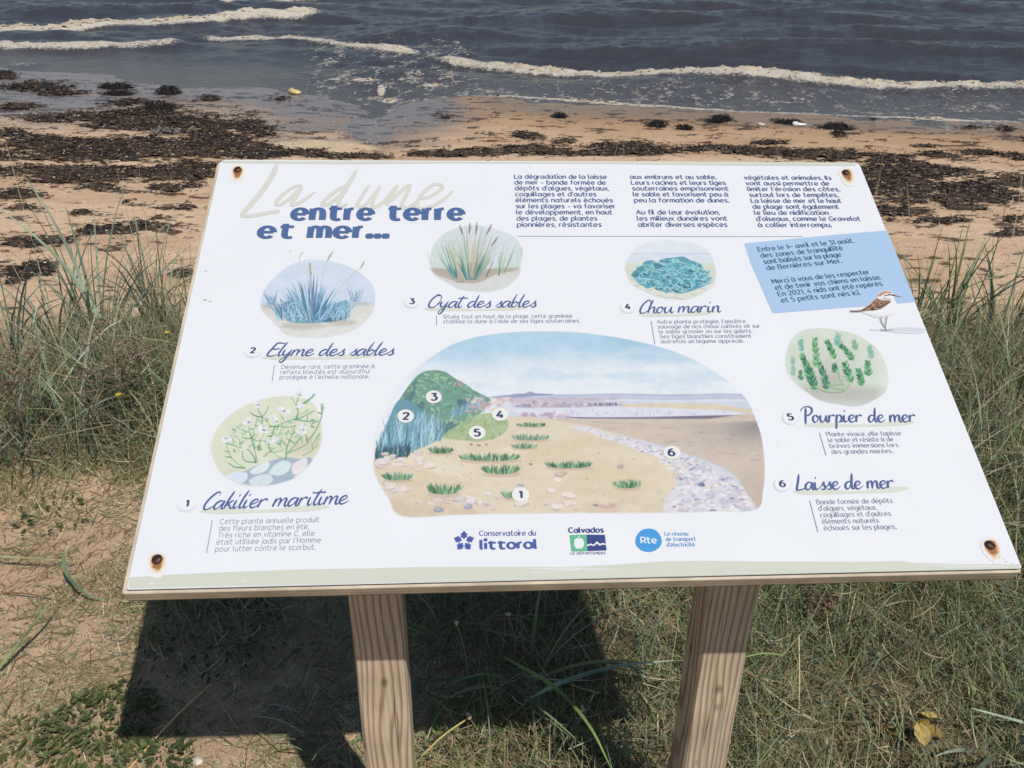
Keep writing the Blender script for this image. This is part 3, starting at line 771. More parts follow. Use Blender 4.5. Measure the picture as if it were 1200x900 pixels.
def R(a=0.0, b=1.0): return float(rng.uniform(a, b))
def pick(cs):
    c = np.array(cs[int(rng.integers(len(cs)))], float); return c + rng.normal(0, 4, 3)
def zpts(P, ox, oy, k): return np.asarray(P, float) / k + (ox, oy)

def blade(A, x, y, ang, ln, w, col, bend=0.0, a=1, free=True):
    """one painted leaf: ang from vertical, bends outward"""
    p = [(x, y)]; t = ang
    for i in range(4):
        t2 = t + bend * (i + 1) / 4
        p.append((p[-1][0] + ln / 4 * sin(t2), p[-1][1] - ln / 4 * cos(t2)))
    A.stroke(p, w * .7, .25, col, a, wm=w, n=3, free=free)

# --- blue lyme grass
A = Art(300, 288, 446, 398, 1.7)
oval = catmull(zpts([(80, 510), (130, 380), (280, 230), (430, 160), (560, 145), (760, 175), (930, 245), (1050, 350), (1085, 450), (1070, 580), (1000, 680), (900, 760), (700, 815), (550, 830), (400, 820), (290, 790), (180, 680), (100, 600)], 295, 285, 7.5), 4, True)
w, m = A.poly_mask(oval); A.put(w, m, (205, 219, 238))
A.clip = np.zeros_like(A.a); A.clip[w] = m
A.wash((214, 226, 242), fbm(A.X * .05, A.Y * .1, 3, 5) * 1.6 - .6, .6)
hz = 285 + 545 / 7.5 + 2.5 * (fbm(A.X * .04, A.Y * 0, 3, 8) - .5)
A.wash((217, 216, 209), sstep(-1.2, 1.2, A.Y - hz))
A.wash((228, 229, 228), sstep(6, 26, A.Y - hz) * fbm(A.X * .06, A.Y * .15, 3, 4) * 1.5, .7)
for cx, cy, rx, ry in ((356, 382, 26, 4.5), (318, 359, 13, 3), (424, 356, 12, 2.5), (399, 378, 18, 4)):
    A.ell(cx, cy, rx, ry, (178, 172, 160), .55, 4)
for j in range(26):
    x, y = R(308, 432), R(366, 392); A.stroke([(x, y), (x + R(4, 12), y + R(-.8, .8))], .9, .4, pick([(196, 186, 172), (205, 200, 190), (218, 200, 178)]), .6)
for cx, cy, nn in ((319, 357, 12), (416.5, 353.5, 12)):
    for j in range(nn): blade(A, cx + R(-4, 4), cy, R(-.55, .55), R(9, 19), 1.3, pick([(130, 165, 200), (150, 185, 215), (105, 140, 180)]), R(-.3, .3), .85)
for pts, c in (([(349, 330), (350, 312), (352, 300), (355, 295.5)], (196, 200, 208)), ([(375, 335), (381, 312), (386, 303), (391, 294.5)], (186, 184, 180)), ([(396, 340), (410, 325), (422, 314), (427, 306)], (200, 190, 172)), ([(388, 352), (402, 341), (410, 336)], (205, 198, 180))):
    A.stroke(pts, .6, .6, c, .9, free=True)
A.stroke([(383.5, 306), (386.5, 300), (390.5, 295)], .8, .6, (150, 146, 140), .9, wm=1.8, free=True); A.stroke([(351, 302), (353, 298), (355, 295.5)], .6, .5, (170, 170, 172), .8, wm=1.3, free=True)
A.stroke([(422.5, 315), (425, 310.5), (427.2, 305.5)], .8, .6, (170, 158, 138), .9, wm=1.9, free=True)
A.poly(catmull([(331, 356), (341, 353), (352, 358), (362, 362), (376, 359), (392, 356), (406, 352), (409, 362), (405, 374), (385, 377), (366, 379), (338, 377), (334, 366)], 4, True), (112, 160, 186), .9)
A.poly(catmull([(336, 357), (346, 352), (356, 362), (352, 369), (340, 369)], 4, True), (62, 100, 124), .8); A.poly(catmull([(374, 376), (384, 364), (398, 362), (404, 372), (392, 377)], 4, True), (60, 100, 124), .85)
LB = [(110, 165, 200), (140, 192, 218), (165, 208, 228), (82, 138, 178), (70, 118, 160), (122, 178, 208)]
for j in range(120):
    f = R(); ang = float(np.clip(rng.normal(.04, .58), -1.05, 1.05)); bx = 365 + ang * 12 + R(-4, 4); by = 377.5 + R(-4, .5)
    ln = (56 - 22 * abs(ang)) * R(.5, 1.06)
    blade(A, bx, by, ang * .8, ln, R(1.0, 2.1), pick(LB if f > .3 else [(52, 92, 126), (66, 112, 150), (84, 134, 170), (46, 80, 108)]), ang * R(.0, .35), .95)
for j in range(74):
    sgn = -1 if j % 2 else 1; bx = 365 + sgn * R(8, 40); by = 376 + R(-5, 1)
    blade(A, bx, by, sgn * R(-.15, .6), R(12, 27), R(.9, 1.8), pick(LB + [(60, 104, 130), (180, 216, 230)]), sgn * R(-.4, .9), .95)
for p in ([(361, 377), (354, 362), (347, 356), (340, 357), (338, 366)], [(390, 374), (398, 362), (402, 361), (405, 370)], [(360, 376), (350, 371), (338, 372), (335, 375)], [(392, 376), (386, 368), (381, 366)], [(333, 373), (331, 360), (328, 350)], [(408, 372), (409, 360), (411, 347)]):
    A.stroke(p, 1.9, 1.0, (168, 208, 226), .95); A.stroke(np.array(p) + (.9, .9), .8, .5, (56, 98, 128), .8)
A.stroke([(364, 376), (364.5, 345), (363.5, 326)], 1, .7, (188, 190, 178), .9)
for j in range(9): A.ell(363.6 + R(-.7, .7), 309.5 + j * 1.7, 1.2, 1.4, pick([(196, 182, 158), (170, 156, 134)]), .9)
A.grain(5); A.done('plant_picture', 'watercolour of blue tufted grass on sand')

# --- beige marram with seed heads
A = Art(500, 256, 618, 346, 1.7)
oval = catmull(zpts([(125, 560), (120, 470), (150, 340), (230, 230), (350, 160), (500, 125), (660, 125), (800, 165), (960, 235), (1030, 320), (1055, 400), (1030, 500), (1020, 600), (960, 680), (860, 750), (720, 785), (560, 780), (400, 755), (290, 690), (190, 640)], 490, 250, 8.571), 4, True)
w, m = A.poly_mask(oval); A.put(w, m, (212, 221, 229))
A.clip = np.zeros_like(A.a); A.clip[w] = m
A.wash((208, 222, 214), sstep(570, 520, A.X) * .8 + sstep(590, 610, A.X) * .6, .6)
hz = 250 + 560 / 8.571 + 2 * (fbm(A.X * .08, A.Y * 0, 3, 18) - .5)
A.wash((208, 207, 200), sstep(-1, 1, A.Y - hz)); A.wash((214, 217, 216), sstep(3, 12, A.Y - hz), .9)
A.poly(catmull([(506, 314), (520, 315), (540, 319), (560, 317), (584, 314), (609, 314), (600, 318), (580, 322), (562, 331), (540, 331), (524, 327), (510, 321)], 4, True), (176, 160, 144), .8, 2)
for j in range(14): x, y = R(506, 556), R(316, 332); A.stroke([(x, y), (x + R(5, 12), y + R(-.6, .8))], .9, .4, (150, 134, 118), .55)
for j in range(38):
    x = R(504, 520) if j % 2 else R(590, 610); A_ = R(-.35, .35); blade(A, x, 315 + R(-1, 1), A_, R(14, 30), .9, pick([(196, 216, 196), (180, 206, 182), (204, 218, 206)]), 0, .6)
MG = [(132, 176, 166), (166, 196, 180), (196, 184, 150), (206, 192, 160), (90, 148, 142), (180, 200, 170), (208, 196, 172)]
for j in range(70):
    q = R(-1, 1); blade(A, 552 + q * 9, 327 + R(-2, 1), q * .62, R(34, 66) * (1 - .22 * abs(q)), R(.7, 1.35), pick(MG), q * R(-.05, .12), .9)
for j in range(16): q = R(-1, 1); blade(A, 533 + q * 3, 325, -.32 + q * .25, R(20, 46), R(.8, 1.5), pick(MG + [(80, 132, 132)]), 0, .9)
for j in range(9): q = R(-1, 1); blade(A, 587 + q * 4, 321, .18 + q * .2, R(18, 40), R(.8, 1.3), pick([(150, 190, 150), (170, 200, 166), (120, 170, 140)]), .05, .9)
for j in range(26): q = R(-1, 1); blade(A, 552 + q * 8, 327.5, q * .58, R(16, 34), R(1.2, 2.1), pick([(74, 128, 132), (96, 156, 152), (60, 112, 116), (120, 172, 162)]), 0, .95)
for j in range(8): q = R(-1, 1); blade(A, 533 + q * 3, 325.5, -.4 + q * .3, R(10, 22), 1.5, pick([(70, 124, 128), (104, 160, 154)]), 0, .95)
A.stroke([(553, 323), (553.4, 300), (554, 286)], 2.2, 1, (206, 182, 124), .9)
for p in ([(552, 326), (549, 295), (542, 272)], [(553, 326), (551.6, 290), (550, 272)], [(554, 326), (556, 295), (557, 274)], [(556, 326), (562, 298), (570, 274)], [(558, 327), (568, 305), (577, 288)], [(560, 327), (566, 318), (583, 296)]):
    A.stroke(p, .8, .7, (196, 176, 146), .9)
for (x0, y0, x1, y1) in ((538.3, 264, 541.8, 274.8), (550.6, 261.5, 549.6, 273.5), (558.6, 260.5, 557.4, 274.6), (576.2, 262.8, 570, 274.8), (583.4, 277.5, 576, 288)):
    A.stroke([(x1, y1), ((x0 + x1) / 2 + .4, (y0 + y1) / 2), (x0, y0)], 1.2, .6, (150, 136, 130), .95, wm=2.7, free=True)
    A.stroke([(x1 + .6, y1), (x0 + .6, y0)], .5, .4, (116, 102, 100), .7, free=True)
for x, y, x2, y2 in ((570, 324, 578, 306), (584.6, 323, 586, 314)): A.stroke([(x, y), (x2, y2)], 1.2, .6, (64, 70, 66), .9)
A.grain(4, seed=12); A.done('plant_picture', 'watercolour of marram with brown seed heads')

# --- blue-green sea kale
A = Art(730, 278, 843, 354, 1.8)
oval = catmull(zpts([(110, 360), (160, 250), (250, 160), (400, 115), (560, 100), (740, 120), (880, 165), (960, 225), (1000, 330), (1020, 430), (1000, 540), (920, 610), (800, 670), (700, 695), (600, 690), (440, 665), (300, 605), (190, 550), (140, 470)], 720, 270, 8.571), 4, True)
w, m = A.poly_mask(oval); A.put(w, m, (220, 229, 238))
A.clip = np.zeros_like(A.a); A.clip[w] = m
A.wash((206, 219, 238), sstep(.5, 1.5, A.Y - 297) * sstep(310, 304, A.Y), .9); A.wash((176, 192, 222), np.exp(-((A.Y - 297.3) / .7) ** 2), .9)
A.wash((232, 236, 240), fbm(A.X * .04, A.Y * .3, 3, 2) * sstep(309, 303, A.Y) * 1.3, .5)
A.wash((214, 222, 204), sstep(306, 310, A.Y)); A.wash((214, 216, 208), sstep(320, 326, A.Y))
for y in (318, 322): A.stroke([(734, y), (845, y + R(-1, 1))], .9, .7, (184, 190, 186), .6)
for cx, cy, rx, ry in ((745, 332, 8, 3), (757, 337.5, 10, 3.6), (772, 343, 11, 4), (783, 346.5, 8, 3), (803, 347, 12, 4), (820, 343, 10, 4), (830, 336, 8, 4), (834, 326, 7, 3)):
    A.ell(cx, cy, rx, ry, (222, 223, 208), .95, wob=.08, seed=cx); A.stroke([(cx - rx, cy + ry * .5), (cx, cy + ry), (cx + rx, cy + ry * .4)], .9, .5, (164, 170, 164), .8)
mass = catmull(zpts([(170, 460), (215, 395), (285, 385), (290, 325), (370, 300), (430, 320), (490, 285), (590, 275), (690, 265), (760, 300), (820, 320), (880, 360), (900, 440), (970, 510), (900, 560), (830, 590), (720, 625), (630, 635), (560, 600), (470, 590), (400, 565), (310, 545), (250, 500)], 720, 270, 8.571), 4, True)
A.poly(mass, (86, 158, 178), 1)
for j in range(120):
    t = R(0, 2 * pi); r = math.sqrt(R()); cx = 788 + 44 * r * cos(t); cy = 323.5 + 17.5 * r * sin(t) - 3 * (1 - r)
    rr = R(3.2, 6.6); ph = R(0, 6)
    pts = [(cx + rr * (1 + .28 * sin(3 * a + ph)) * cos(a), cy + rr * .62 * (1 + .28 * cos(4 * a + ph)) * sin(a)) for a in np.linspace(0, 2 * pi, 9, endpoint=False)]
    P = catmull(pts, 3, True)
    A.poly(P, pick([(112, 184, 200), (92, 168, 186), (78, 150, 172), (126, 194, 206), (70, 136, 156)]), .95)
    k0 = int(R(0, 20)); A.stroke(np.roll(P, k0, 0)[:15], .9, .8, pick([(176, 224, 230), (160, 214, 222)]), .95, smooth=False)
    A.stroke([(cx, cy), (cx + R(-3, 3), cy + R(-1, 3))], 1.5, .5, pick([(48, 96, 120), (58, 112, 136), (40, 78, 100)]), .7)
for cx, cy in ((799, 333), (805, 336), (786, 324), (758, 321), (772, 338), (824, 329), (812, 317), (793, 340)):
    A.stroke([(cx - 4, cy), (cx, cy + 1.6), (cx + 5, cy)], 2, .5, (40, 76, 98), .75)
A.grain(4, seed=22); A.done('plant_picture', 'watercolour of crinkled blue-green cabbage leaves')

# --- green sea sandwort
A = Art(917, 382, 1044, 478, 1.7)
oval = catmull(zpts([(95, 540), (110, 440), (150, 360), (230, 310), (340, 298), (460, 310), (580, 340), (680, 395), (750, 460), (795, 550), (815, 640), (795, 740), (720, 800), (600, 845), (480, 835), (340, 805), (250, 750), (160, 680), (110, 610)], 905, 335, 6), 4, True)
w, m = A.poly_mask(oval); A.put(w, m, (212, 222, 206))
A.clip = np.zeros_like(A.a); A.clip[w] = m
A.wash((196, 202, 188), np.exp(-(((A.X - 978) / 34) ** 2 + ((A.Y - 430) / 24) ** 2)) * .9)
A.wash((178, 174, 168), sstep(450, 462, A.Y + 4 * fbm(A.X * .06, A.Y * .06, 3, 5)), .7); A.wash((196, 208, 200), sstep(464, 474, A.Y), .8)
A.wash((160, 156, 150), np.exp(-(((A.X - 974) / 26) ** 2 + ((A.Y - 446) / 10) ** 2)), .55)
A.wash((226, 232, 222), sstep(1022, 1040, A.X), .6)
def sprig(P, n, ln, cs, a=.95):
    P = catmull(P, 6); A.stroke(P, 1.3, .8, pick([(150, 196, 140), (120, 176, 120)]), a, smooth=False)
    for i in range(n):
        t = i / (n - 1); q = P[int(t * (len(P) - 1))]; d = P[min(len(P) - 1, int(t * (len(P) - 1)) + 1)] - P[max(0, int(t * (len(P) - 1)) - 1)]
        an = math.atan2(d[0], -d[1]); L_ = ln * (1 - .35 * t)
        for sg in (-1, 1): blade(A, q[0], q[1], an + sg * R(.8, 1.25), L_ * R(.8, 1.15), R(1.4, 2.4), pick(cs), -sg * .4, a)
        blade(A, q[0], q[1], an + R(-.6, .6), L_ * R(.5, .9), R(1.2, 2.0), pick(cs), 0, a)
GD = [(44, 110, 78), (62, 134, 92), (92, 168, 110), (128, 194, 130), (36, 92, 72), (80, 150, 100)]
GL = [(120, 184, 120), (144, 202, 140), (96, 166, 104), (76, 148, 96)]
GP = [(130, 184, 168), (150, 196, 176), (112, 170, 152)]
for P, n, ln, cs, a in (([(940, 412), (938, 405), (938, 400)], 5, 6, GP, .9), ([(930, 440), (929, 428), (929, 420)], 7, 5, GP, .8), ([(939, 445), (938, 440), (938, 436)], 4, 5, [(70, 130, 100)], .9), ([(984, 406), (982, 400), (982, 393)], 5, 8, GP, .95), ([(1003, 410), (1002, 405), (1001, 401)], 4, 6, [(130, 180, 130)], .9), ([(1021, 420), (1020, 413), (1019, 407)], 6, 6, GP, .9),
                        ([(957, 430), (956, 415), (955, 399)], 11, 7.5, GL, 1), ([(978, 420), (974, 410), (969, 401)], 8, 6.5, GD, 1), ([(1000, 422), (993, 413), (986, 406)], 9, 6.5, GD, 1),
                        ([(950, 448), (946, 432), (940, 417)], 12, 8, GD, 1), ([(956, 456), (951, 444), (949, 434)], 9, 9, GD, 1), ([(970, 456), (965, 440), (961, 427)], 11, 7.5, GD, 1), ([(998, 448), (994, 438), (990, 427)], 9, 8.5, GD + GL, 1), ([(980, 436), (978, 432), (977, 428)], 5, 6, GD, 1), ([(1010, 452), (1008, 442), (1006, 434)], 9, 7.5, GD, 1), ([(1018, 440), (1017, 432), (1017, 425)], 8, 7, GD + GL, 1)):
    sprig(P, int(n * 1.7), ln * .95, cs, a)
for p in ([(958, 454), (968, 459), (985, 459), (991, 456), (996, 449)], [(972, 452), (982, 450), (989, 451)], [(982, 435), (984, 444), (988, 450)], [(990, 457), (978, 455), (970, 451)], [(955, 453), (962, 457), (972, 459)]):
    A.stroke(p, 2.0, 1.3, (160, 204, 150), .95); A.stroke(np.array(p) + (0, .9), .7, .5, (84, 130, 84), .8)
A.grain(4, seed=31); A.done('plant_picture', 'watercolour of upright green leafy sprigs')

# --- white flowered sea rocket over pebbles
A = Art(244, 454, 386, 573, 1.7)
oval = catmull(zpts([(95, 600), (95, 520), (140, 410), (220, 310), (340, 220), (480, 155), (640, 115), (800, 108), (920, 130), (1010, 200), (1055, 330), (1070, 430), (1050, 560), (990, 660), (920, 750), (820, 830), (640, 885), (480, 895), (370, 890), (270, 840), (190, 790), (130, 700)], 235, 450, 7.5), 4, True)
w, m = A.poly_mask(oval); A.put(w, m, (218, 224, 196))
A.clip = np.zeros_like(A.a); A.clip[w] = m
A.wash((226, 226, 204), fbm(A.X * .05, A.Y * .06, 3, 14) * 1.4 - .3, .7)
A.wash((216, 204, 176), sstep(530, 556, A.Y + (A.X - 310) * .25) * sstep(290, 262, A.X), .7); A.wash((214, 200, 172), np.exp(-(((A.X - 358) / 22) ** 2 + ((A.Y - 522) / 14) ** 2)), .7)
A.poly(catmull([(285, 553), (300, 546), (318, 540), (335, 536), (352, 538), (362, 536), (368, 542), (360, 556), (345, 566), (325, 570), (300, 569), (282, 566), (262, 560)], 4, True), (158, 178, 200), .95)
for P in ([(263, 560), (272, 554), (288, 554), (290, 560), (284, 566), (274, 564)], [(293, 553), (300, 547), (313, 541), (316, 546), (310, 553), (298, 556)], [(315, 554), (322, 545), (332, 540), (341, 543), (339, 551), (330, 557), (321, 557)], [(343, 545), (350, 540), (359, 537), (360, 546), (352, 556), (343, 555)], [(292, 563), (304, 557), (316, 556), (320, 563), (312, 569), (298, 570)], [(345, 558), (356, 553), (362, 545), (361, 552), (352, 560), (346, 563)]):
    Q = catmull(P, 4, True); A.poly(Q, pick([(226, 233, 236), (218, 230, 236), (228, 236, 232)]), .97, 1.5)
    c = np.mean(P, 0); A.stroke([c + (-4, 3), c + (3, -3)], 1.4, .5, (196, 210, 222), .6)
SG = [(126, 178, 126), (98, 156, 110), (150, 194, 146), (78, 138, 98)]
def sr(p, w0=1.6, w1=.9, c=None): A.stroke(p, w0, w1, c if c is not None else pick(SG), .95, free=True)
for z_ in ([(540, 350), (545, 300), (520, 255), (505, 215)], [(545, 295), (480, 280), (435, 250)], [(545, 290), (580, 240), (600, 190)], [(620, 380), (600, 350), (580, 300)], [(610, 375), (700, 375), (760, 380), (840, 370)],
           [(470, 560), (450, 480), (430, 420), (425, 380)], [(440, 430), (400, 420), (370, 415)], [(445, 400), (470, 395)], [(450, 480), (400, 480), (365, 470)], [(455, 510), (480, 475), (500, 450)],
           [(390, 740), (300, 680), (250, 610), (225, 530), (222, 480)], [(255, 600), (210, 590)], [(270, 645), (220, 640)], [(230, 525), (300, 545), (360, 565)], [(235, 520), (290, 530), (270, 450)], [(350, 550), (345, 500), (330, 480)], [(390, 740), (300, 730), (245, 695)], [(480, 690), (400, 680), (370, 640), (370, 590)], [(485, 690), (470, 640), (430, 590)],
           [(620, 600), (600, 540), (630, 450), (660, 380), (760, 330), (830, 310)], [(830, 320), (860, 240), (840, 190), (800, 120)], [(850, 220), (850, 160), (860, 120)], [(860, 200), (920, 160), (1000, 95)], [(830, 315), (900, 290), (1000, 235)], [(840, 310), (930, 330), (1035, 325)], [(750, 660), (760, 560), (800, 460), (830, 370)], [(760, 450), (745, 430)], [(790, 440), (770, 410)], [(755, 545), (730, 510)],
           [(940, 500), (1000, 430), (1050, 330), (1070, 250), (1070, 180)], [(1065, 260), (1030, 250)], [(1070, 240), (1085, 200)], [(940, 510), (930, 460), (925, 430)], [(760, 610), (860, 570), (950, 520)], [(760, 615), (820, 550), (890, 460)], [(900, 630), (960, 600), (1000, 560), (1050, 470)], [(985, 580), (980, 520)], [(1000, 560), (1040, 540)], [(630, 600), (700, 590), (740, 570)], [(740, 660), (680, 640), (640, 600)], [(690, 450), (720, 380)], [(620, 460), (590, 460)], [(500, 690), (490, 640), (470, 560)], [(560, 640), (600, 600), (660, 560)]):
    sr(zpts(z_, 235, 450, 7.5))
for j in range(130):
    x, y = 268 + R(0, 100), 500 + R(0, 36); y -= .18 * (x - 268)
    blade(A, x, y, R(-1.4, 1.4), R(3, 8), R(.9, 1.9), pick(SG + [(190, 214, 170), (170, 206, 168)]), R(-.4, .4), .8, free=False)
for z_ in ((1000, 95, 930, 165, 900, 180), (1070, 180, 1065, 220, 1066, 250), (880, 470, 840, 520, 810, 560), (1045, 440, 1015, 490, 990, 530)):
    sr(zpts([z_[:2], z_[2:4], z_[4:]], 235, 450, 7.5), 2.4, 1.2, (134, 186, 138))
for (fx, fy, r) in ((870, 95, 6), (505, 180, 6), (735, 235, 7), (425, 335, 6), (555, 400, 7.5), (225, 475, 6), (900, 400, 7), (640, 300, 5), (875, 190, 4), (635, 495, 5)):
    cx, cy = 235 + fx / 7.5, 450 + fy / 7.5
    for j in range(16):
        t = R(0, 2 * pi); q = R(.2, 1); A.ell(cx + r * q * cos(t), cy + r * .75 * q * sin(t), R(1.2, 2.2), R(.9, 1.6), pick([(243, 243, 248), (236, 236, 244), (226, 228, 238), (240, 236, 244)]), .95, rot=t, free=True)
    for j in range(4): t = R(0, 6); A.stroke([(cx + 2 * cos(t), cy + 2 * sin(t)), (cx + 4 * cos(t), cy + 3 * sin(t))], .6, .4, (170, 178, 196), .7, free=True)
    if r >= 6: A.ell(cx, cy + .5, 1.8, 1.1, pick([(120, 160, 140), (96, 120, 130)]), .8, free=True)
A.grain(4, seed=41); A.done('plant_picture', 'watercolour of white flowers above grey pebbles')

# --- the big dune panorama
A = Art(436, 386, 898, 610, 1.5)
out = catmull([(472, 605), (455, 583), (440, 556), (438, 530), (444, 503), (453, 480), (466, 457), (486, 434), (508, 417), (535, 402), (570, 393), (610, 389), (650, 388.5), (690, 391), (730, 397), (770, 406), (805, 418), (838, 436), (860, 453), (876, 470), (884, 488), (892, 512), (896, 545), (894, 575), (886, 597), (840, 599), (760, 601), (680, 601), (600, 602), (540, 603)], 5, True)
w, m = A.poly_mask(out); A.put(w, m, (226, 234, 243))
A.clip = np.zeros_like(A.a); A.clip[w] = m
X, Y = A.X, A.Y
n1 = fbm(X * .012, Y * .045, 4, 51); n2 = fbm(X * .03, Y * .05, 4, 57)
A.wash((158, 204, 232), sstep(440, 396, Y + 26 * (n1 - .5) - .03 * abs(X - 660)) * (.75 + .5 * n2), .95)
A.wash((136, 190, 224), sstep(.55, .72, n1) * sstep(436, 410, Y), .6)
A.wash((232, 239, 247), sstep(.48, .66, fbm(X * .01, Y * .06, 4, 77)) * sstep(420, 436, Y), .7)
A.wash((186, 216, 236), sstep(.5, .7, fbm(X * .014, Y * .05, 4, 99)) * sstep(424, 440, Y) * sstep(464, 450, Y), .6)
# sea and flats
A.wash((196, 205, 226), sstep(-.5, .5, Y - 462.5) * sstep(560, 620, X))
for y, c, a in ((462.8, (150, 156, 200), .9), (465, (176, 182, 214), .7), (467, (164, 168, 206), .7), (470, (226, 228, 240), .8)):
    A.wash(c, np.exp(-((Y - y - .6 * np.sin(X * .05)) / .9) ** 2) * (X > 600) * (.5 + .8 * fbm(X * .05, Y * .4, 3, int(y))), a)
A.poly(catmull([(572, 466), (600, 462.5), (616, 461), (618, 459.3), (625, 459.6), (628, 461), (650, 462.4), (600, 466)], 3, True), (120, 134, 178), .85)
A.poly([(590, 468), (640, 466), (700, 466.5), (720, 468), (700, 471), (600, 473)], (196, 176, 190), .8, 1.5)
for j in range(60): x, y = R(600, 720), R(466, 474); A.stroke([(x, y), (x + R(4, 12), y + R(-.4, .4))], .8, .5, pick([(150, 150, 190), (186, 160, 176), (206, 196, 212)]), .7)
A.poly(catmull([(726, 475), (760, 472.6), (800, 472.8), (840, 474), (874, 479), (890, 480), (884, 484), (840, 482), (790, 479), (740, 478)], 4, True), (222, 200, 164), .95)
A.poly([(598, 475), (660, 473.4), (720, 472.6), (733, 475), (680, 477.5), (612, 478)], (170, 150, 178), .85)
for j in range(34): A.ell(R(604, 690), R(471.5, 477.5), R(1.6, 4.2), R(1.1, 2.2), pick([(190, 156, 170), (160, 144, 184), (206, 180, 184), (140, 124, 164), (222, 204, 206)]), .85)
for j in range(16): x = R(690, 733); A.stroke([(x, 475), (x + R(-.6, .6), 472.2)], 1.1, .7, (84, 74, 104), .8)
A.poly([(600, 479.5), (700, 477), (760, 477.5), (850, 481), (884, 485.5), (884, 489), (800, 488.6), (690, 489), (610, 487)], (220, 220, 236), .9, 1.2)
for j in range(80): x = R(640, 850); y = 483 + R(-2.5, 3.5); A.stroke([(x, y + 1.2), (x + R(-.6, .8), y - 1.4)], .8, .5, pick([(150, 144, 176), (196, 194, 220), (118, 110, 142)]), .55)
A.poly([(650, 488.6), (700, 489.2), (760, 488.8), (830, 487), (882, 486), (890, 490), (830, 491.4), (740, 491.4), (680, 490.8)], (98, 86, 112), .95)
for j in range(34): A.ell(R(614, 668), R(484.5, 491), R(2, 5), R(1.2, 2.4), pick([(196, 164, 178), (170, 148, 186), (214, 190, 190), (226, 208, 206)]), .85)
# right hand beach
A.poly(catmull([(640, 492), (700, 491), (760, 491), (830, 491), (895, 489), (905, 560), (895, 605), (800, 605), (842, 590), (868, 575), (864, 560), (840, 545), (800, 530), (740, 512), (690, 500)], 3, True), (206, 182, 160), .95, 2)
A.wash((150, 140, 138), sstep(780, 880, X) * sstep(494, 497, Y) * sstep(536, 500, Y) * (.45 + .8 * fbm(X * .02, Y * .1, 3, 61)) * (X > 690), .85)
A.wash((112, 108, 116), sstep(840, 895, X) * sstep(492, 495, Y) * sstep(520, 500, Y), .6)
for j in range(120):
    x, y = R(680, 890), R(494, 540); y += 0
    if y > 492 + (x - 640) * .20: continue
    A.stroke([(x, y), (x + R(4, 14), y + R(-.3, .8))], 1.1, .4, pick([(150, 130, 118), (128, 116, 112), (176, 150, 132), (196, 168, 148)]), R(.3, .7))
A.wash((190, 164, 146), sstep(540, 570, Y) * sstep(862, 880, X), .5)
# sand
A.poly(catmull([(430, 545), (470, 530), (510, 515), (550, 496), (590, 488), (640, 491), (690, 500), (740, 514), (790, 532), (815, 545), (800, 575), (780, 610), (600, 612), (430, 612)], 3, True), (226, 206, 172), .97, 2)
A.wash((222, 196, 156), sstep(.5, .68, fbm(X * .014, Y * .03, 4, 71)) * sstep(500, 520, Y) * sstep(790, 740, X), .7)
A.wash((210, 178, 142), sstep(.52, .72, fbm(X * .02, Y * .05, 4, 73)) * sstep(575, 596, Y) * sstep(800, 720, X), .6)
A.wash((236, 222, 192), sstep(.5, .7, fbm(X * .012, Y * .04, 4, 79)) * sstep(515, 530, Y) * sstep(575, 555, Y) * sstep(780, 700, X), .7)
A.wash((196, 172, 148), sstep(440, 500, X) * sstep(560, 470, X) * sstep(575, 600, Y), .35)
# shingle band
band = catmull([(668, 500), (686, 500), (720, 510), (760, 520), (795, 531), (830, 543), (858, 560), (876, 580), (880, 600), (790, 602), (778, 590), (792, 568), (796, 552), (780, 540), (740, 525), (700, 511)], 4, True)
A.poly(band, (218, 214, 226), .92, 2.2)
for j in range(430):
    t = R(); y = 503 + 97 * t ** .8; xc = np.interp(y, [503, 520, 535, 550, 570, 600], [690, 745, 790, 812, 832, 834]); hw = np.interp(y, [503, 520, 540, 560, 600], [8, 14, 24, 34, 46])
    x = xc + R(-1, 1) * hw; sc = .6 + 1.1 * t
    A.ell(x, y, R(1.6, 3.4) * sc, R(.9, 1.7) * sc, pick([(230, 228, 236), (208, 204, 220), (190, 188, 212), (222, 212, 214), (236, 232, 230), (200, 190, 196), (176, 176, 204)]), .85, wob=.1, seed=j, rot=R(-.4, .4))
    if j % 7 == 0: A.ell(x + R(-3, 3), y + 1, R(1.4, 3) * sc, R(.7, 1.2) * sc, pick([(120, 122, 156), (150, 140, 160), (96, 104, 150), (200, 186, 140)]), .8)
# dune hill and its grasses
A.poly(catmull([(440, 540), (446, 515), (458, 486), (476, 456), (492, 438), (508, 434), (522, 436), (534, 444), (545, 450), (556, 458), (566, 463), (576, 470), (566, 482), (552, 492), (538, 504), (520, 512), (500, 522), (480, 530), (458, 538)], 4, True), (84, 146, 122), .98)
for j in range(420):
    x = R(456, 572); y = R(434, 520)
    top = np.interp(x, [450, 476, 492, 508, 534, 556, 576], [515, 458, 440, 436, 446, 459, 470]); bot = np.interp(x, [450, 500, 540, 576], [535, 520, 500, 472])
    if y < top + 1 or y > bot: continue
    c = pick([(72, 132, 116), (98, 164, 126), (128, 186, 136), (60, 112, 114), (112, 172, 150), (84, 150, 104), (150, 196, 150)])
    A.stroke([(x, y), (x + R(1, 6), y + R(-2, 5))], R(1.6, 3.4), .8, c, .8)
for P in ([(470, 470), (478, 456), (488, 446), (486, 462), (478, 478)], [(488, 478), (496, 470), (500, 486), (492, 494)], [(536, 470), (552, 466), (564, 470), (552, 478), (540, 478)], [(510, 500), (524, 494), (540, 498), (524, 510), (512, 510)], [(478, 480), (486, 488), (480, 500), (474, 494)]):
    A.poly(catmull(P, 4, True), (50, 92, 112), .7, 2)
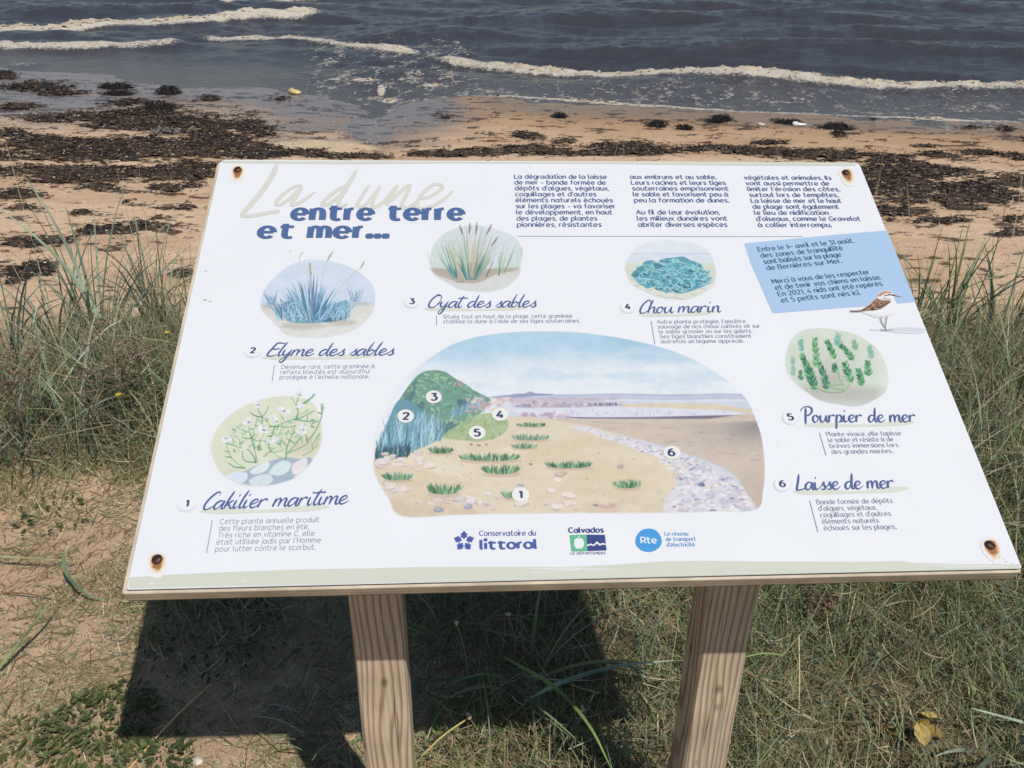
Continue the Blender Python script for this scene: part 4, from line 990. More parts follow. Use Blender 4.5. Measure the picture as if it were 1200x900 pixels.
for j in range(90): x = R(470, 560); top = np.interp(x, [450, 476, 492, 508, 534, 556, 576], [515, 458, 440, 436, 446, 459, 470]); A.ell(x, top + R(0, 8), R(1.2, 2.6), R(1, 2), pick([(110, 170, 120), (140, 192, 140), (84, 146, 110), (66, 124, 100)]), .8)
for j in range(6): A.stroke([(536 + R(-1, 5), 452), (536 + R(-1, 6), 446 + R(-1, 2))], 1.4, .8, pick([(186, 110, 160), (206, 140, 180), (160, 90, 140)]), .85)
A.poly(catmull([(440, 540), (446, 515), (456, 490), (466, 470), (480, 470), (494, 482), (506, 500), (512, 515), (490, 526), (462, 538)], 4, True), (74, 142, 166), .95)
for j in range(520):
    x = R(442, 516); y = np.interp(x, [440, 470, 512], [538, 534, 516]) + R(-8, 2); ln = R(14, 46) * np.interp(x, [444, 470, 490, 514], [.6, 1.15, 1.0, .5])
    blade(A, x, y, R(-.25, .45), ln, R(.9, 1.9), pick([(90, 162, 186), (120, 184, 204), (62, 124, 150), (150, 204, 216), (50, 104, 128), (84, 154, 180), (168, 214, 222)]), R(-.2, .4), .9, free=False)
for j in range(60): x = R(440, 480); blade(A, x, 540 - (x - 440) * .1 + R(-3, 0), R(-.2, .4), R(8, 20), 1.6, pick([(28, 66, 84), (40, 84, 96), (24, 54, 66)]), .2, .9, free=False)
for j in range(70): x = R(528, 566); blade(A, x, np.interp(x, [528, 566], [488, 474]) + R(-3, 4), R(-.1, .5), R(6, 14), 1.2, pick([(120, 184, 204), (150, 200, 214), (80, 140, 176)]), .2, .85, free=False)
A.poly(catmull([(518, 512), (534, 500), (552, 490), (570, 484), (590, 488), (596, 498), (588, 510), (566, 517), (540, 516)], 4, True), (150, 182, 116), .9, 2)
for j in range(150): x = R(520, 594); y = R(488, 516); A.stroke([(x, y), (x + R(-1, 3), y - R(1, 4))], 1.3, .7, pick([(126, 166, 96), (160, 192, 124), (178, 204, 140), (100, 144, 86), (196, 210, 160)]), .75) if ((x - 557) / 38) ** 2 + ((y - 502) / 15) ** 2 < 1 else None
for j in range(40): A.ell(R(548, 600), R(466, 484), R(2, 5), R(1.2, 2.6), pick([(226, 196, 186), (210, 168, 172), (232, 214, 204), (198, 156, 170)]), .7, wob=.1, seed=j)
# stones
for j in range(80):
    reg = j % 4
    x, y = ((R(445, 510), R(530, 552)), (R(560, 700), R(572, 596)), (R(505, 560), R(582, 590)), (R(445, 480), R(556, 575)))[reg]
    if x > 560 and y < 560: continue
    rx = R(2.5, 8); ry = rx * R(.4, .6)
    A.ell(x, y + .8, rx * 1.08, ry * 1.1, pick([(196, 162, 138), (186, 158, 146), (206, 176, 150)]), .75, wob=.1, seed=j)
    A.ell(x, y, rx, ry, pick([(240, 230, 216), (230, 216, 200), (222, 206, 196), (236, 224, 222)]), .85, 1.2, wob=.12, seed=j + 3)
for x, y, rx, ry, c in ((514, 597.6, 7, 3, (140, 144, 168)), (549, 594, 5, 3.6, (150, 152, 176)), (610, 569, 4, 2, (150, 156, 172)), (712, 593, 9, 3, (206, 156, 150)), (763, 565, 3.6, 1.6, (226, 202, 120)), (727, 547, 4.6, 2.4, (176, 142, 132)), (657, 556, 8, 3.4, (196, 160, 138)), (622, 544, 2.4, 1.2, (110, 96, 100)), (698, 592, 3, 1.4, (108, 110, 130)), (822, 568, 4.6, 2.2, (76, 84, 140)), (552, 521, 2, 1, (90, 80, 76)), (561, 522, 2.4, 1, (90, 80, 76)), (570, 521, 1.6, .9, (90, 80, 76)), (653, 562, 5, 2, (236, 228, 220))):
    A.ell(x, y, rx, ry, c, .9, wob=.12, seed=x); A.ell(x - rx * .2, y - ry * .3, rx * .5, ry * .4, np.array(c) * .4 + 140, .6)
# dune plants in rows
def bush(cx, cy, hw, hh, dark=1.0):
    A.ell(cx + 1, cy + hh * .55, hw * 1.1, hh * .45, (196, 158, 128), .6, 1.5)
    for j in range(int(hw * 4.2)):
        q = R(-1, 1); x = cx + q * hw; f = math.sqrt(max(0, 1 - q * q))
        blade(A, x, cy + hh * .5 * f, q * .6 + R(-.4, .4), hh * R(.6, 1.35) * (.5 + .6 * f), R(1.2, 2.2), pick([(78, 140, 84), (110, 172, 110), (50, 104, 66), (140, 192, 130), (36, 80, 56)]) * dark + (1 - dark) * 200, 0, .9, free=False)
for b in ((573.4, 536.5, 34, 7), (586.6, 551, 20, 8.5), (519.6, 574, 18, 10), (466, 559, 16, 7), (516.5, 528, 13, 6.5), (666, 545, 26, 6.5), (735, 568, 15, 7.5), (596, 580, 6, 7), (622.6, 498, 16, 3.6)): bush(*b)
for b in ((622, 513, 20, 5.5, .75), (614, 523, 14, 5, .8)): bush(*b)
for j in range(110): x, y = R(450, 790), R(530, 598); A.ell(x, y, R(.5, 1.6), R(.3, .8), pick([(150, 130, 116), (196, 172, 146), (120, 104, 100)]), .5)
A.grain(5, .5, 61); A.done('dune_panorama', 'large arched watercolour of a dune and beach', fade=.17)

# --- the little wader standing over the call-out
A = Art(994, 340, 1084, 392, 2.0)
P6 = lambda L_: zpts(L_, 905, 335, 6)
A.poly(catmull(P6([(695, 308), (780, 306), (880, 296), (960, 294), (1060, 302), (1076, 318), (1040, 328), (900, 328), (830, 318)]), 4, True), (212, 214, 226), .95, 1.5)
A.stroke(P6([(760, 312), (800, 316), (845, 312)]), 1.4, .8, (120, 112, 118), .9)
for L_ in ([(763, 215), (765, 250), (785, 285), (795, 312)], [(806, 212), (798, 255), (795, 285), (795, 312)]): A.stroke(P6(L_), 1.1, .9, (98, 92, 98), .95)
A.poly(catmull(P6([(640, 185), (690, 160), (760, 130), (800, 100), (846, 98), (872, 135), (874, 170), (850, 198), (800, 214), (740, 216), (690, 206)]), 4, True), (240, 241, 246), 1)
A.poly(catmull(P6([(660, 190), (720, 208), (790, 212), (840, 196), (800, 220), (730, 220)]), 4, True), (204, 206, 206), .7, 1.5)
A.poly(catmull(P6([(552, 180), (620, 172), (680, 135), (730, 92), (780, 84), (832, 112), (815, 130), (780, 155), (740, 172), (660, 180), (600, 186)]), 4, True), (150, 108, 84), 1)
for L_, w0, c in (([(552, 181), (600, 182), (650, 176)], 1.8, (60, 46, 44)), ([(640, 172), (690, 140), (730, 100)], 1.8, (92, 62, 52)), ([(690, 165), (740, 140), (800, 110)], 1.6, (84, 58, 50)), ([(700, 172), (760, 150), (822, 118)], 2.2, (52, 38, 38)), ([(700, 130), (720, 150)], 1.6, (206, 160, 128)), ([(730, 110), (760, 140)], 1.6, (216, 172, 140)), ([(720, 160), (750, 165)], 1.4, (210, 164, 132)), ([(760, 105), (785, 120)], 1.4, (198, 150, 118)), ([(660, 165), (690, 160)], 1.2, (190, 140, 110)), ([(738, 120), (742, 136)], 1.6, (48, 36, 36))):
    A.stroke(P6(L_), w0, .7, c, .9)
A.poly(catmull(P6([(742, 90), (750, 60), (780, 42), (820, 44), (850, 62), (850, 78), (846, 100), (800, 104), (765, 100)]), 4, True), (238, 239, 244), 1)
A.poly(catmull(P6([(740, 74), (756, 54), (790, 40), (828, 44), (838, 54), (800, 54), (775, 66), (758, 78)]), 4, True), (190, 132, 98), .97)
A.stroke(P6([(790, 72), (820, 66), (846, 70)]), 1.3, .9, (70, 52, 50), .95); A.stroke(P6([(780, 88), (800, 94), (835, 100)]), 1.2, .7, (150, 112, 96), .8)
A.stroke(P6([(844, 66), (870, 74), (905, 77)]), 1.9, .6, (44, 40, 46), 1); A.ell(905 + 822 / 6, 335 + 64 / 6, .8, .8, (26, 22, 24), 1)
A.done('bird_picture', 'painted small brown and white shore bird', z=.0009)

# --- rust stains around the screws
SCREW_PX = ((278.6, 199.8), (990.6, 203), (184.5, 656), (1159.5, 639.3))
for sx_, sy_ in SCREW_PX:
    big = sy_ > 400
    A = Art(sx_ - 16, sy_ - 14, sx_ + 18, sy_ + 22, 2.0)
    dx, dy = A.X - sx_ - (1.5 if sx_ > 600 else 0), A.Y - sy_
    k_ = 1.35 if big else 1.0
    r = np.hypot(dx / k_ - np.maximum(0, dy) * (.25 if sx_ > 900 else -.05), np.where(dy > 0, dy * .58, dy * 1.25) / k_) + 2.2 * (fbm(A.X * .4, A.Y * .4, 3, int(sx_)) - .5)
    A.wash((240, 214, 170), sstep(9.5, 4, r), .8); A.wash((222, 166, 92), sstep(7.2, 4, r), .85); A.wash((150, 84, 44), sstep(5.6, 3.8, r), .8)
    A.done('rust_stain', 'orange rust stain below a screw', z=.0004)

# ------------------------------------------------------------------ screws
RUST = mat_flat('rusty_steel', (.085, .045, .035), .55, .5, .5, 300, .55)
for sx_, sy_ in SCREW_PX:
    q = Bp(sx_, sy_); r = .0056 if sy_ < 400 else .0058
    m_ = MB(); seg = 24; prof = [(1.0, 0), (1.0, .0016), (.86, .0030), (.55, .0040), (.30, .0043)]
    V = [(r * a * cos(2 * pi * k / seg), r * a * sin(2 * pi * k / seg), z) for a, z in prof for k in range(seg)]
    Fc = [(i * seg + k, i * seg + (k + 1) % seg, (i + 1) * seg + (k + 1) % seg, (i + 1) * seg + k) for i in range(len(prof) - 1) for k in range(seg)] + [tuple(range((len(prof) - 1) * seg, len(prof) * seg))]
    # domed head, no groove cut into it
    m_.add(V, Fc)
    o = link('screw', m_.mesh('screw', True), RUST, board)
    o.matrix_local = BM @ Matrix.Translation((q[0], q[1], 0.0002))
    g = MB(); a_ = R(.3, 1.2) if sy_ < 400 else (.5 if sx_ < 600 else -.75)
    c_, s_ = cos(a_), sin(a_); L_, wd = r * .82, r * .14
    P = [(-L_, -wd), (L_, -wd), (L_, wd), (-L_, wd)]
    top = [(x * c_ - y * s_, x * s_ + y * c_) for x, y in P]
    V = [(x, y, .0024) for x, y in top] + [(x, y, .0047) for x, y in top]
    g.add(V, [(4, 5, 6, 7), (0, 1, 5, 4), (1, 2, 6, 5), (2, 3, 7, 6), (3, 0, 4, 7)])
    d = link('drive_slot', g.mesh('drive_slot'), mat_flat('slot_shaded_rust', (.02, .012, .01), .8, .2), o)  # raised bar, the shade of a groove put into its dark rust colour

# ------------------------------------------------------------------ posts
def mat_post():
    m, nt, p = new_mat('pine_post_wood')
    tc = N(nt, 'ShaderNodeTexCoord'); sp = N(nt, 'ShaderNodeSeparateXYZ'); nt.links.new(tc.outputs['Object'], sp.inputs[0])
    oi = N(nt, 'ShaderNodeObjectInfo')
    mp = N(nt, 'ShaderNodeMapping'); mp.inputs['Scale'].default_value = (10, 10, 1.7); nt.links.new(tc.outputs['Object'], mp.inputs[0])
    lv = N(nt, 'ShaderNodeVectorMath', operation='SCALE'); lv.inputs['Scale'].default_value = 7.0
    nt.links.new(oi.outputs['Location'], lv.inputs[0]); nt.links.new(lv.outputs[0], mp.inputs['Location'])
    n1 = N(nt, 'ShaderNodeTexNoise'); n1.inputs['Scale'].default_value = 1; n1.inputs['Detail'].default_value = 2; n1.inputs['Roughness'].default_value = .4
    nt.links.new(mp.outputs[0], n1.inputs['Vector'])
    xy = N(nt, 'ShaderNodeMath', operation='MULTIPLY_ADD'); xy.inputs[1].default_value = .55
    nt.links.new(sp.outputs['Y'], xy.inputs[0]); nt.links.new(sp.outputs['X'], xy.inputs[2])
    a = N(nt, 'ShaderNodeMath', operation='MULTIPLY'); a.inputs[1].default_value = 640; nt.links.new(xy.outputs[0], a.inputs[0])
    b = N(nt, 'ShaderNodeMath', operation='MULTIPLY_ADD'); b.inputs[1].default_value = 58; nt.links.new(n1.outputs['Fac'], b.inputs[0]); nt.links.new(a.outputs[0], b.inputs[2])
    sn = N(nt, 'ShaderNodeMath', operation='SINE'); nt.links.new(b.outputs[0], sn.inputs[0])
    cr = N(nt, 'ShaderNodeValToRGB'); e = cr.color_ramp.elements
    e[0].position = .0; e[0].color = (.57, .46, .335, 1); e[1].position = 1; e[1].color = (.34, .235, .155, 1)
    for pos, c in ((.45, (.54, .43, .31)), (.74, (.47, .36, .25)), (.93, (.345, .24, .16))):
        q = e.new(pos); q.color = (*c, 1)
    mr = N(nt, 'ShaderNodeMapRange'); mr.inputs[1].default_value = -1; mr.inputs[2].default_value = 1; nt.links.new(sn.outputs[0], mr.inputs[0]); nt.links.new(mr.outputs[0], cr.inputs[0])
    m2 = N(nt, 'ShaderNodeMapping'); m2.inputs['Scale'].default_value = (420, 420, 14); nt.links.new(tc.outputs['Object'], m2.inputs[0])
    n2 = N(nt, 'ShaderNodeTexNoise'); n2.inputs['Scale'].default_value = 1; n2.inputs['Detail'].default_value = 3; nt.links.new(m2.outputs[0], n2.inputs['Vector'])
    n3 = N(nt, 'ShaderNodeTexNoise'); n3.inputs['Scale'].default_value = 9; n3.inputs['Detail'].default_value = 5; nt.links.new(tc.outputs['Object'], n3.inputs['Vector'])
    r2 = N(nt, 'ShaderNodeMapRange'); r2.inputs[1].default_value = .25; r2.inputs[2].default_value = .75; r2.inputs[3].default_value = .78; r2.inputs[4].default_value = 1.16; nt.links.new(n2.outputs['Fac'], r2.inputs[0])
    r3 = N(nt, 'ShaderNodeMapRange'); r3.inputs[1].default_value = .3; r3.inputs[2].default_value = .7; r3.inputs[3].default_value = .82; r3.inputs[4].default_value = 1.1; nt.links.new(n3.outputs['Fac'], r3.inputs[0])
    mu = N(nt, 'ShaderNodeMath', operation='MULTIPLY'); nt.links.new(r2.outputs[0], mu.inputs[0]); nt.links.new(r3.outputs[0], mu.inputs[1])
    # drying cracks along the grain and a few knots
    m4 = N(nt, 'ShaderNodeMapping'); m4.inputs['Scale'].default_value = (150, 150, 5); nt.links.new(tc.outputs['Object'], m4.inputs[0]); nt.links.new(lv.outputs[0], m4.inputs['Location'])
    n4 = N(nt, 'ShaderNodeTexNoise'); n4.inputs['Scale'].default_value = 1; n4.inputs['Detail'].default_value = 2; nt.links.new(m4.outputs[0], n4.inputs['Vector'])
    r4 = N(nt, 'ShaderNodeMapRange'); r4.inputs[1].default_value = .27; r4.inputs[2].default_value = .33; r4.inputs[3].default_value = .35; r4.inputs[4].default_value = 1; nt.links.new(n4.outputs['Fac'], r4.inputs[0])
    m5 = N(nt, 'ShaderNodeMapping'); m5.inputs['Scale'].default_value = (22, 22, 13); nt.links.new(tc.outputs['Object'], m5.inputs[0]); nt.links.new(lv.outputs[0], m5.inputs['Location'])
    v5 = N(nt, 'ShaderNodeTexVoronoi'); v5.inputs['Scale'].default_value = 1; nt.links.new(m5.outputs[0], v5.inputs['Vector'])
    r5 = N(nt, 'ShaderNodeMapRange'); r5.inputs[1].default_value = .06; r5.inputs[2].default_value = .17; r5.inputs[3].default_value = .5; r5.inputs[4].default_value = 1; nt.links.new(v5.outputs['Distance'], r5.inputs[0])
    mu2 = N(nt, 'ShaderNodeMath', operation='MULTIPLY'); nt.links.new(mu.outputs[0], mu2.inputs[0]); nt.links.new(r4.outputs[0], mu2.inputs[1])
    mu3 = N(nt, 'ShaderNodeMath', operation='MULTIPLY'); nt.links.new(mu2.outputs[0], mu3.inputs[0]); nt.links.new(r5.outputs[0], mu3.inputs[1])
    sc = N(nt, 'ShaderNodeVectorMath', operation='SCALE'); nt.links.new(cr.outputs[0], sc.inputs[0]); nt.links.new(mu3.outputs[0], sc.inputs['Scale'])
    nt.links.new(sc.outputs[0], p.inputs['Base Color'])
    bp = N(nt, 'ShaderNodeBump'); bp.inputs['Strength'].default_value = .3; bp.inputs['Distance'].default_value = .0015; nt.links.new(mr.outputs[0], bp.inputs['Height']); nt.links.new(bp.outputs[0], p.inputs['Normal'])
    p.inputs['Roughness'].default_value = .85; p.inputs['Specular IOR Level'].default_value = .15
    return m
WOODP = mat_post()
def post(xc, yc, wd, dp):
    """square pine post, top cut to the slope of the board"""
    ex = np.array([_ex[0], _ex[1]]); ey = np.array([_ey[0], _ey[1]])
    c = .0035; hw, hd = wd / 2, dp / 2
    ring = [(-hw + c, -hd), (hw - c, -hd), (hw, -hd + c), (hw, hd - c), (hw - c, hd), (-hw + c, hd), (-hw, hd - c), (-hw, -hd + c)]
    V = []; n = 8
    zs = np.linspace(-.35, .6, 12)
    for z in list(zs):
        for a, b in ring:
            p = np.array([xc, yc]) + ex * a + ey * b
            V.append((*p, z))
    for a, b in ring:
        p = np.array([xc, yc]) + ex * a + ey * b
        # underside of the plywood
        q = BO + BN * (-.0252)
        z = q[2] - ((p[0] - q[0]) * BN[0] + (p[1] - q[1]) * BN[1]) / BN[2]
        V.append((*p, z))
    r = len(zs)
    Fc = [(i * n + k, i * n + (k + 1) % n, (i + 1) * n + (k + 1) % n, (i + 1) * n + k) for i in range(r) for k in range(n)] + [tuple(range(r * n, r * n + n))]
    me = mesh_np('post', np.array(V) - (xc, yc, 0), Fc)
    o = link('post', me, WOODP, board); o.location = (xc - BASE[0], yc - BASE[1], 0)
    return o
post(-.184, .908 + .0355, .0712, .0705)
post(.311, .948 + .035, .0702, .0695)
# ------------------------------------------------------------------ terrain: dune top, beach, sea
SEA_Z = CAM_H - 3.25
_sx = np.array([-300, -100, 0, 100, 200, 300, 360, 410, 445, 480, 540, 600, 680, 760, 860, 960, 1060, 1200, 1320, 1500])
_sy = np.array([72, 78, 82, 88, 94, 102, 112, 124, 136, 124, 113, 114, 121, 126, 132, 136, 139, 146, 152, 160])
_sp = at_z(_sx, _sy, SEA_Z)
_ss = _sp[:, 0] / _sp[:, 1]
def shore_y(x, y):
    s = x / np.maximum(y, .5)
    return np.interp(s, _ss, _sp[:, 1])

def crest_y(x):
    """where the dune top ends and the sand falls to the beach"""
    return 2.85 - .62 * sstep(-1.3, -2.0, x) + .1 * sstep(1.2, 2, x)

def ground_z(x, y):
    x = np.asarray(x, float); y = np.asarray(y, float)
    ys = shore_y(x, y)
    beach = SEA_Z + np.where(y < ys, .036 * (ys - y), -.05 * (y - ys))
    beach = beach + .07 * (fbm(x * .45, y * .6, 4, 101, .6) - .5)
    top = .05 * (fbm(x * .9, y * .9, 3, 111) - .5) + .015 * (fbm(x * 6, y * 6, 3, 113) - .5)
    e = crest_y(x)
    k = sstep(e, e + 4.0, y + .4 * (fbm(x * .6, y * .3, 2, 121) - .5))
    return top * (1 - k) + beach * k

def grid(xs_of, ys):
    pass

# dune top: one sheet of sandy soil
def sheet(xs, ys):
    X, Y = np.meshgrid(xs, ys)
    idx = np.arange(X.size).reshape(X.shape)
    Fq = np.stack([idx[:-1, :-1], idx[:-1, 1:], idx[1:, 1:], idx[1:, :-1]], -1).reshape(-1, 4)
    return X, Y, Fq

SAND_DRY = lin((198, 166, 132)) * .80
def mat_ground():
    m, nt, p = new_mat('sandy_soil')
    a = N(nt, 'ShaderNodeAttribute', attribute_name='col'); tc = N(nt, 'ShaderNodeTexCoord')
    n1 = N(nt, 'ShaderNodeTexNoise'); n1.inputs['Scale'].default_value = 140; n1.inputs['Detail'].default_value = 6; n1.inputs['Roughness'].default_value = .7
    nt.links.new(tc.outputs['Object'], n1.inputs['Vector'])
    mr = N(nt, 'ShaderNodeMapRange'); mr.inputs[1].default_value = .3; mr.inputs[2].default_value = .7; mr.inputs[3].default_value = .68; mr.inputs[4].default_value = 1.22
    nt.links.new(n1.outputs['Fac'], mr.inputs[0])
    sc = N(nt, 'ShaderNodeVectorMath', operation='SCALE'); nt.links.new(a.outputs['Color'], sc.inputs[0]); nt.links.new(mr.outputs[0], sc.inputs['Scale'])
    nt.links.new(sc.outputs[0], p.inputs['Base Color'])
    b = N(nt, 'ShaderNodeBump'); b.inputs['Strength'].default_value = .7; b.inputs['Distance'].default_value = .006
    nt.links.new(n1.outputs['Fac'], b.inputs['Height']); nt.links.new(b.outputs[0], p.inputs['Normal'])
    p.inputs['Roughness'].default_value = .95; p.inputs['Specular IOR Level'].default_value = .1
    return m
X, Y, Fq = sheet(np.linspace(-8, 8, 560), np.concatenate([np.linspace(-4, .6, 30)[:-1], np.linspace(.6, 4.6, 260)]))
Z = ground_z(X, Y)
Z = Z + .012 * (fbm(X * 22, Y * 22, 3, 131) - .5) - .012 * sstep(4.4, 4.6, Y)
c1 = lin((218, 187, 154)) * .9; c2 = lin((184, 154, 122)) * .85; c3 = lin((86, 78, 56)) * .7
t = fbm(X * 3, Y * 3, 4, 141)[..., None]; g = sstep(.45, .62, fbm(X * 1.6 + 4, Y * 1.6, 4, 151))[..., None]
bare = np.maximum(sstep(.15, -.25, X) * sstep(2.35, 2.0, Y), sstep(-.1, .5, Y - crest_y(X)))[..., None]
col = c1 * (1 - t * .6) + c2 * t * .6
col = col * (bare + (1 - bare) * .42) + (1 - bare) * .58 * c3
col = col * (1 - .35 * g * (1 - .4 * bare)) + c3 * .35 * g * (1 - .4 * bare)
dune = link('dune_ground', mesh_np('dune_ground', np.stack([X, Y, Z], -1), Fq, col.reshape(-1, 3), True), mat_ground(), kind='structure')

# ------------------------------------------------------------------ what lies on the beach, laid out from the photograph
WRACK = [  # cx, cy, rx, ry, tilt of each patch of weed in photo pixels
    (37, 102, 40, 5, 0), (4, 88, 14, 5, 0), (71, 109, 34, 2.6, 0), (245, 116, 16, 3.4, 0), (20, 126, 22, 3.4, 0), (56, 140, 30, 5.5, .03), (118, 140, 18, 4, 0), (150, 138, 54, 12, -.02), (185, 127, 16, 8, 0),
    (158, 120, 26, 2.6, 0), (217, 142, 42, 6, 0), (250, 160, 42, 18, .05), (292, 152, 40, 10, .15), (278, 168, 48, 12, .05), (130, 177, 130, 15, 0), (60, 170, 60, 10, 0), (15, 155, 24, 8, 0), (50, 200, 80, 9, 0), (150, 202, 100, 8, .03), (217, 200, 44, 13, 0), (230, 178, 30, 8, 0),
    (25, 228, 38, 9, 0), (121, 220, 28, 4.5, 0), (195, 221, 28, 5.5, 0), (33, 243, 26, 3.4, 0), (93, 250, 14, 3, 0), (147, 237, 9, 3.4, -.2), (210, 243, 32, 3.6, 0), (187, 256, 22, 3.4, 0), (133, 270, 70, 10, -.1), (43, 283, 46, 9, -.05), (37, 315, 26, 9, -.1), (17, 330, 16, 5, -.2), (217, 320, 18, 5, 0), (160, 264, 30, 6, -.1), (100, 210, 60, 5, 0),
    (330, 116, 15, 3.2, 0), (298, 182, 66, 5, 0), (410, 184, 60, 2.6, 0), (516, 181, 54, 4.4, 0), (560, 178, 40, 3.5, 0), (520, 137, 13, 2.2, .05), (360, 178, 24, 2, 0),
    (1022, 139, 9, 2, .1), (725, 172, 44, 4.2, -.02), (625, 176, 44, 4.4, 0), (820, 175, 38, 5, 0), (890, 178, 50, 4, 0), (960, 181, 66, 7, 0), (1145, 178, 28, 4.4, .1), (1192, 184, 20, 5, .1), (620, 160, 18, 4, .1), (660, 166, 14, 3, 0), (760, 178, 40, 4, 0), (700, 180, 60, 3, 0),
    (1060, 214, 60, 22, .05), (1145, 224, 70, 15, 0), (1100, 182, 34, 4, .1), (1055, 250, 40, 7, .05), (1105, 258, 40, 4, .02), (1186, 258, 28, 5.5, 0), (1186, 273, 18, 3.4, 0), (1043, 186, 34, 8, .05), (1090, 200, 70, 7, .08), (1180, 215, 40, 9, 0), (1010, 200, 40, 9, 0), (1130, 243, 26, 4, 0),
    (1215, 165, 20, 5, 0), (1080, 172, 20, 2, 0), (900, 168, 20, 2, 0), (1140, 150, 16, 1.6, 0), (985, 160, 8, 2, 0), (1180, 152, 14, 3, 0), (-60, 180, 80, 20, 0), (-80, 250, 60, 12, 0), (1280, 230, 70, 22, 0), (1300, 180, 60, 8, 0)]

fan = np.concatenate([np.linspace(-1.7, -.66, 90)[:-1], np.linspace(-.66, .66, 900), np.linspace(.66, 1.7, 90)[1:]])
rows = []
y_ = 4.6
while y_ < 21.5:
    rows.append(y_); y_ += max(.012, y_ * y_ / (F * 3.1) * .95)
rows = np.array(rows)
S_, Yb = np.meshgrid(fan, rows); Xb = S_ * Yb
idx = np.arange(Xb.size).reshape(Xb.shape)
Fb = np.stack([idx[:-1, :-1], idx[:-1, 1:], idx[1:, 1:], idx[1:, :-1]], -1).reshape(-1, 4)
Zb = ground_z(Xb, Yb)
U, Vv = to_px(np.stack([Xb, Yb, Zb], -1))
wrk = np.full(Xb.shape, -1.0)
for cx, cy, rx, ry, ti in WRACK:
    dx, dy = U - cx, Vv - cy - ti * (U - cx)
    wrk = np.maximum(wrk, 1 - np.sqrt((dx / rx) ** 2 + (dy / ry) ** 2))
na = fbm(Xb * 1.1, Yb * 2.6, 5, 201, .6) - .5
nb = fbm(Xb * 7, Yb * 10, 4, 205, .65) - .5
nc = fbm(Xb * .35, Yb * 1.2, 3, 209) - .5
nd = fbm(Xb * .7 + 2 * nc, Yb * 4.2, 4, 207, .6) - .5
ne = fbm(Xb * 11, Yb * 17, 4, 213, .7) - .5
wm = wrk * 1.0 + na * 1.15 + nb * 1.3 + nd * 1.2 + ne * .9 - .06 + .07 * (U < 330) * (Vv < 215) + .08 * (U < 260) * (Vv < 215) * (Vv > 120)
wm = np.maximum(wm, np.minimum(.25, wrk * .5 + nd * .9 + ne * 2.4 + nb * .9 - .42 - .25 * (wrk < -.95)))
# scattered fine debris all over
deb = fbm(Xb * 3.2, Yb * 6.5, 5, 215, .7) + .18 * fbm(Xb * .4, Yb * 1.1, 3, 216) - .09
deb_thr = np.where(Vv < 172, .595, .63) - .03 * (U < 430) * (Vv < 145)
d_sh = shore_y(Xb, Yb) - Yb
# wetness
left = sstep(600, 500, U + 60 * nc)
wet = sstep(2.3, .7, d_sh + 1.2 * nc) * (1 - left)
wet = np.maximum(wet, left * sstep(156 + 22 * sstep(260, 350, U), 112 + 26 * sstep(260, 350, U), Vv + 60 * nc + 26 * na))
wet = np.maximum(wet, sstep(60, 20, np.hypot((U - 430), (Vv - 145) * 1.5) + 40 * na) * 1.0)
wet = np.maximum(wet, .8 * sstep(1, .5, np.hypot((U - 195) / 26, (Vv - 152) / 8)))
pool = np.maximum(sstep(.62, .8, wet - .25 * sstep(.1, .3, nc) + .5 * na) * left, wet * (np.abs(U - 420) < 60))
dry = lin((216, 186, 155)) * .86; dry2 = lin((204, 172, 140)) * .84
damp = lin((184, 150, 116)) * .78; grey = lin((150, 138, 132)) * .72
t = sstep(.35, .7, fbm(Xb * .8, Yb * 2, 4, 221))[..., None]
col = dry * (1 - t) + dry2 * t
dm = sstep(4.2, 1.4, d_sh + 2.6 * nc)[..., None] * .8
col = col * (1 - dm) + damp * 1.12 * dm
col = col * (1 - wet[..., None]) + (damp * .75 * (1 - left[..., None]) + grey * left[..., None]) * wet[..., None]
crm = (sstep(1, .72, np.hypot((U - 370) / 78, (Vv - 173) / 9.5) + .5 * nb))[..., None]
col = col * (1 - crm) + lin((218, 196, 160)) * .8 * crm
gp = (sstep(1, .6, np.hypot((U - 196) / 30, (Vv - 152) / 8.5)))[..., None]
col = col * (1 - gp) + lin((150, 140, 130)) * .7 * gp
pale = (sstep(1, .5, np.hypot((U - 285) / 46, (Vv - 131) / 12) + .9 * na) * .8)[..., None]
col = col * (1 - pale) + lin((176, 160, 144)) * .75 * pale
wet = wet * (1 - crm[..., 0]) * (1 - .6 * pale[..., 0])
dk = sstep(0, .05, deb - deb_thr)[..., None] * sstep(-.2, .4, d_sh)[..., None] * .85
col = col * (1 - dk) + lin((70, 58, 52)) * .6 * dk
wd = sstep(-.16, .04, wm)[..., None] * .55
col = col * (1 - wd) + lin((84, 68, 56)) * .7 * wd
col = col * (.9 + .22 * fbm(Xb * 14, Yb * 20, 3, 231)[..., None])
Zs = Zb + .012 * (fbm(Xb * 5, Yb * 8, 4, 235) - .5) * (1 - wet) + .02 * nb * (1 - wet) * sstep(11, 7, Yb)

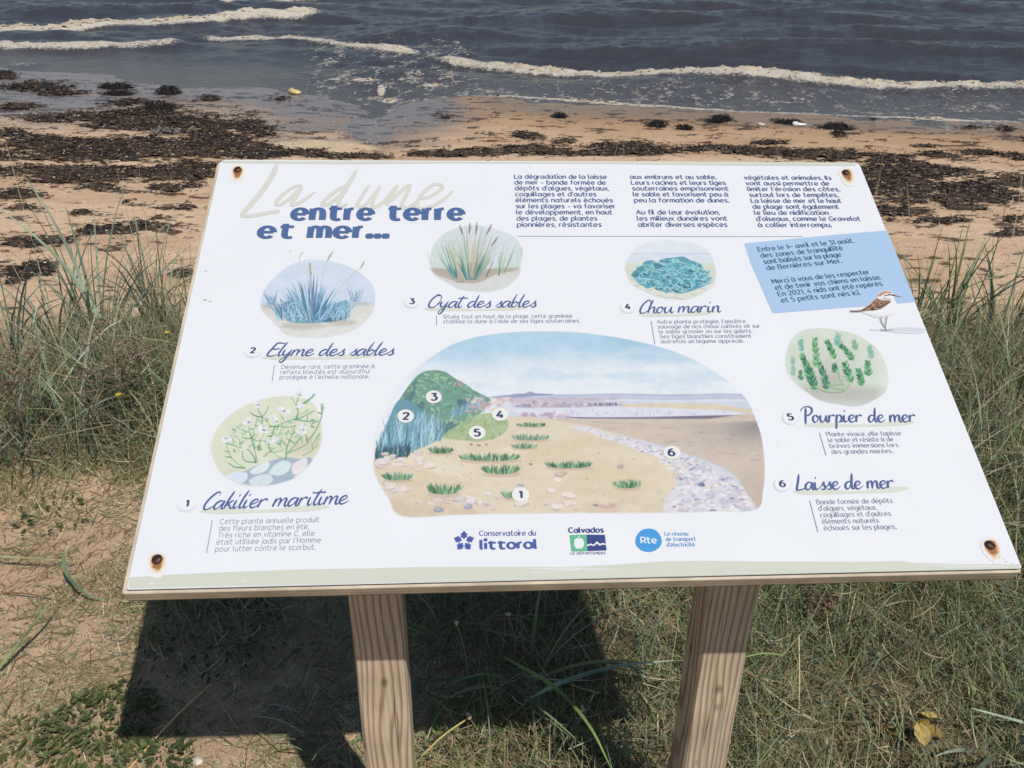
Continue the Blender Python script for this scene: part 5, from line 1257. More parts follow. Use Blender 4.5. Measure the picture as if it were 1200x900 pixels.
def mat_beach():
    m, nt, p = new_mat('beach_sand')
    a = N(nt, 'ShaderNodeAttribute', attribute_name='col'); w_ = N(nt, 'ShaderNodeAttribute', attribute_name='wet'); tc = N(nt, 'ShaderNodeTexCoord')
    n1 = N(nt, 'ShaderNodeTexNoise'); n1.inputs['Scale'].default_value = 45; n1.inputs['Detail'].default_value = 5
    nt.links.new(tc.outputs['Object'], n1.inputs['Vector'])
    mr = N(nt, 'ShaderNodeMapRange'); mr.inputs[1].default_value = .3; mr.inputs[2].default_value = .7; mr.inputs[3].default_value = .85; mr.inputs[4].default_value = 1.12
    nt.links.new(n1.outputs['Fac'], mr.inputs[0])
    sc = N(nt, 'ShaderNodeVectorMath', operation='SCALE'); nt.links.new(a.outputs['Color'], sc.inputs[0]); nt.links.new(mr.outputs[0], sc.inputs['Scale'])
    nt.links.new(sc.outputs[0], p.inputs['Base Color'])
    rr = N(nt, 'ShaderNodeMapRange'); rr.inputs[3].default_value = .95; rr.inputs[4].default_value = .30
    nt.links.new(w_.outputs['Fac'], rr.inputs[0]); nt.links.new(rr.outputs[0], p.inputs['Roughness'])
    sr_ = N(nt, 'ShaderNodeMapRange'); sr_.inputs[3].default_value = .05; sr_.inputs[4].default_value = .32
    nt.links.new(w_.outputs['Fac'], sr_.inputs[0]); nt.links.new(sr_.outputs[0], p.inputs['Specular IOR Level'])
    iv = N(nt, 'ShaderNodeMapRange'); iv.inputs[3].default_value = .5; iv.inputs[4].default_value = .12
    nt.links.new(w_.outputs['Fac'], iv.inputs[0])
    b = N(nt, 'ShaderNodeBump'); b.inputs['Distance'].default_value = .01
    nt.links.new(iv.outputs[0], b.inputs['Strength']); nt.links.new(n1.outputs['Fac'], b.inputs['Height']); nt.links.new(b.outputs[0], p.inputs['Normal'])
    return m
link('beach', mesh_np('beach', np.stack([Xb, Yb, Zs], -1), Fb, col.reshape(-1, 3), True, {'wet': wet.ravel()}), mat_beach(), kind='structure')

# the weed itself: a ragged raised mat, thick in places
keepv = (wm > .02)
keep = keepv.ravel()[Fb].all(1)
hgt = (.006 + .030 * sstep(0, .9, wm) * (.4 + 1.2 * fbm(Xb * 5, Yb * 6, 4, 241, .65)) + .018 * nb)
edge = sstep(.02, .18, wm)
Zw = Zb + np.maximum(.004, hgt * (.3 + .7 * edge))
used = np.unique(Fb[keep]); re = np.full(Xb.size, -1); re[used] = np.arange(len(used))
tw = fbm(Xb * 9, Yb * 14, 4, 251, .7)[..., None]; tb = sstep(.42, .62, fbm(Xb * .9, Yb * 1.8, 4, 255))[..., None]
ts = sstep(.56, .7, fbm(Xb * 24, Yb * 34, 3, 253, .7))[..., None]
cw = lin((42, 36, 38)) * .5 * (1 - tw) + lin((84, 70, 62)) * .65 * tw
cw = cw * (1 - .6 * ts) + lin((148, 124, 100)) * .75 * .6 * ts
cw = cw * (1 - .45 * tb * (Vv[..., None] > 165)) + lin((128, 104, 80)) * .75 * .45 * tb * tw * (Vv[..., None] > 165)
WEED = mat_attr('dried_seaweed', rough=.7, spec=.3, bump=.35, bscale=90)
link('seaweed_wrack', mesh_np('seaweed_wrack', np.stack([Xb, Yb, Zw], -1).reshape(-1, 3)[used], re[Fb[keep]], cw.reshape(-1, 3)[used]), WEED, kind='stuff',
     label='dark matted seaweed stranded in bands along the beach', cat='seaweed')

# loose fronds and straw over and round the mat
cand = np.flatnonzero((wm.ravel() > -.22) & (Yb.ravel() < 19) & (d_sh.ravel() > .1))
pr = np.clip(wm.ravel()[cand] + .3, .03, 1) * (Yb.ravel()[cand] / 10) ** 3
sel = rng.choice(cand, 14000, p=pr / pr.sum())
n = len(sel); seg = 4
x0 = Xb.ravel()[sel] + rng.normal(0, .02, n); y0 = Yb.ravel()[sel] + rng.normal(0, .03, n)
z0 = np.where(wm.ravel()[sel] > .02, Zw.ravel()[sel], Zb.ravel()[sel]) + .006
az = rng.normal(0, .7, n) + pi * rng.integers(0, 2, n); ln = rng.uniform(.02, .085, n); wd_ = rng.uniform(.0015, .004, n); cv = rng.normal(0, .9, n)
Vf = np.zeros((n, seg + 1, 2, 3)); px_, py_ = x0.copy(), y0.copy(); a = az.copy()
up_ = rng.uniform(0, .010, n)
for i in range(seg + 1):
    w_ = wd_ * (1 - .7 * i / seg)
    for k_, sg in enumerate((-1, 1)):
        Vf[:, i, k_, 0] = px_ - np.sin(a) * w_ * sg; Vf[:, i, k_, 1] = py_ + np.cos(a) * w_ * sg
        Vf[:, i, k_, 2] = z0 + up_ * math.sin(pi * i / seg) + .004 * sg
    px_ = px_ + np.cos(a) * ln / seg; py_ = py_ + np.sin(a) * ln / seg; a = a + cv / seg
b0 = (np.arange(n) * (seg + 1) * 2)[:, None, None]
q = np.array([[2 * i, 2 * i + 1, 2 * i + 3, 2 * i + 2] for i in range(seg)])[None]
cf = np.where(rng.random(n)[:, None] < .8, lin((44, 36, 34)) * .6, lin((140, 112, 84)) * .7) * rng.uniform(.5, 1.4, (n, 1))
link('seaweed_fronds', mesh_np('seaweed_fronds', Vf.reshape(-1, 3), (b0 + q).reshape(-1, 4), np.repeat(cf, (seg + 1) * 2, 0)), WEED, kind='stuff',
     label='loose dark fronds scattered over the stranded seaweed', cat='seaweed')

# ------------------------------------------------------------------ sea
def poly_y(pts):
    p = at_z(np.array([a for a, _ in pts], float), np.array([b for _, b in pts], float), SEA_Z)
    return p[:, 0] / p[:, 1], p[:, 1]
WAVES = [  # crest line in photo pixels, height, width, foam strength at both ends
    ([(500, 66), (530, 71), (570, 77), (640, 84), (720, 89), (800, 92), (880, 95), (960, 98), (1040, 101), (1120, 103), (1200, 106), (1330, 110)], .13, .50, .75, 1.0),
    ([(-120, 35), (0, 33), (60, 33), (150, 30), (230, 28), (300, 22), (385, 17)], .16, .70, .95, .85),
    ([(-100, 59), (0, 57), (60, 57), (130, 56), (190, 55), (225, 51)], .12, .45, .8, .55),
    ([(225, 42), (300, 44), (350, 46), (400, 54), (450, 59), (500, 63)], .10, .45, .65, .75),
    ([(236, 6), (262, 5), (296, 2)], .18, .8, .8, .8), ([(310, 2), (350, -1), (400, -4)], .18, .9, .9, .9), ([(390, 15), (420, 13)], .10, .6, .5, .4),
    ([(0, 77), (30, 77), (60, 75)], .04, .3, .5, .3), ([(540, 86), (600, 90), (660, 93)], .05, .3, .2, .1)]
SWELL = [  # unbroken brown-faced swells
    ([(640, 62), (760, 62), (840, 60), (960, 52), (1060, 55), (1200, 60), (1330, 62)], .16, .9), ([(420, 47), (470, 44), (560, 40), (640, 38)], .10, .8), ([(560, 26), (700, 22), (860, 20), (1000, 26), (1200, 22)], .12, 1.0),
    ([(0, 15), (100, 14), (200, 12), (300, 10)], .14, 1.0), ([(700, 8), (900, 6), (1100, 10), (1300, 8)], .14, 1.1), ([(400, 32), (520, 28), (640, 30)], .10, .8), ([(0, 47), (120, 46), (230, 42)], .08, .6), ([(880, 38), (1000, 38), (1100, 36), (1250, 40)], .10, .8)]
srows = []
y_ = 12.5
while y_ < 46:
    srows.append(y_); y_ += max(.02, y_ * y_ / (F * 3.2) * .62)
srows = np.array(srows + list(np.geomspace(47, 5200, 40)))
sfan = np.concatenate([np.linspace(-6, -.9, 40)[:-1], np.linspace(-.9, .9, 900), np.linspace(.9, 6, 40)[1:]])
S2, Y2 = np.meshgrid(sfan, srows); X2 = S2 * Y2
i2 = np.arange(X2.size).reshape(X2.shape)
F2 = np.stack([i2[:-1, :-1], i2[:-1, 1:], i2[1:, 1:], i2[1:, :-1]], -1).reshape(-1, 4)
dsh = Y2 - shore_y(X2, Y2)
near = sstep(60, 42, Y2)
calm = sstep(0, 3.0, dsh) * .9 + .1
lc = sstep(-.12, -.2, S2) * sstep(26, 21, Y2)
h = np.zeros_like(X2)
for k_ in range(22):
    lam = .35 * 1.16 ** k_ * 1.0; th = rng.normal(pi / 2 + .15, .55); ph = R(0, 6.28); amp = .0075 * lam ** .85
    h += amp * np.sin(2 * pi / lam * (X2 * cos(th) + Y2 * sin(th)) + ph + 2.2 * fbm(X2 * .5 / lam, Y2 * .5 / lam, 2, 300 + k_))
h = h * calm * near * (1 - .55 * lc)
foam = np.zeros_like(X2)
wob = (fbm(X2 * .6, Y2 * .25, 3, 331) - .5); wob2 = fbm(X2 * 2.2, Y2 * 2.2, 4, 335, .6) - .5
for pts, hh, ww, f0, f1 in WAVES:
    s_, yy = poly_y(pts)
    c_ = np.interp(S2, s_, yy) + .55 * wob + .25 * wob2
    g_ = np.clip((S2 - s_[0]) / (s_[-1] - s_[0]), 0, 1)
    end = sstep(s_[0] - .012, s_[0] + .03, S2) * sstep(s_[-1] + .012, s_[-1] - .03, S2)
    d = Y2 - c_
    h += hh * end * np.where(d < 0, np.exp(-(d / (ww * .65)) ** 2), np.exp(-(d / (ww * 1.4)) ** 2)) * (.85 + .5 * wob2)
    st = (f0 + (f1 - f0) * g_) * (.62 + .75 * fbm(X2 * 1.1 + hh * 90, Y2 * .6, 4, 337, .6))
    foam = np.maximum(foam, end * st * (sstep(-ww * 1.15, -ww * .3, d) * sstep(ww * .42, ww * .05, d)) + end * .32 * st * sstep(ww * 3.2, 0, d) * sstep(-.05, .1, d))
for pts, hh, ww in SWELL:
    s_, yy = poly_y(pts); c_ = np.interp(S2, s_, yy) + 1.3 * wob + .3 * wob2; d = Y2 - c_
    end = sstep(s_[0] - .05, s_[0] + .06, S2) * sstep(s_[-1] + .05, s_[-1] - .06, S2)
    h += hh * end * np.where(d < 0, np.exp(-(d / (ww * .5)) ** 2), np.exp(-(d / (ww * 1.2)) ** 2)) * (.8 + .9 * wob2)
# lacy wash between the breaker and the sand, thin edge line
lace = 1 - np.abs(2 * fbm(X2 * 1.6, Y2 * 1.1, 4, 341, .6) - 1) * 2.2
lace2 = 1 - np.abs(2 * fbm(X2 * 3.4 + 5, Y2 * 2.2, 3, 347, .6) - 1) * 2.4
wash = sstep(6.5, .8, dsh) * sstep(-.14, -.05, S2)
foam = np.maximum(foam, wash * .46 * sstep(.62, 1.0, np.maximum(lace, lace2 * .95)))
wl = sstep(-.26, -.2, S2) * sstep(-.02, -.06, S2) * sstep(8, 3, np.abs(dsh - 3.2))
foam = np.maximum(foam, wl * .5 * sstep(.62, 1.0, np.maximum(lace, lace2)))
foam = np.maximum(foam, .95 * np.exp(-((dsh - .10 - .12 * wob2) / .09) ** 2) * sstep(-.09, .0, S2) * (.55 + .6 * vnoise(X2 * .7, Y2 * 0, 9)))
for cx, cy, rx, ry, st in ((457, 116, 14, 3.6, 1.0), (447, 107, 6, 6, .8), (425, 98, 26, 1.6, .9), (508, 101, 17, 1.8, .95), (487, 137, 9, 1.3, .7), (395, 96, 12, 1.2, .6)):
    u2, v2 = to_px(np.stack([X2, Y2, np.full_like(X2, SEA_Z)], -1))
    foam = np.maximum(foam, st * sstep(1.2, .4, np.hypot((u2 - cx) / rx, (v2 - cy) / ry) + .9 * wob2))
h += .03 * foam * (.5 + wob2)
depth = sstep(-.2, 5, dsh)
Z2 = SEA_Z + h + .004
def mat_sea():
    m, nt, p = new_mat('brown_sea_water')
    fo = N(nt, 'ShaderNodeAttribute', attribute_name='foam'); de = N(nt, 'ShaderNodeAttribute', attribute_name='depth'); tc = N(nt, 'ShaderNodeTexCoord')
    n1 = N(nt, 'ShaderNodeTexNoise'); n1.inputs['Scale'].default_value = 13; n1.inputs['Detail'].default_value = 7; n1.inputs['Roughness'].default_value = .72
    nt.links.new(tc.outputs['Object'], n1.inputs['Vector'])
    # ragged foam: attribute against fine noise
    ms = N(nt, 'ShaderNodeMath', operation='MULTIPLY_ADD'); ms.inputs[1].default_value = -1.7; ms.inputs[2].default_value = .85
    nt.links.new(n1.outputs['Fac'], ms.inputs[0])
    ad = N(nt, 'ShaderNodeMath', operation='ADD'); nt.links.new(fo.outputs['Fac'], ad.inputs[0]); nt.links.new(ms.outputs[0], ad.inputs[1])
    mr = N(nt, 'ShaderNodeMapRange'); mr.inputs[1].default_value = .34; mr.inputs[2].default_value = .68
    nt.links.new(ad.outputs[0], mr.inputs[0])
    wc = N(nt, 'ShaderNodeMix', data_type='RGBA'); wc.inputs['A'].default_value = (.092, .086, .088, 1); wc.inputs['B'].default_value = (.050, .049, .057, 1)
    nt.links.new(de.outputs['Fac'], wc.inputs['Factor'])
    fc = N(nt, 'ShaderNodeMix', data_type='RGBA'); fc.inputs['B'].default_value = (.62, .56, .47, 1)
    nt.links.new(wc.outputs['Result'], fc.inputs['A']); nt.links.new(mr.outputs[0], fc.inputs['Factor'])
    nt.links.new(fc.outputs['Result'], p.inputs['Base Color'])
    rr = N(nt, 'ShaderNodeMapRange'); rr.inputs[3].default_value = .16; rr.inputs[4].default_value = .9
    nt.links.new(mr.outputs[0], rr.inputs[0]); nt.links.new(rr.outputs[0], p.inputs['Roughness'])
    p.inputs['IOR'].default_value = 1.33; p.inputs['Specular IOR Level'].default_value = .5
    n2 = N(nt, 'ShaderNodeTexNoise'); n2.inputs['Scale'].default_value = 4.6; n2.inputs['Detail'].default_value = 5; n2.inputs['Roughness'].default_value = .6
    mp = N(nt, 'ShaderNodeMapping'); mp.inputs['Scale'].default_value = (.8, 1.5, 1); nt.links.new(tc.outputs['Object'], mp.inputs[0]); nt.links.new(mp.outputs[0], n2.inputs['Vector'])
    b = N(nt, 'ShaderNodeBump'); b.inputs['Distance'].default_value = .09; b.inputs['Strength'].default_value = .8
    nt.links.new(n2.outputs['Fac'], b.inputs['Height'])
    b2 = N(nt, 'ShaderNodeBump'); b2.inputs['Distance'].default_value = .05
    nt.links.new(mr.outputs[0], b2.inputs['Strength']); nt.links.new(n1.outputs['Fac'], b2.inputs['Height']); nt.links.new(b.outputs[0], b2.inputs['Normal'])
    nt.links.new(b2.outputs[0], p.inputs['Normal'])
    return m
link('sea_water', mesh_np('sea_water', np.stack([X2, Y2, Z2], -1), F2, None, True, {'foam': foam.ravel(), 'depth': depth.ravel()}), mat_sea(), kind='structure')

# breaking crests: thick tumbling foam standing on the water
fk = foam + 1.1 * (fbm(X2 * 9, Y2 * 8, 4, 361, .75) - .5)
kf = (fk > .74).ravel()[F2].all(1) & (Y2.ravel()[F2[:, 0]] < 46)
hf = -.004 + .045 * sstep(.74, 1.15, fk) * (.1 + 1.4 * fbm(X2 * 15, Y2 * 15, 4, 371, .75))
used = np.unique(F2[kf]); re = np.full(X2.size, -1); re[used] = np.arange(len(used))
cfm = lin((222, 208, 184)) * .74 * (.75 + .35 * fbm(X2 * 3, Y2 * 3, 4, 381))[..., None]
br = sstep(.5, .62, fbm(X2 * 1.3, Y2 * 2.4, 4, 391))[..., None] * .35
cfm = cfm * (1 - br) + lin((176, 150, 118)) * .8 * br
link('wave_foam', mesh_np('wave_foam', np.stack([X2, Y2, Z2 + hf], -1).reshape(-1, 3)[used], re[F2[kf]], cfm.reshape(-1, 3)[used], True), mat_attr('sea_foam', rough=.9, spec=.15, bump=.5, bscale=14), kind='stuff',
     label='cream foam of small waves breaking along the shore', cat='foam')

# ------------------------------------------------------------------ single heaps of weed and small things by the water
def clump(px, py, wpx, hpx, label, seed):
    base = at_z(px, py + hpx * .5, SEA_Z + .05); base[2] = float(ground_z(base[0], base[1]))
    dist = np.linalg.norm(base - CAM); w_ = wpx / F * dist * .5; hh = hpx / F * dist * .62; dd = w_ * .75
    r_ = np.random.default_rng(seed); m_ = MB()
    nu, nv = 26, 9; V = []
    for j in range(nv):
        for i in range(nu):
            a = 2 * pi * i / nu; t = j / (nv - 1)
            rr = (1 - t ** 1.7) * (1 + .38 * (float(vnoise(3 * cos(a) + seed, 3 * sin(a) + t * 3, seed)) - .4))
            V.append((w_ * rr * cos(a), dd * rr * sin(a), hh * (t ** .8) * (.55 + .9 * float(vnoise(2.4 * rr * cos(a) + seed * 1.7, 2.4 * rr * sin(a), seed + 3))) - .015))
    Fc = [(j * nu + i, j * nu + (i + 1) % nu, (j + 1) * nu + (i + 1) % nu, (j + 1) * nu + i) for j in range(nv - 1) for i in range(nu)]
    dark = lin((40, 34, 34)) * .5
    cols = dark * r_.uniform(.6, 1.7, (len(V), 1))
    m_.add(V, Fc, cols)
    for k_ in range(70):
        a = r_.uniform(0, 2 * pi); rr = r_.uniform(.2, 1.05); p0 = np.array([w_ * rr * cos(a), dd * rr * sin(a), hh * (1 - rr) * .9 + .01])
        dr = np.array([cos(a + r_.normal(0, .8)), sin(a + r_.normal(0, .8)), 0]); L_ = r_.uniform(.3, .8) * min(w_, .22)
        p = [p0, p0 + dr * L_ * .5 + (0, 0, r_.uniform(.0, .04)), p0 + dr * L_ + (0, 0, -max(0, p0[2]) * .6)]
        m_.tube(catmull(p, 3), [.0055, .005, .005, .0045, .004, .003, .002], 4, dark * r_.uniform(.7, 1.8))
    o = link('seaweed_clump', m_.mesh('seaweed_clump'), WEED, label=label, cat='seaweed clump', group='clumps of weed near the water')
    o.location = base
for a in ((846, 135, 22, 9, 'tall round heap of black seaweed just below the wash edge, leftmost beside its trailing tail', 1), (770, 144, 22, 9, 'loose black seaweed heap with ragged outline, second heap from the left on the open sand', 2),
          (801, 150, 18, 6, 'small rounded black seaweed heap lying in front of the ragged heap', 3), (922, 140.5, 28, 6, 'flat black seaweed heap with a white shell at its right end', 4), (979, 146.5, 38, 8, 'widest flat black seaweed heap lying alone on the right sand', 5),
          (655, 134, 17, 6, 'small black seaweed heap at the far left of the open sand, near the wash', 6), (982, 157.5, 13, 4, 'smallest seaweed scrap in front of the widest heap', 7), (838, 141, 18, 4, 'low streak of seaweed trailing in front of the tall round heap', 8),
          (134, 98, 34, 8, 'dark seaweed heap farthest out on the wet grey flats at left', 9), (139, 108, 30, 7, 'dark seaweed heap on the wet flats, just in front of the farthest one', 10), (198, 103, 24, 13, 'tall humped dark seaweed heap on the wet flats', 11), (188, 128, 28, 14, 'big lumpy seaweed heap crowning the broad dark mat at left', 12)):
    clump(*a)

# white shell beside a heap, pale foam scrap, yellow sponge
def pebble(name, px, py, wpx, hpx, colr, label, cat, seed, stretch=.6):
    base = at_z(px, py + hpx * .5, SEA_Z + .06); base[2] = float(ground_z(base[0], base[1]))
    dist = np.linalg.norm(base - CAM); w_ = wpx / F * dist * .5; hh = hpx / F * dist * .55
    nu, nv = 20, 10; V = []
    for j in range(nv):
        t = pi * j / (nv - 1)
        for i in range(nu):
            a = 2 * pi * i / nu; k_ = 1 + .22 * (float(vnoise(2 * cos(a) * sin(t) + seed, 2 * sin(a) * sin(t) + cos(t) * 2, seed)) - .5) * 2
            V.append((w_ * k_ * sin(t) * cos(a) * (1 + .25 * cos(a)), w_ * stretch * k_ * sin(t) * sin(a), hh * (.55 + .75 * k_ * -cos(t)) * (1 - .25 * cos(a))))
    Fc = [(j * nu + i, j * nu + (i + 1) % nu, (j + 1) * nu + (i + 1) % nu, (j + 1) * nu + i) for j in range(nv - 1) for i in range(nu)]
    o = link(name, mesh_np(name, V, Fc, smooth=True), mat_flat(name + '_surface', colr, .6, .3, .18, 12), label=label, cat=cat)
    o.location = base
    return o
pebble('shell', 934, 143.4, 15, 5, (.72, .72, .70), 'white shell lying against the flat black seaweed heap', 'shell', 3)
pebble('shell', 891, 145, 9, 4, (.55, .55, .52), 'small greyish white shell on the sand left of the flat heap', 'shell', 5)
pebble('sponge', 344, 103, 15, 8, (.62, .47, .22), 'yellowish sponge lump on the wet grey flats', 'sponge', 7)

# broken shell and grit lying on the sand
cand = np.flatnonzero((Yb.ravel() < 15.5) & (d_sh.ravel() > .3) & (np.abs(S_.ravel()) < .7))
pr = (.25 + 1.6 * sstep(-.35, .05, wm.ravel()[cand])) * (Yb.ravel()[cand] / 10) ** 2
sel = rng.choice(cand, 2600, replace=False, p=pr / pr.sum()); n = len(sel)
rr = rng.uniform(.005, .017, n); a0 = rng.uniform(0, 6.28, n)
k_ = np.arange(6)[None] * pi / 3 + a0[:, None]; jit = rng.uniform(.6, 1.2, (n, 6))
bx, by = Xb.ravel()[sel], Yb.ravel()[sel]; bz = np.maximum(Zs.ravel()[sel], np.where(wm.ravel()[sel] > .02, Zw.ravel()[sel], -9))
ring = np.stack([bx[:, None] + rr[:, None] * jit * np.cos(k_), by[:, None] + rr[:, None] * jit * np.sin(k_), np.repeat((bz + .001)[:, None], 6, 1)], -1)
apex = np.stack([bx, by, bz + .002 + rr * .5], -1)[:, None]
Vs = np.concatenate([ring, apex], 1); b0 = (np.arange(n) * 7)[:, None, None]
Fs = (b0 + np.array([[i, (i + 1) % 6, 6] for i in range(6)])[None]).reshape(-1, 3)
cs_ = np.where(rng.random(n)[:, None] < .55, lin((228, 220, 206)) * .85, lin((170, 150, 128)) * .8) * rng.uniform(.6, 1.05, (n, 1))
link('shell_fragments', mesh_np('shell_fragments', Vs.reshape(-1, 3), Fs, np.repeat(cs_, 7, 0)), WEED, kind='stuff', label='pale bits of broken shell and grit scattered over the beach', cat='shell fragments')
# ------------------------------------------------------------------ grass
LEAF = mat_attr('grass_blades', rough=.55, spec=.25, transl=.22)
def blades(root, az, t0, bend, ln, wd, col, tipcol=None, seg=5, twist=None, kink=None, taper=.75, curl=.15):
    n = len(root); root = np.asarray(root, float)
    P = root.copy(); V = np.zeros((n, seg + 1, 2, 3)); th = t0.copy()
    tw = np.zeros(n) if twist is None else twist
    dz = np.zeros(n)
    for i in range(seg + 1):
        s = i / seg
        w = wd * np.clip(1 - s, .04, 1) ** taper * (1 if i else .7) * .5
        sx_ = np.column_stack([-np.sin(az + tw * s), np.cos(az + tw * s), .35 * np.sin(tw * (s + .3))])
        V[:, i, 0] = P + sx_ * w[:, None]; V[:, i, 1] = P - sx_ * w[:, None]
        if i < seg:
            st = ln / seg
            th = th + bend / seg * (.5 + s)
            P = P + np.column_stack([np.sin(th) * np.cos(az) * st, np.sin(th) * np.sin(az) * st, np.cos(th) * st])
            az = az + tw * curl / seg
    # keep blades out of the ground
    gz = ground_z(V[..., 0].ravel(), V[..., 1].ravel()).reshape(V.shape[:3])
    V[..., 2] = np.maximum(V[..., 2], gz + .004)
    b0 = (np.arange(n) * (seg + 1) * 2)[:, None, None]
    q = np.array([[2 * i, 2 * i + 1, 2 * i + 3, 2 * i + 2] for i in range(seg)])[None]
    if tipcol is None: tipcol = col
    s = np.linspace(0, 1, seg + 1)[None, :, None, None]
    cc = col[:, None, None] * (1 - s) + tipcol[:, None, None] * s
    cc = np.broadcast_to(cc, V.shape).reshape(-1, 3)
    return V.reshape(-1, 3), (b0 + q).reshape(-1, 4), cc

def pal(n, cols, var=.22, r_=None):
    r_ = r_ or rng
    c = np.array([lin(a) for a in cols]); k_ = r_.integers(len(c), size=n)
    return np.clip(c[k_] * r_.uniform(1 - var, 1 + var, (n, 1)) * r_.uniform(.94, 1.06, (n, 3)), .004, .9)

def merge(parts):
    V, Fc, Cc = [], [], []; o = 0
    for v, f, c in parts:
        V.append(v); Fc.append(f + o); Cc.append(c); o += len(v)
    return np.concatenate(V), np.concatenate(Fc), np.concatenate(Cc)

GREEN = [(116, 132, 86), (134, 148, 104), (100, 118, 72), (148, 156, 112), (122, 140, 108)]
BLUEG = [(118, 134, 114), (134, 150, 132), (104, 120, 98), (148, 160, 138), (94, 112, 94)]
STRAW = [(200, 186, 150), (182, 166, 130), (216, 204, 170), (164, 150, 118), (190, 178, 150)]
DRY = [(146, 126, 92), (130, 110, 80), (166, 146, 108), (112, 96, 70)]

def rooted(x, y):
    return np.column_stack([x, y, ground_z(x, y) - .006])

def scatter(n, x0, x1, y0, y1, dens):
    """n points in a rectangle of ground thinned by a density function"""
    ox, oy = [], []
    c_ = 0
    for _ in range(60):
        x = rng.uniform(x0, x1, n); y = rng.uniform(y0, y1, n)
        k_ = rng.random(n) < dens(x, y)
        ox.append(x[k_]); oy.append(y[k_]); c_ += k_.sum()
        if c_ >= n: break
    return np.concatenate(ox)[:n], np.concatenate(oy)[:n]

def bare_patch(x, y):
    """trodden sand to the left of and under the board"""
    nn = fbm(x * 2.2, y * 2.2, 4, 411) - .5
    a = (1 - .6 * sstep(1.3, 1.5, y) * sstep(-.95, -.75, x)) * sstep(.02, -.22, x + .5 * nn) * sstep(2.25, 1.95, y + .6 * nn) * sstep(-3.2, -2.0, x)
    return np.clip(a, 0, 1)

def tall_zone(x, y):
    nn = fbm(x * 1.5, y * 1.5, 3, 421) - .5
    L_ = sstep(-.35, -.60, x + .25 * nn) * sstep(1.95, 2.3, y + .5 * nn)
    R_ = sstep(.62, .80, x + .15 * nn) * sstep(1.50, 1.85, y + .3 * nn)
    back = sstep(2.3, 2.6, y) * .6
    e = crest_y(x)
    end = sstep(e + .30, e - .15, y + .5 * nn)
    return np.clip(np.maximum(np.maximum(L_, R_), back) * end, 0, 1)

def in_post(x, y):
    return ((np.abs(x + .177) < .05) & (np.abs(y - .935) < .05)) | ((np.abs(x - .308) < .05) & (np.abs(y - .975) < .05))

parts = []
# short turf, sparse on the sand
n = 95000
x, y = scatter(n, -2.6, 2.6, .55, 3.0, lambda x, y: (1 - .62 * bare_patch(x, y)) * (.30 + .70 * sstep(.38, .6, fbm(x * 4, y * 4, 4, 431))) * ~in_post(x, y) * np.where(y < 2.2, 1, .5) * (y < crest_y(x) + .1))
n = len(x); bp = bare_patch(x, y)
ln = rng.uniform(.025, .15, n) * (1 - .72 * bp); col = pal(n, GREEN + DRY + STRAW[:2] + GREEN)
tip = col * .6 + pal(n, STRAW) * .4
parts.append(blades(rooted(x, y), rng.uniform(0, 2 * pi, n), np.abs(rng.normal(.55, .35, n)), rng.normal(.5, .5, n), ln, rng.uniform(.0016, .0040, n), col, tip, 4, rng.normal(0, .9, n), curl=.9))
# fine olive stubble on the trodden sand
n = 30000
x, y = scatter(n, -2.4, .3, .6, 2.5, lambda x, y: sstep(.46, .62, fbm(x * 5, y * 5, 4, 437, .6)) * (.25 + bare_patch(x, y)) * ~in_post(x, y))
n = len(x)
parts.append(blades(rooted(x, y), rng.uniform(0, 2 * pi, n), np.abs(rng.normal(.9, .4, n)), rng.normal(.4, .6, n), rng.uniform(.012, .045, n), rng.uniform(.0012, .0024, n), pal(n, GREEN + STRAW[:3] + DRY + [(118, 112, 78)]), None, 3, rng.normal(0, 1, n), curl=.9))
# tangled lying straw
n = 27000
x, y = scatter(n, -2.6, 2.6, .55, 3.0, lambda x, y: (y < crest_y(x) + .1) * (1 - .74 * bare_patch(x, y)) * (.25 + .75 * sstep(.4, .6, fbm(x * 2.5, y * 2.5, 4, 441))) * ~in_post(x, y))
n = len(x); bp = bare_patch(x, y)
c_ = pal(n, STRAW[:3] + DRY + GREEN + [(150, 150, 110), (140, 146, 116)])
r0 = rooted(x, y); r0[:, 2] += rng.uniform(.005, .09, n) * (1 - .9 * bp)
parts.append(blades(r0, rng.uniform(0, 2 * pi, n), rng.normal(1.42, .16, n), rng.normal(.1, .5, n), np.exp(rng.uniform(-3.4, -1.75, n)) * (1 - .5 * bp), rng.uniform(.0014, .0034, n), c_, None, 5, rng.normal(0, 1.1, n), curl=1.1))
# debris flecks on the bare sand
n = 9000
x, y = scatter(n, -2.2, .5, .6, 2.4, lambda x, y: .25 + bare_patch(x, y))
n = len(x); r0 = rooted(x, y); r0[:, 2] += .010
parts.append(blades(r0, rng.uniform(0, 2 * pi, n), rng.normal(1.52, .06, n), rng.normal(0, .5, n), rng.uniform(.012, .07, n), rng.uniform(.0015, .004, n), pal(n, STRAW + DRY + [(86, 70, 52), (104, 104, 70)]), None, 3))
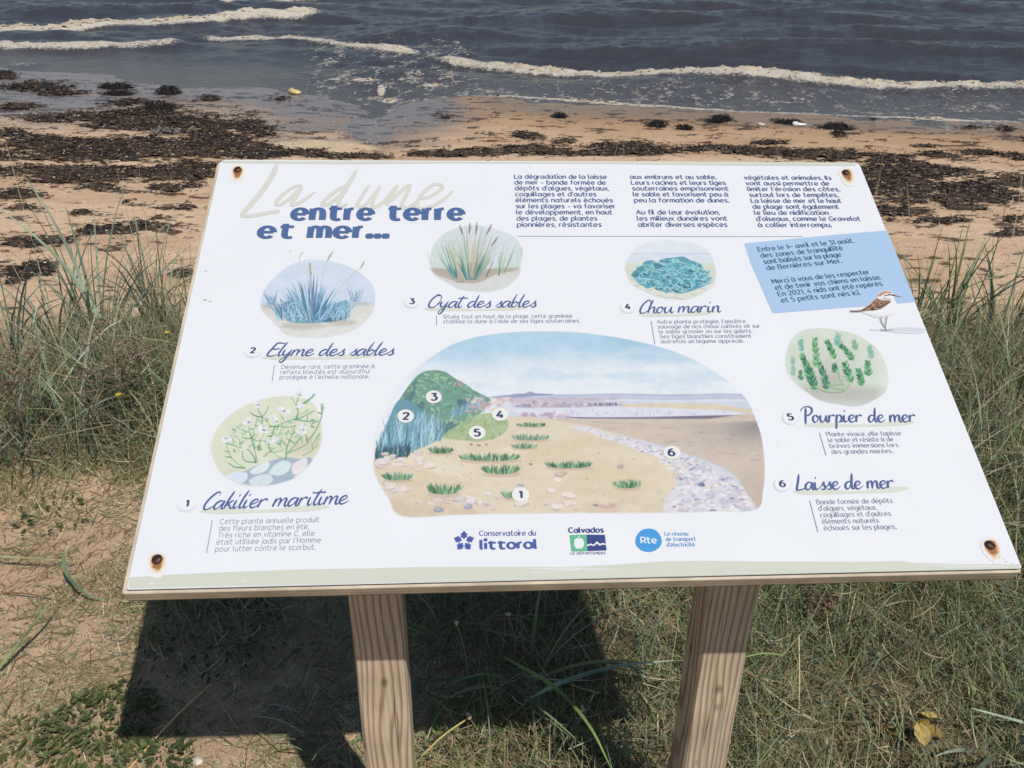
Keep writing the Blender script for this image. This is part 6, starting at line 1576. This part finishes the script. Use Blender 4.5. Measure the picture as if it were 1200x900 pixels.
# longer curling green leaves through the turf round and behind the posts
n = 7500
x, y = scatter(n, -.55, 2.6, .62, 2.4, lambda x, y: sstep(-.28, .02, x + .5 * (fbm(x * 3, y * 3, 3, 461) - .5)) * (.15 + .85 * sstep(.42, .6, fbm(x * 2.6 + 3, y * 2.6, 4, 463))) * ~in_post(x, y))
n = len(x); c_ = pal(n, GREEN + GREEN + BLUEG + [(92, 108, 60), (104, 120, 70)])
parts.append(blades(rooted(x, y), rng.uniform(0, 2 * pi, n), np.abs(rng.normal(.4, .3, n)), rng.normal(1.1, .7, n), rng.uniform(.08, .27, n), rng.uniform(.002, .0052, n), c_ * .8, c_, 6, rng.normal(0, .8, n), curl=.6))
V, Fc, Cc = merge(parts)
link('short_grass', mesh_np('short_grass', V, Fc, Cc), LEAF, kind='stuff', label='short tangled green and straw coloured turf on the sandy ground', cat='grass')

# the fine dry stems and thin leaves of the tall stand
parts = []
n = 15000
x, y = scatter(n, -3.4, 3.8, 1.3, 3.9, lambda x, y: tall_zone(x, y) * (.3 + .7 * sstep(.35, .6, fbm(x * 2, y * 2, 3, 451))))
n = len(x)
parts.append(blades(rooted(x, y), rng.uniform(0, 2 * pi, n), np.abs(rng.normal(.25, .2, n)), rng.normal(.7, .6, n), rng.uniform(.10, .32, n), rng.uniform(.0018, .0042, n), pal(n, STRAW[:2] + DRY + GREEN + BLUEG[:2]), pal(n, STRAW + GREEN), 5, rng.normal(0, .6, n)))
n = 7000
x, y = scatter(n, -3.4, 3.8, 1.3, 3.9, lambda x, y: tall_zone(x, y))
n = len(x); c_ = pal(n, GREEN + BLUEG + BLUEG)
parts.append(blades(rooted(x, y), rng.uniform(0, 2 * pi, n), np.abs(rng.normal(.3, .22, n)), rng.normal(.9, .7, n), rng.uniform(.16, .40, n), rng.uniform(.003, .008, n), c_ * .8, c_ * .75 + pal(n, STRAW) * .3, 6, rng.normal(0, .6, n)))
# hay laid among it
n = 7000
x, y = scatter(n, -3.4, 3.8, 1.4, 3.7, lambda x, y: tall_zone(x, y))
n = len(x); r0 = rooted(x, y); r0[:, 2] += rng.uniform(.02, .22, n)
parts.append(blades(r0, rng.uniform(0, 2 * pi, n), rng.normal(1.15, .35, n), rng.normal(.3, .5, n), rng.uniform(.12, .34, n), rng.uniform(.0016, .004, n), pal(n, STRAW + DRY + GREEN), None, 5, rng.normal(0, .8, n)))
V, Fc, Cc = merge(parts)
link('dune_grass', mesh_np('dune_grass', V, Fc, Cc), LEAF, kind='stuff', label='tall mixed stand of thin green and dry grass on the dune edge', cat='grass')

# broad leaved lyme grass: single tufts
def tuft(name, x, y, n, ln, wd, spread, seed, label, group=None, cols=BLUEG, bend=.8, stems=0, r=.05):
    r_ = np.random.default_rng(seed)
    a = r_.uniform(0, 2 * pi, n); q = r * np.sqrt(r_.random(n))
    bx, by = x + q * np.cos(a), y + q * np.sin(a)
    az = a + r_.normal(0, .7, n)
    c_ = pal(n, cols, .25, r_)
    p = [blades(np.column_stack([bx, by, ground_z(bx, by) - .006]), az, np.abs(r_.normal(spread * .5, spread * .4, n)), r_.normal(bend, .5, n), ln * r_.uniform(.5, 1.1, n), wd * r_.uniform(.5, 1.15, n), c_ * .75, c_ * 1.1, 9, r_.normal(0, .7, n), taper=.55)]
    if stems:
        a = r_.uniform(0, 2 * pi, stems)
        bx, by = x + r * np.cos(a), y + r * np.sin(a)
        p.append(blades(np.column_stack([bx, by, ground_z(bx, by)]), a, np.abs(r_.normal(.1, .1, stems)), r_.normal(.2, .15, stems), ln * r_.uniform(1.0, 1.35, stems), np.full(stems, .003), pal(stems, STRAW, .2, r_), None, 7, taper=.35))
    V, Fc, Cc = merge(p); V = V - (x, y, 0)
    o = link(name, mesh_np(name, V, Fc, Cc), LEAF, label=label, cat='grass tuft', group=group); o.location = (x, y, 0)
    return o
def gp_(px, py, z=0.0):
    p = at_z(px, py, z); return p[0], p[1]
# left stand
T_ = [
    ('lyme_grass', (118, 396), 24, .62, .014, .55, 'tall blue-green lyme grass with broad blades, the highest clump left of the board', 1, 2),
    ('lyme_grass', (182, 372), 34, .46, .010, .45, 'upright narrow blue-green clump close to the upper left edge of the board', 2, 3),
    ('lyme_grass', (70, 402), 20, .55, .011, .7, 'loose blue-green clump left of the tallest clump', 3, 2),
    ('lyme_grass', (8, 420), 26, .55, .012, .8, 'green clump cut by the left picture edge at the top of the stand', 4, 3),
    ('lyme_grass', (92, 505), 12, .42, .012, .9, 'low arching blue-green clump in the middle of the left stand', 5, 0),
    ('lyme_grass', (28, 540), 12, .40, .012, .9, 'broad green clump low at the left edge above the bare sand', 6, 0),
    ('lyme_grass', (228, 410), 14, .40, .008, .5, 'thin upright clump half hidden by the left edge of the board', 7, 2)]
R_ = [
    ('lyme_grass', (1068, 400), 34, .50, .010, .55, 'dark green upright clump close to the upper right edge of the board', 11, 1),
    ('lyme_grass', (1110, 385), 36, .54, .011, .6, 'tall arching green clump, the highest one right of the board', 12, 2),
    ('lyme_grass', (1170, 395), 30, .48, .011, .8, 'green clump leaning to the right at the top of the right stand', 13, 1),
    ('lyme_grass', (1135, 480), 26, .45, .012, .9, 'grey-green arching clump half way down the right edge', 14, 0),
    ('lyme_grass', (1195, 500), 24, .45, .011, .9, 'green clump cut by the right picture edge', 15, 1),
    ('lyme_grass', (1180, 590), 12, .36, .009, .9, 'low green clump just above the lower right corner of the board', 16, 0)]
for nm, (px, py), n, ln, wd, sp, lb, sd, st in T_:
    X0, Y0 = gp_(px, py); tuft(nm, X0, Y0, n, ln, wd, sp, sd, lb, 'lyme grass clumps left of the board', stems=st)
for nm, (px, py), n, ln, wd, sp, lb, sd, st in R_:
    X0, Y0 = gp_(px, py); tuft(nm, X0, Y0, n, ln, wd, sp, sd, lb, 'lyme grass clumps right of the board', cols=BLUEG[:1] + GREEN + [(84, 100, 72)], stems=st)
# behind and below the board
for (px, py), n, ln, wd, sp, lb, sd, st in (((470, 330), 7, .5, .006, .3, 'thin stalks rising behind the upper edge of the board near its middle', 21, 4), ((690, 330), 10, .60, .006, .35, 'sparse stalks fanning above the top edge of the board over the text columns', 22, 5), ((740, 318), 6, .66, .008, .25, 'single dark upright blade cluster above the board, right of the fan of stalks', 23, 2),
                                            ((1010, 330), 6, .6, .006, .5, 'few leaning stalks behind the upper right corner of the board', 24, 3)):
    X0, Y0 = gp_(px, py); tuft('marram_stalks', X0, Y0, n, ln, wd, sp, sd, lb, stems=st)
for (px, py), n, ln, wd, sp, lb, sd in (((610, 800), 13, .36, .011, 1.2, 'broad arching green grass between the two posts, partly in shade', 31), ((530, 745), 10, .30, .009, .9, 'grass clump in the shade beside the left post', 32), ((720, 720), 20, .22, .006, .9, 'fresh green clump behind the right post', 33),
                                        ((1175, 880), 8, .26, .012, 1.0, 'short broad grass clump at the lower right corner', 34), ((850, 860), 10, .2, .007, 1.1, 'grass clump at the foot of the right post', 35), ((1000, 790), 14, .2, .006, 1.2, 'flattened grass clump in the turf under the right half of the board', 36), ((392, 872), 22, .17, .006, 1.0, 'green clump at the left foot of the left post, over the post shadow', 38), ((440, 905), 12, .15, .006, 1.1, 'small clump pressed against the left post at the bottom edge', 39), ((640, 890), 16, .16, .006, 1.1, 'short green clump at the bottom between the posts', 37)):
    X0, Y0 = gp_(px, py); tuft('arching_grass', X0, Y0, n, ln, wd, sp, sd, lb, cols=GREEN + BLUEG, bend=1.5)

# single long leaves that catch the eye on the left sand
def leaf(name, pts, wd, colr, label, cat='grass blade'):
    P = catmull(np.array(pts, float), 6); T = np.gradient(P, axis=0); T /= np.linalg.norm(T, axis=1)[:, None]
    S_v = np.cross(T, (0, 0, 1.0)); S_v /= np.linalg.norm(S_v, axis=1)[:, None] + 1e-9
    n = len(P); t = np.linspace(0, 1, n); w = wd * .5 * np.minimum(1, .35 + 3 * t) * np.clip(1.02 - t, .03, 1) ** .6
    up = np.array([0, 0, 1.0]) * (w * .45)[:, None]
    V = np.vstack([P + S_v * w[:, None] + up, P, P - S_v * w[:, None] + up]) - P[0]
    Fc = [(i, i + 1, n + i + 1, n + i) for i in range(n - 1)] + [(n + i, n + i + 1, 2 * n + i + 1, 2 * n + i) for i in range(n - 1)]
    c = lin(colr); cc = np.clip(c * (1 + .25 * np.sin(np.concatenate([t, t, t]) * 9))[:, None], 0, 1)
    o = link(name, mesh_np(name, V, Fc, cc), LEAF, label=label, cat=cat); o.location = P[0]
def gpt(px, py, z): return at_z(px, py, z)
leaf('grass_blade', [gpt(-10, 795, .02), gpt(20, 758, .05), gpt(45, 725, .09), gpt(66, 696, .10)], .012, (128, 146, 98), 'broad pale green blade pointing up and right over the sand at the left edge')
leaf('grass_blade', [gpt(128, 402, .06), gpt(100, 345, .22), gpt(55, 290, .36), gpt(-6, 240, .47)], .022, (150, 166, 138), 'widest pale blade, leaning up to the left edge across the sand')
leaf('grass_blade', [gpt(112, 392, .08), gpt(92, 320, .26), gpt(62, 258, .40), gpt(28, 205, .52)], .015, (138, 156, 136), 'long pale blade just right of the widest one, tip over the seaweed')
leaf('grass_blade', [gpt(70, 455, .12), gpt(96, 418, .20), gpt(122, 388, .25), gpt(144, 374, .27)], .014, (186, 196, 176), 'whitish blade slanting up to the right inside the left stand')
leaf('grass_blade', [gpt(42, 440, .14), gpt(60, 462, .15), gpt(78, 492, .10), gpt(84, 508, .05)], .013, (128, 152, 112), 'broad green blade bending down in the left stand')
leaf('grass_blade', [gpt(75, 425, .18), gpt(120, 430, .22), gpt(158, 466, .16), gpt(180, 502, .08)], .010, (136, 150, 104), 'arching olive blade falling toward the bushy weed')
leaf('grass_blade', [gpt(1060, 352, .20), gpt(1100, 376, .24), gpt(1128, 402, .20), gpt(1150, 432, .12)], .011, (132, 148, 116), 'broad blade bending down beside the upper right edge of the board')
leaf('grass_blade', [gpt(1200, 318, .30), gpt(1150, 330, .30), gpt(1112, 352, .22), gpt(1090, 385, .08)], .010, (112, 128, 92), 'dark blade arching to the right picture edge')
leaf('grass_blade', [gpt(74, 648, .05), gpt(78, 672, .05), gpt(98, 694, .04), gpt(126, 705, .02)], .010, (116, 140, 110), 'bent blue-green blade lying on the bare sand left of the board')
leaf('grass_blade', [gpt(-10, 652, .04), gpt(40, 655, .04), gpt(90, 658, .03)], .008, (166, 168, 120), 'straight yellowish blade lying level on the sand at the left edge')
leaf('grass_blade', [gpt(615, 822, .06), gpt(660, 800, .13), gpt(720, 782, .15), gpt(790, 774, .12)], .015, (150, 172, 150), 'wide pale green blade arching toward the right post')
leaf('grass_blade', [gpt(590, 770, .18), gpt(650, 806, .17), gpt(690, 850, .16), gpt(716, 900, .14)], .010, (132, 158, 92), 'long green blade running down into the sun between the posts')
leaf('grass_blade', [gpt(525, 800, .10), gpt(580, 792, .14), gpt(640, 836, .14), gpt(690, 880, .08)], .008, (110, 132, 92), 'dark green blade crossing the shade between the posts')
leaf('grass_blade', [gpt(1215, 852, .05), gpt(1180, 842, .08), gpt(1138, 830, .10)], .011, (176, 190, 168), 'pale bent blade at the lower right edge of the picture')
leaf('grass_blade', [gpt(310, 768, .02), gpt(330, 742, .05), gpt(350, 700, .10)], .007, (96, 112, 86), 'dull green blade in the shade of the board')

def stalk(px0, z0, px1, z1, rad, colr, label, mid=None, name='dry_stalk'):
    a, b = gpt(*px0, z0), gpt(*px1, z1); m_ = MB()
    c = (a + b) / 2 + (0, 0, .008) if mid is None else gpt(*mid[:2], mid[2])
    m_.tube(catmull([a, c, b], 6) - a, np.linspace(rad, rad * .7, 13), 6, lin(colr))
    o = link(name, m_.mesh(name, True), STALK, label=label, cat='dry stalk'); o.location = a
STALK = mat_attr('dry_stalks', rough=.7, spec=.2)
stalk((150, 902), .012, (247, 801), .05, .0022, (206, 172, 116), 'golden dry stalk crossing the front edge of the shadow')
stalk((232, 803), .05, (330, 880), .015, .0016, (150, 128, 98), 'brown dry stalk crossing the golden one')
stalk((492, 888), .02, (548, 842), .09, .0022, (200, 182, 120), 'pale dry stalk leaning out from the foot of the left post')
stalk((936, 744), .12, (936, 842), .04, .0016, (196, 184, 140), 'thin upright pale stalk in the turf right of the posts')
stalk((872, 770), .10, (918, 768), .10, .0020, (140, 158, 98), 'short light green stalk lying level beside the right post')
stalk((-6, 694), .012, (72, 704), .012, .0022, (132, 96, 70), 'thin brown twig lying on the bare sand')
stalk((1034, 190), .52, (960, 320), .05, .0016, (110, 90, 70), 'long thin dark stem leaning up behind the right corner of the board', (1010, 250, .28))

# ------------------------------------------------------------------ leafy weeds
def weed(name, px, py, rad, n, lsz, colr, label, cat, seed, flat=.35, hgt=.05, toothed=False):
    r_ = np.random.default_rng(seed); x, y = gp_(px, py); m_ = MB(); c = np.array([lin(q) for q in colr])
    for k_ in range(n):
        a = r_.uniform(0, 2 * pi); q = rad * math.sqrt(r_.random()); bx, by = q * cos(a), q * sin(a)
        z = float(ground_z(x + bx, y + by)) + .006 + hgt * r_.random() * (1 - .5 * q / rad)
        L_ = lsz * r_.uniform(.4, 1.6); W_ = L_ * r_.uniform(.35, .55); da = a + r_.normal(0, .7); tilt = r_.normal(flat, .25)
        d = np.array([cos(da) * cos(tilt), sin(da) * cos(tilt), sin(tilt)]); s_ = np.array([-sin(da), cos(da), r_.normal(0, .25)])
        prof = [(0, .06), (.2, .42), (.34, .34), (.5, .5), (.64, .34), (.8, .26), (1, .02)] if toothed else [(0, .08), (.25, .42), (.55, .5), (.8, .32), (1, .02)]
        V = []
        for t, w in prof:
            p = np.array([bx, by, z]) + d * L_ * t + np.array([0, 0, -.25 * L_ * t * t])
            V += [p + s_ * W_ * w + (0, 0, .12 * W_), p, p - s_ * W_ * w + (0, 0, .12 * W_)]
        Fc = []
        for i in range(len(prof) - 1): Fc += [(3 * i, 3 * i + 1, 3 * i + 4, 3 * i + 3), (3 * i + 1, 3 * i + 2, 3 * i + 5, 3 * i + 4)]
        m_.add(V, Fc, c[r_.integers(len(c))] * r_.uniform(.7, 1.25))
    o = link(name, m_.mesh(name), LEAF, label=label, cat=cat); o.location = (x, y, 0)
    return o
weed('leafy_weed', 122, 862, .11, 620, .014, [(92, 102, 62), (106, 114, 70), (78, 88, 52)], 'flat rosette of toothed green leaves on the sand by the shadow corner', 'weed', 1, .1, .03, True)
weed('leafy_weed', 195, 895, .05, 110, .014, [(84, 96, 56), (70, 84, 48)], 'small green leafy plant at the bottom edge in front of the shadow', 'weed', 2, .15, .02, True)
weed('leafy_weed', 45, 870, .07, 90, .012, [(86, 94, 58), (100, 104, 66)], 'sparse green seedling patch left of the leaf rosette', 'weed', 3, .15, .02)
weed('leafy_weed', 172, 490, .17, 900, .016, [(50, 66, 48), (64, 82, 56), (42, 54, 42)], 'dark green bushy weed against the left edge of the board', 'weed', 4, .5, .16)
weed('leafy_weed', 60, 610, .09, 70, .014, [(76, 88, 54), (92, 104, 70)], 'thin green weed on the edge of the bare sand at left', 'weed', 5, .3, .05)
weed('leafy_weed', 250, 745, .15, 240, .011, [(60, 76, 48), (74, 90, 56)], 'dark creeping weed in the shade under the left half of the board', 'weed', 6, .2, .03)
weed('leafy_weed', 1050, 880, .10, 130, .018, [(84, 90, 58), (106, 108, 76), (60, 70, 48)], 'grey-green leafy weed under the yellow leaves', 'weed', 7, .3, .05)
weed('leafy_weed', 560, 870, .12, 300, .012, [(92, 108, 54), (110, 124, 66)], 'bright green feathery ground weed between the posts', 'weed', 8, .5, .05)
weed('yellow_leaves', 1066, 856, .04, 9, .034, [(186, 158, 84), (200, 174, 106), (160, 136, 74)], 'cluster of yellow autumn leaves in the turf at lower right', 'leaves', 9, .25, .08)
weed('yellow_leaves', 1158, 787, .02, 4, .022, [(176, 160, 70)], 'single small yellow leaf near the right edge', 'leaves', 10, .25, .06)

# dried umbels
def dried(px, py, h, n, label, seed, colr=((128, 110, 92), (146, 126, 106), (104, 88, 74))):
    r_ = np.random.default_rng(seed); x, y = gp_(px, py); z = float(ground_z(x, y))
    root = link('dried_flower', None, label=label, cat='dried plant'); root.location = (x, y, z)
    m_ = MB(); c = [lin(q) for q in colr]
    m_.tube(catmull([(0, 0, -.01), (.01, .005, h * .5), (.0, .01, h * .85)], 6), np.linspace(.003, .0018, 13), 6, c[2])
    for k_ in range(n):
        a = r_.uniform(0, 2 * pi); e = r_.uniform(.25, 1.1); zz_ = h * r_.uniform(.45, .85); L_ = h * r_.uniform(.2, .42)
        p0 = np.array([0, .005, zz_]); p1 = p0 + (L_ * sin(e) * cos(a), L_ * sin(e) * sin(a), L_ * cos(e))
        m_.tube(catmull([p0, (p0 + p1) / 2 + (0, 0, -.01), p1], 4), np.linspace(.0014, .0009, 9), 5, c[2])
        hd = MB()
        for j in range(26):
            q = p1 + r_.normal(0, .011, 3) * (1, 1, .6); s_ = r_.uniform(.002, .0045)
            V = q + np.array([(s_, 0, 0), (0, s_, 0), (-s_, 0, 0), (0, -s_, 0), (0, 0, s_), (0, 0, -s_)]) * r_.uniform(.7, 1.4, (6, 1))
            hd.add(V, [(0, 1, 4), (1, 2, 4), (2, 3, 4), (3, 0, 4), (1, 0, 5), (2, 1, 5), (3, 2, 5), (0, 3, 5)], c[r_.integers(3)] * r_.uniform(.7, 1.3))
        link('seed_head', hd.mesh('seed_head'), STALK, root)
    link('stem', m_.mesh('stem', True), STALK, root)
dried(160, 520, .34, 16, 'brown dried flower heads close beside the left edge of the board', 1)
dried(40, 560, .38, 14, 'brown dried flower heads on a dark stem at the left picture edge', 2)
dried(960, 740, .10, 7, 'low rusty dried seed heads in the turf right of the right post', 3, ((140, 116, 92), (120, 98, 78), (100, 84, 68)))

def yellow(px, py, z, label, seed):
    r_ = np.random.default_rng(seed); p = gpt(px, py, z); m_ = MB(); g0 = float(ground_z(p[0], p[1]))
    root = link('yellow_flower', None, label=label, cat='flower'); root.location = (p[0], p[1], g0); hh = z - g0
    m_.tube(catmull([(0, 0, -.005), (.01, 0, hh * .5), (0, 0, hh)], 5), np.linspace(.0016, .001, 11), 5, lin((86, 100, 60)))
    link('stem', m_.mesh('stem', True), STALK, root); b = MB()
    for k_ in range(14):
        a = 2 * pi * k_ / 14 + r_.normal(0, .1); d = np.array([cos(a), sin(a), .35]); s_ = np.array([-sin(a), cos(a), 0]); L_ = .010
        o = np.array([0, 0, hh]); b.add([o, o + d * L_ * .6 + s_ * .0022, o + d * L_, o + d * L_ * .6 - s_ * .0022], [(0, 1, 2, 3)], lin((222, 196, 60)) * r_.uniform(.8, 1.05))
    link('petals', b.mesh('petals'), LEAF, root)
yellow(196, 390, .22, 'small yellow flower beside the board below the thin upright clump', 1)
yellow(139, 463, .20, 'small yellow flower lower in the grass, left of the bushy weed', 2)

# snails on the stems, each with a coiled shell
SNAIL = mat_attr('snail_shell', rough=.45, spec=.4)
def snail(px, py, z, r, label, seed):
    r_ = np.random.default_rng(seed); p = gpt(px, py, z); m_ = MB()
    t = np.linspace(0, 2.6 * 2 * pi, 46); k_ = np.exp(-.17 * t); rr = r * .62 * k_
    pts = np.column_stack([rr * np.cos(t), rr * np.sin(t), r * .75 * (1 - k_)])
    cs = lin((214, 196, 160)) * (.75 + .3 * np.repeat(np.sin(t * 0 + np.arange(46) * .9), 8))[:, None]
    n0 = len(t) * 8
    m_.tube(pts, r * .46 * k_, 8, None, True); m_.c[-1] = cs
    o = link('snail', m_.mesh('snail', True), SNAIL, label=label, cat='snail'); o.location = p
    o.rotation_euler = (r_.uniform(-1, 1), r_.uniform(-1, 1), r_.uniform(0, 6))
    # the stem it sits on
    g = np.array([p[0] + .02, p[1] + .03, float(ground_z(p[0] + .02, p[1] + .03))]); q = MB()
    q.tube(catmull([g - g, (p - g) * .55 + (.006, 0, 0), (p - g) + (0, .004, -.003)], 5), .0012, 5, lin((150, 140, 100)))
    s_ = link('dry_stalk', q.mesh('dry_stalk', True), STALK, label='thin dry stalk carrying the ' + label, cat='dry stalk'); s_.location = g
snail(535, 731, .20, .009, 'pale snail high in the shade near the left post', 1)
snail(548, 839, .10, .010, 'orange-tinted snail in the sun beside the left post', 2)
snail(681, 830, .12, .009, 'whitish snail between the posts', 3)
snail(595, 720, .16, .007, 'tiny pale snail in the deep shade between the posts', 4)
def stone(px, py, r, colr, label, seed):
    x, y = gp_(px, py); z = float(ground_z(x, y)); nu, nv = 18, 9; V = []
    for j in range(nv):
        t = pi * j / (nv - 1)
        for i in range(nu):
            a = 2 * pi * i / nu; k_ = 1 + .3 * (float(vnoise(1.5 * cos(a) * sin(t) + seed, 1.5 * sin(a) * sin(t) + 1.5 * cos(t), seed)) - .5)
            V.append((r * k_ * sin(t) * cos(a), r * .75 * k_ * sin(t) * sin(a), -r * .5 * k_ * cos(t)))
    Fc = [(j * nu + i, j * nu + (i + 1) % nu, (j + 1) * nu + (i + 1) % nu, (j + 1) * nu + i) for j in range(nv - 1) for i in range(nu)]
    o = link('stone', mesh_np('stone', V, Fc, smooth=True), mat_flat('stone_surface', colr, .85, .2, .25, 60), label=label, cat='stone'); o.location = (x, y, z + r * .2)
stone(232, 897, .013, (.60, .55, .47), 'small white stone at the bottom edge in front of the shadow', 1)
stone(1061, 812, .009, (.55, .45, .38), 'small pinkish stone in the turf at right', 2)
stone(262, 704, .008, (.4, .34, .27), 'small tan stone in the shade below the left corner of the board', 3)
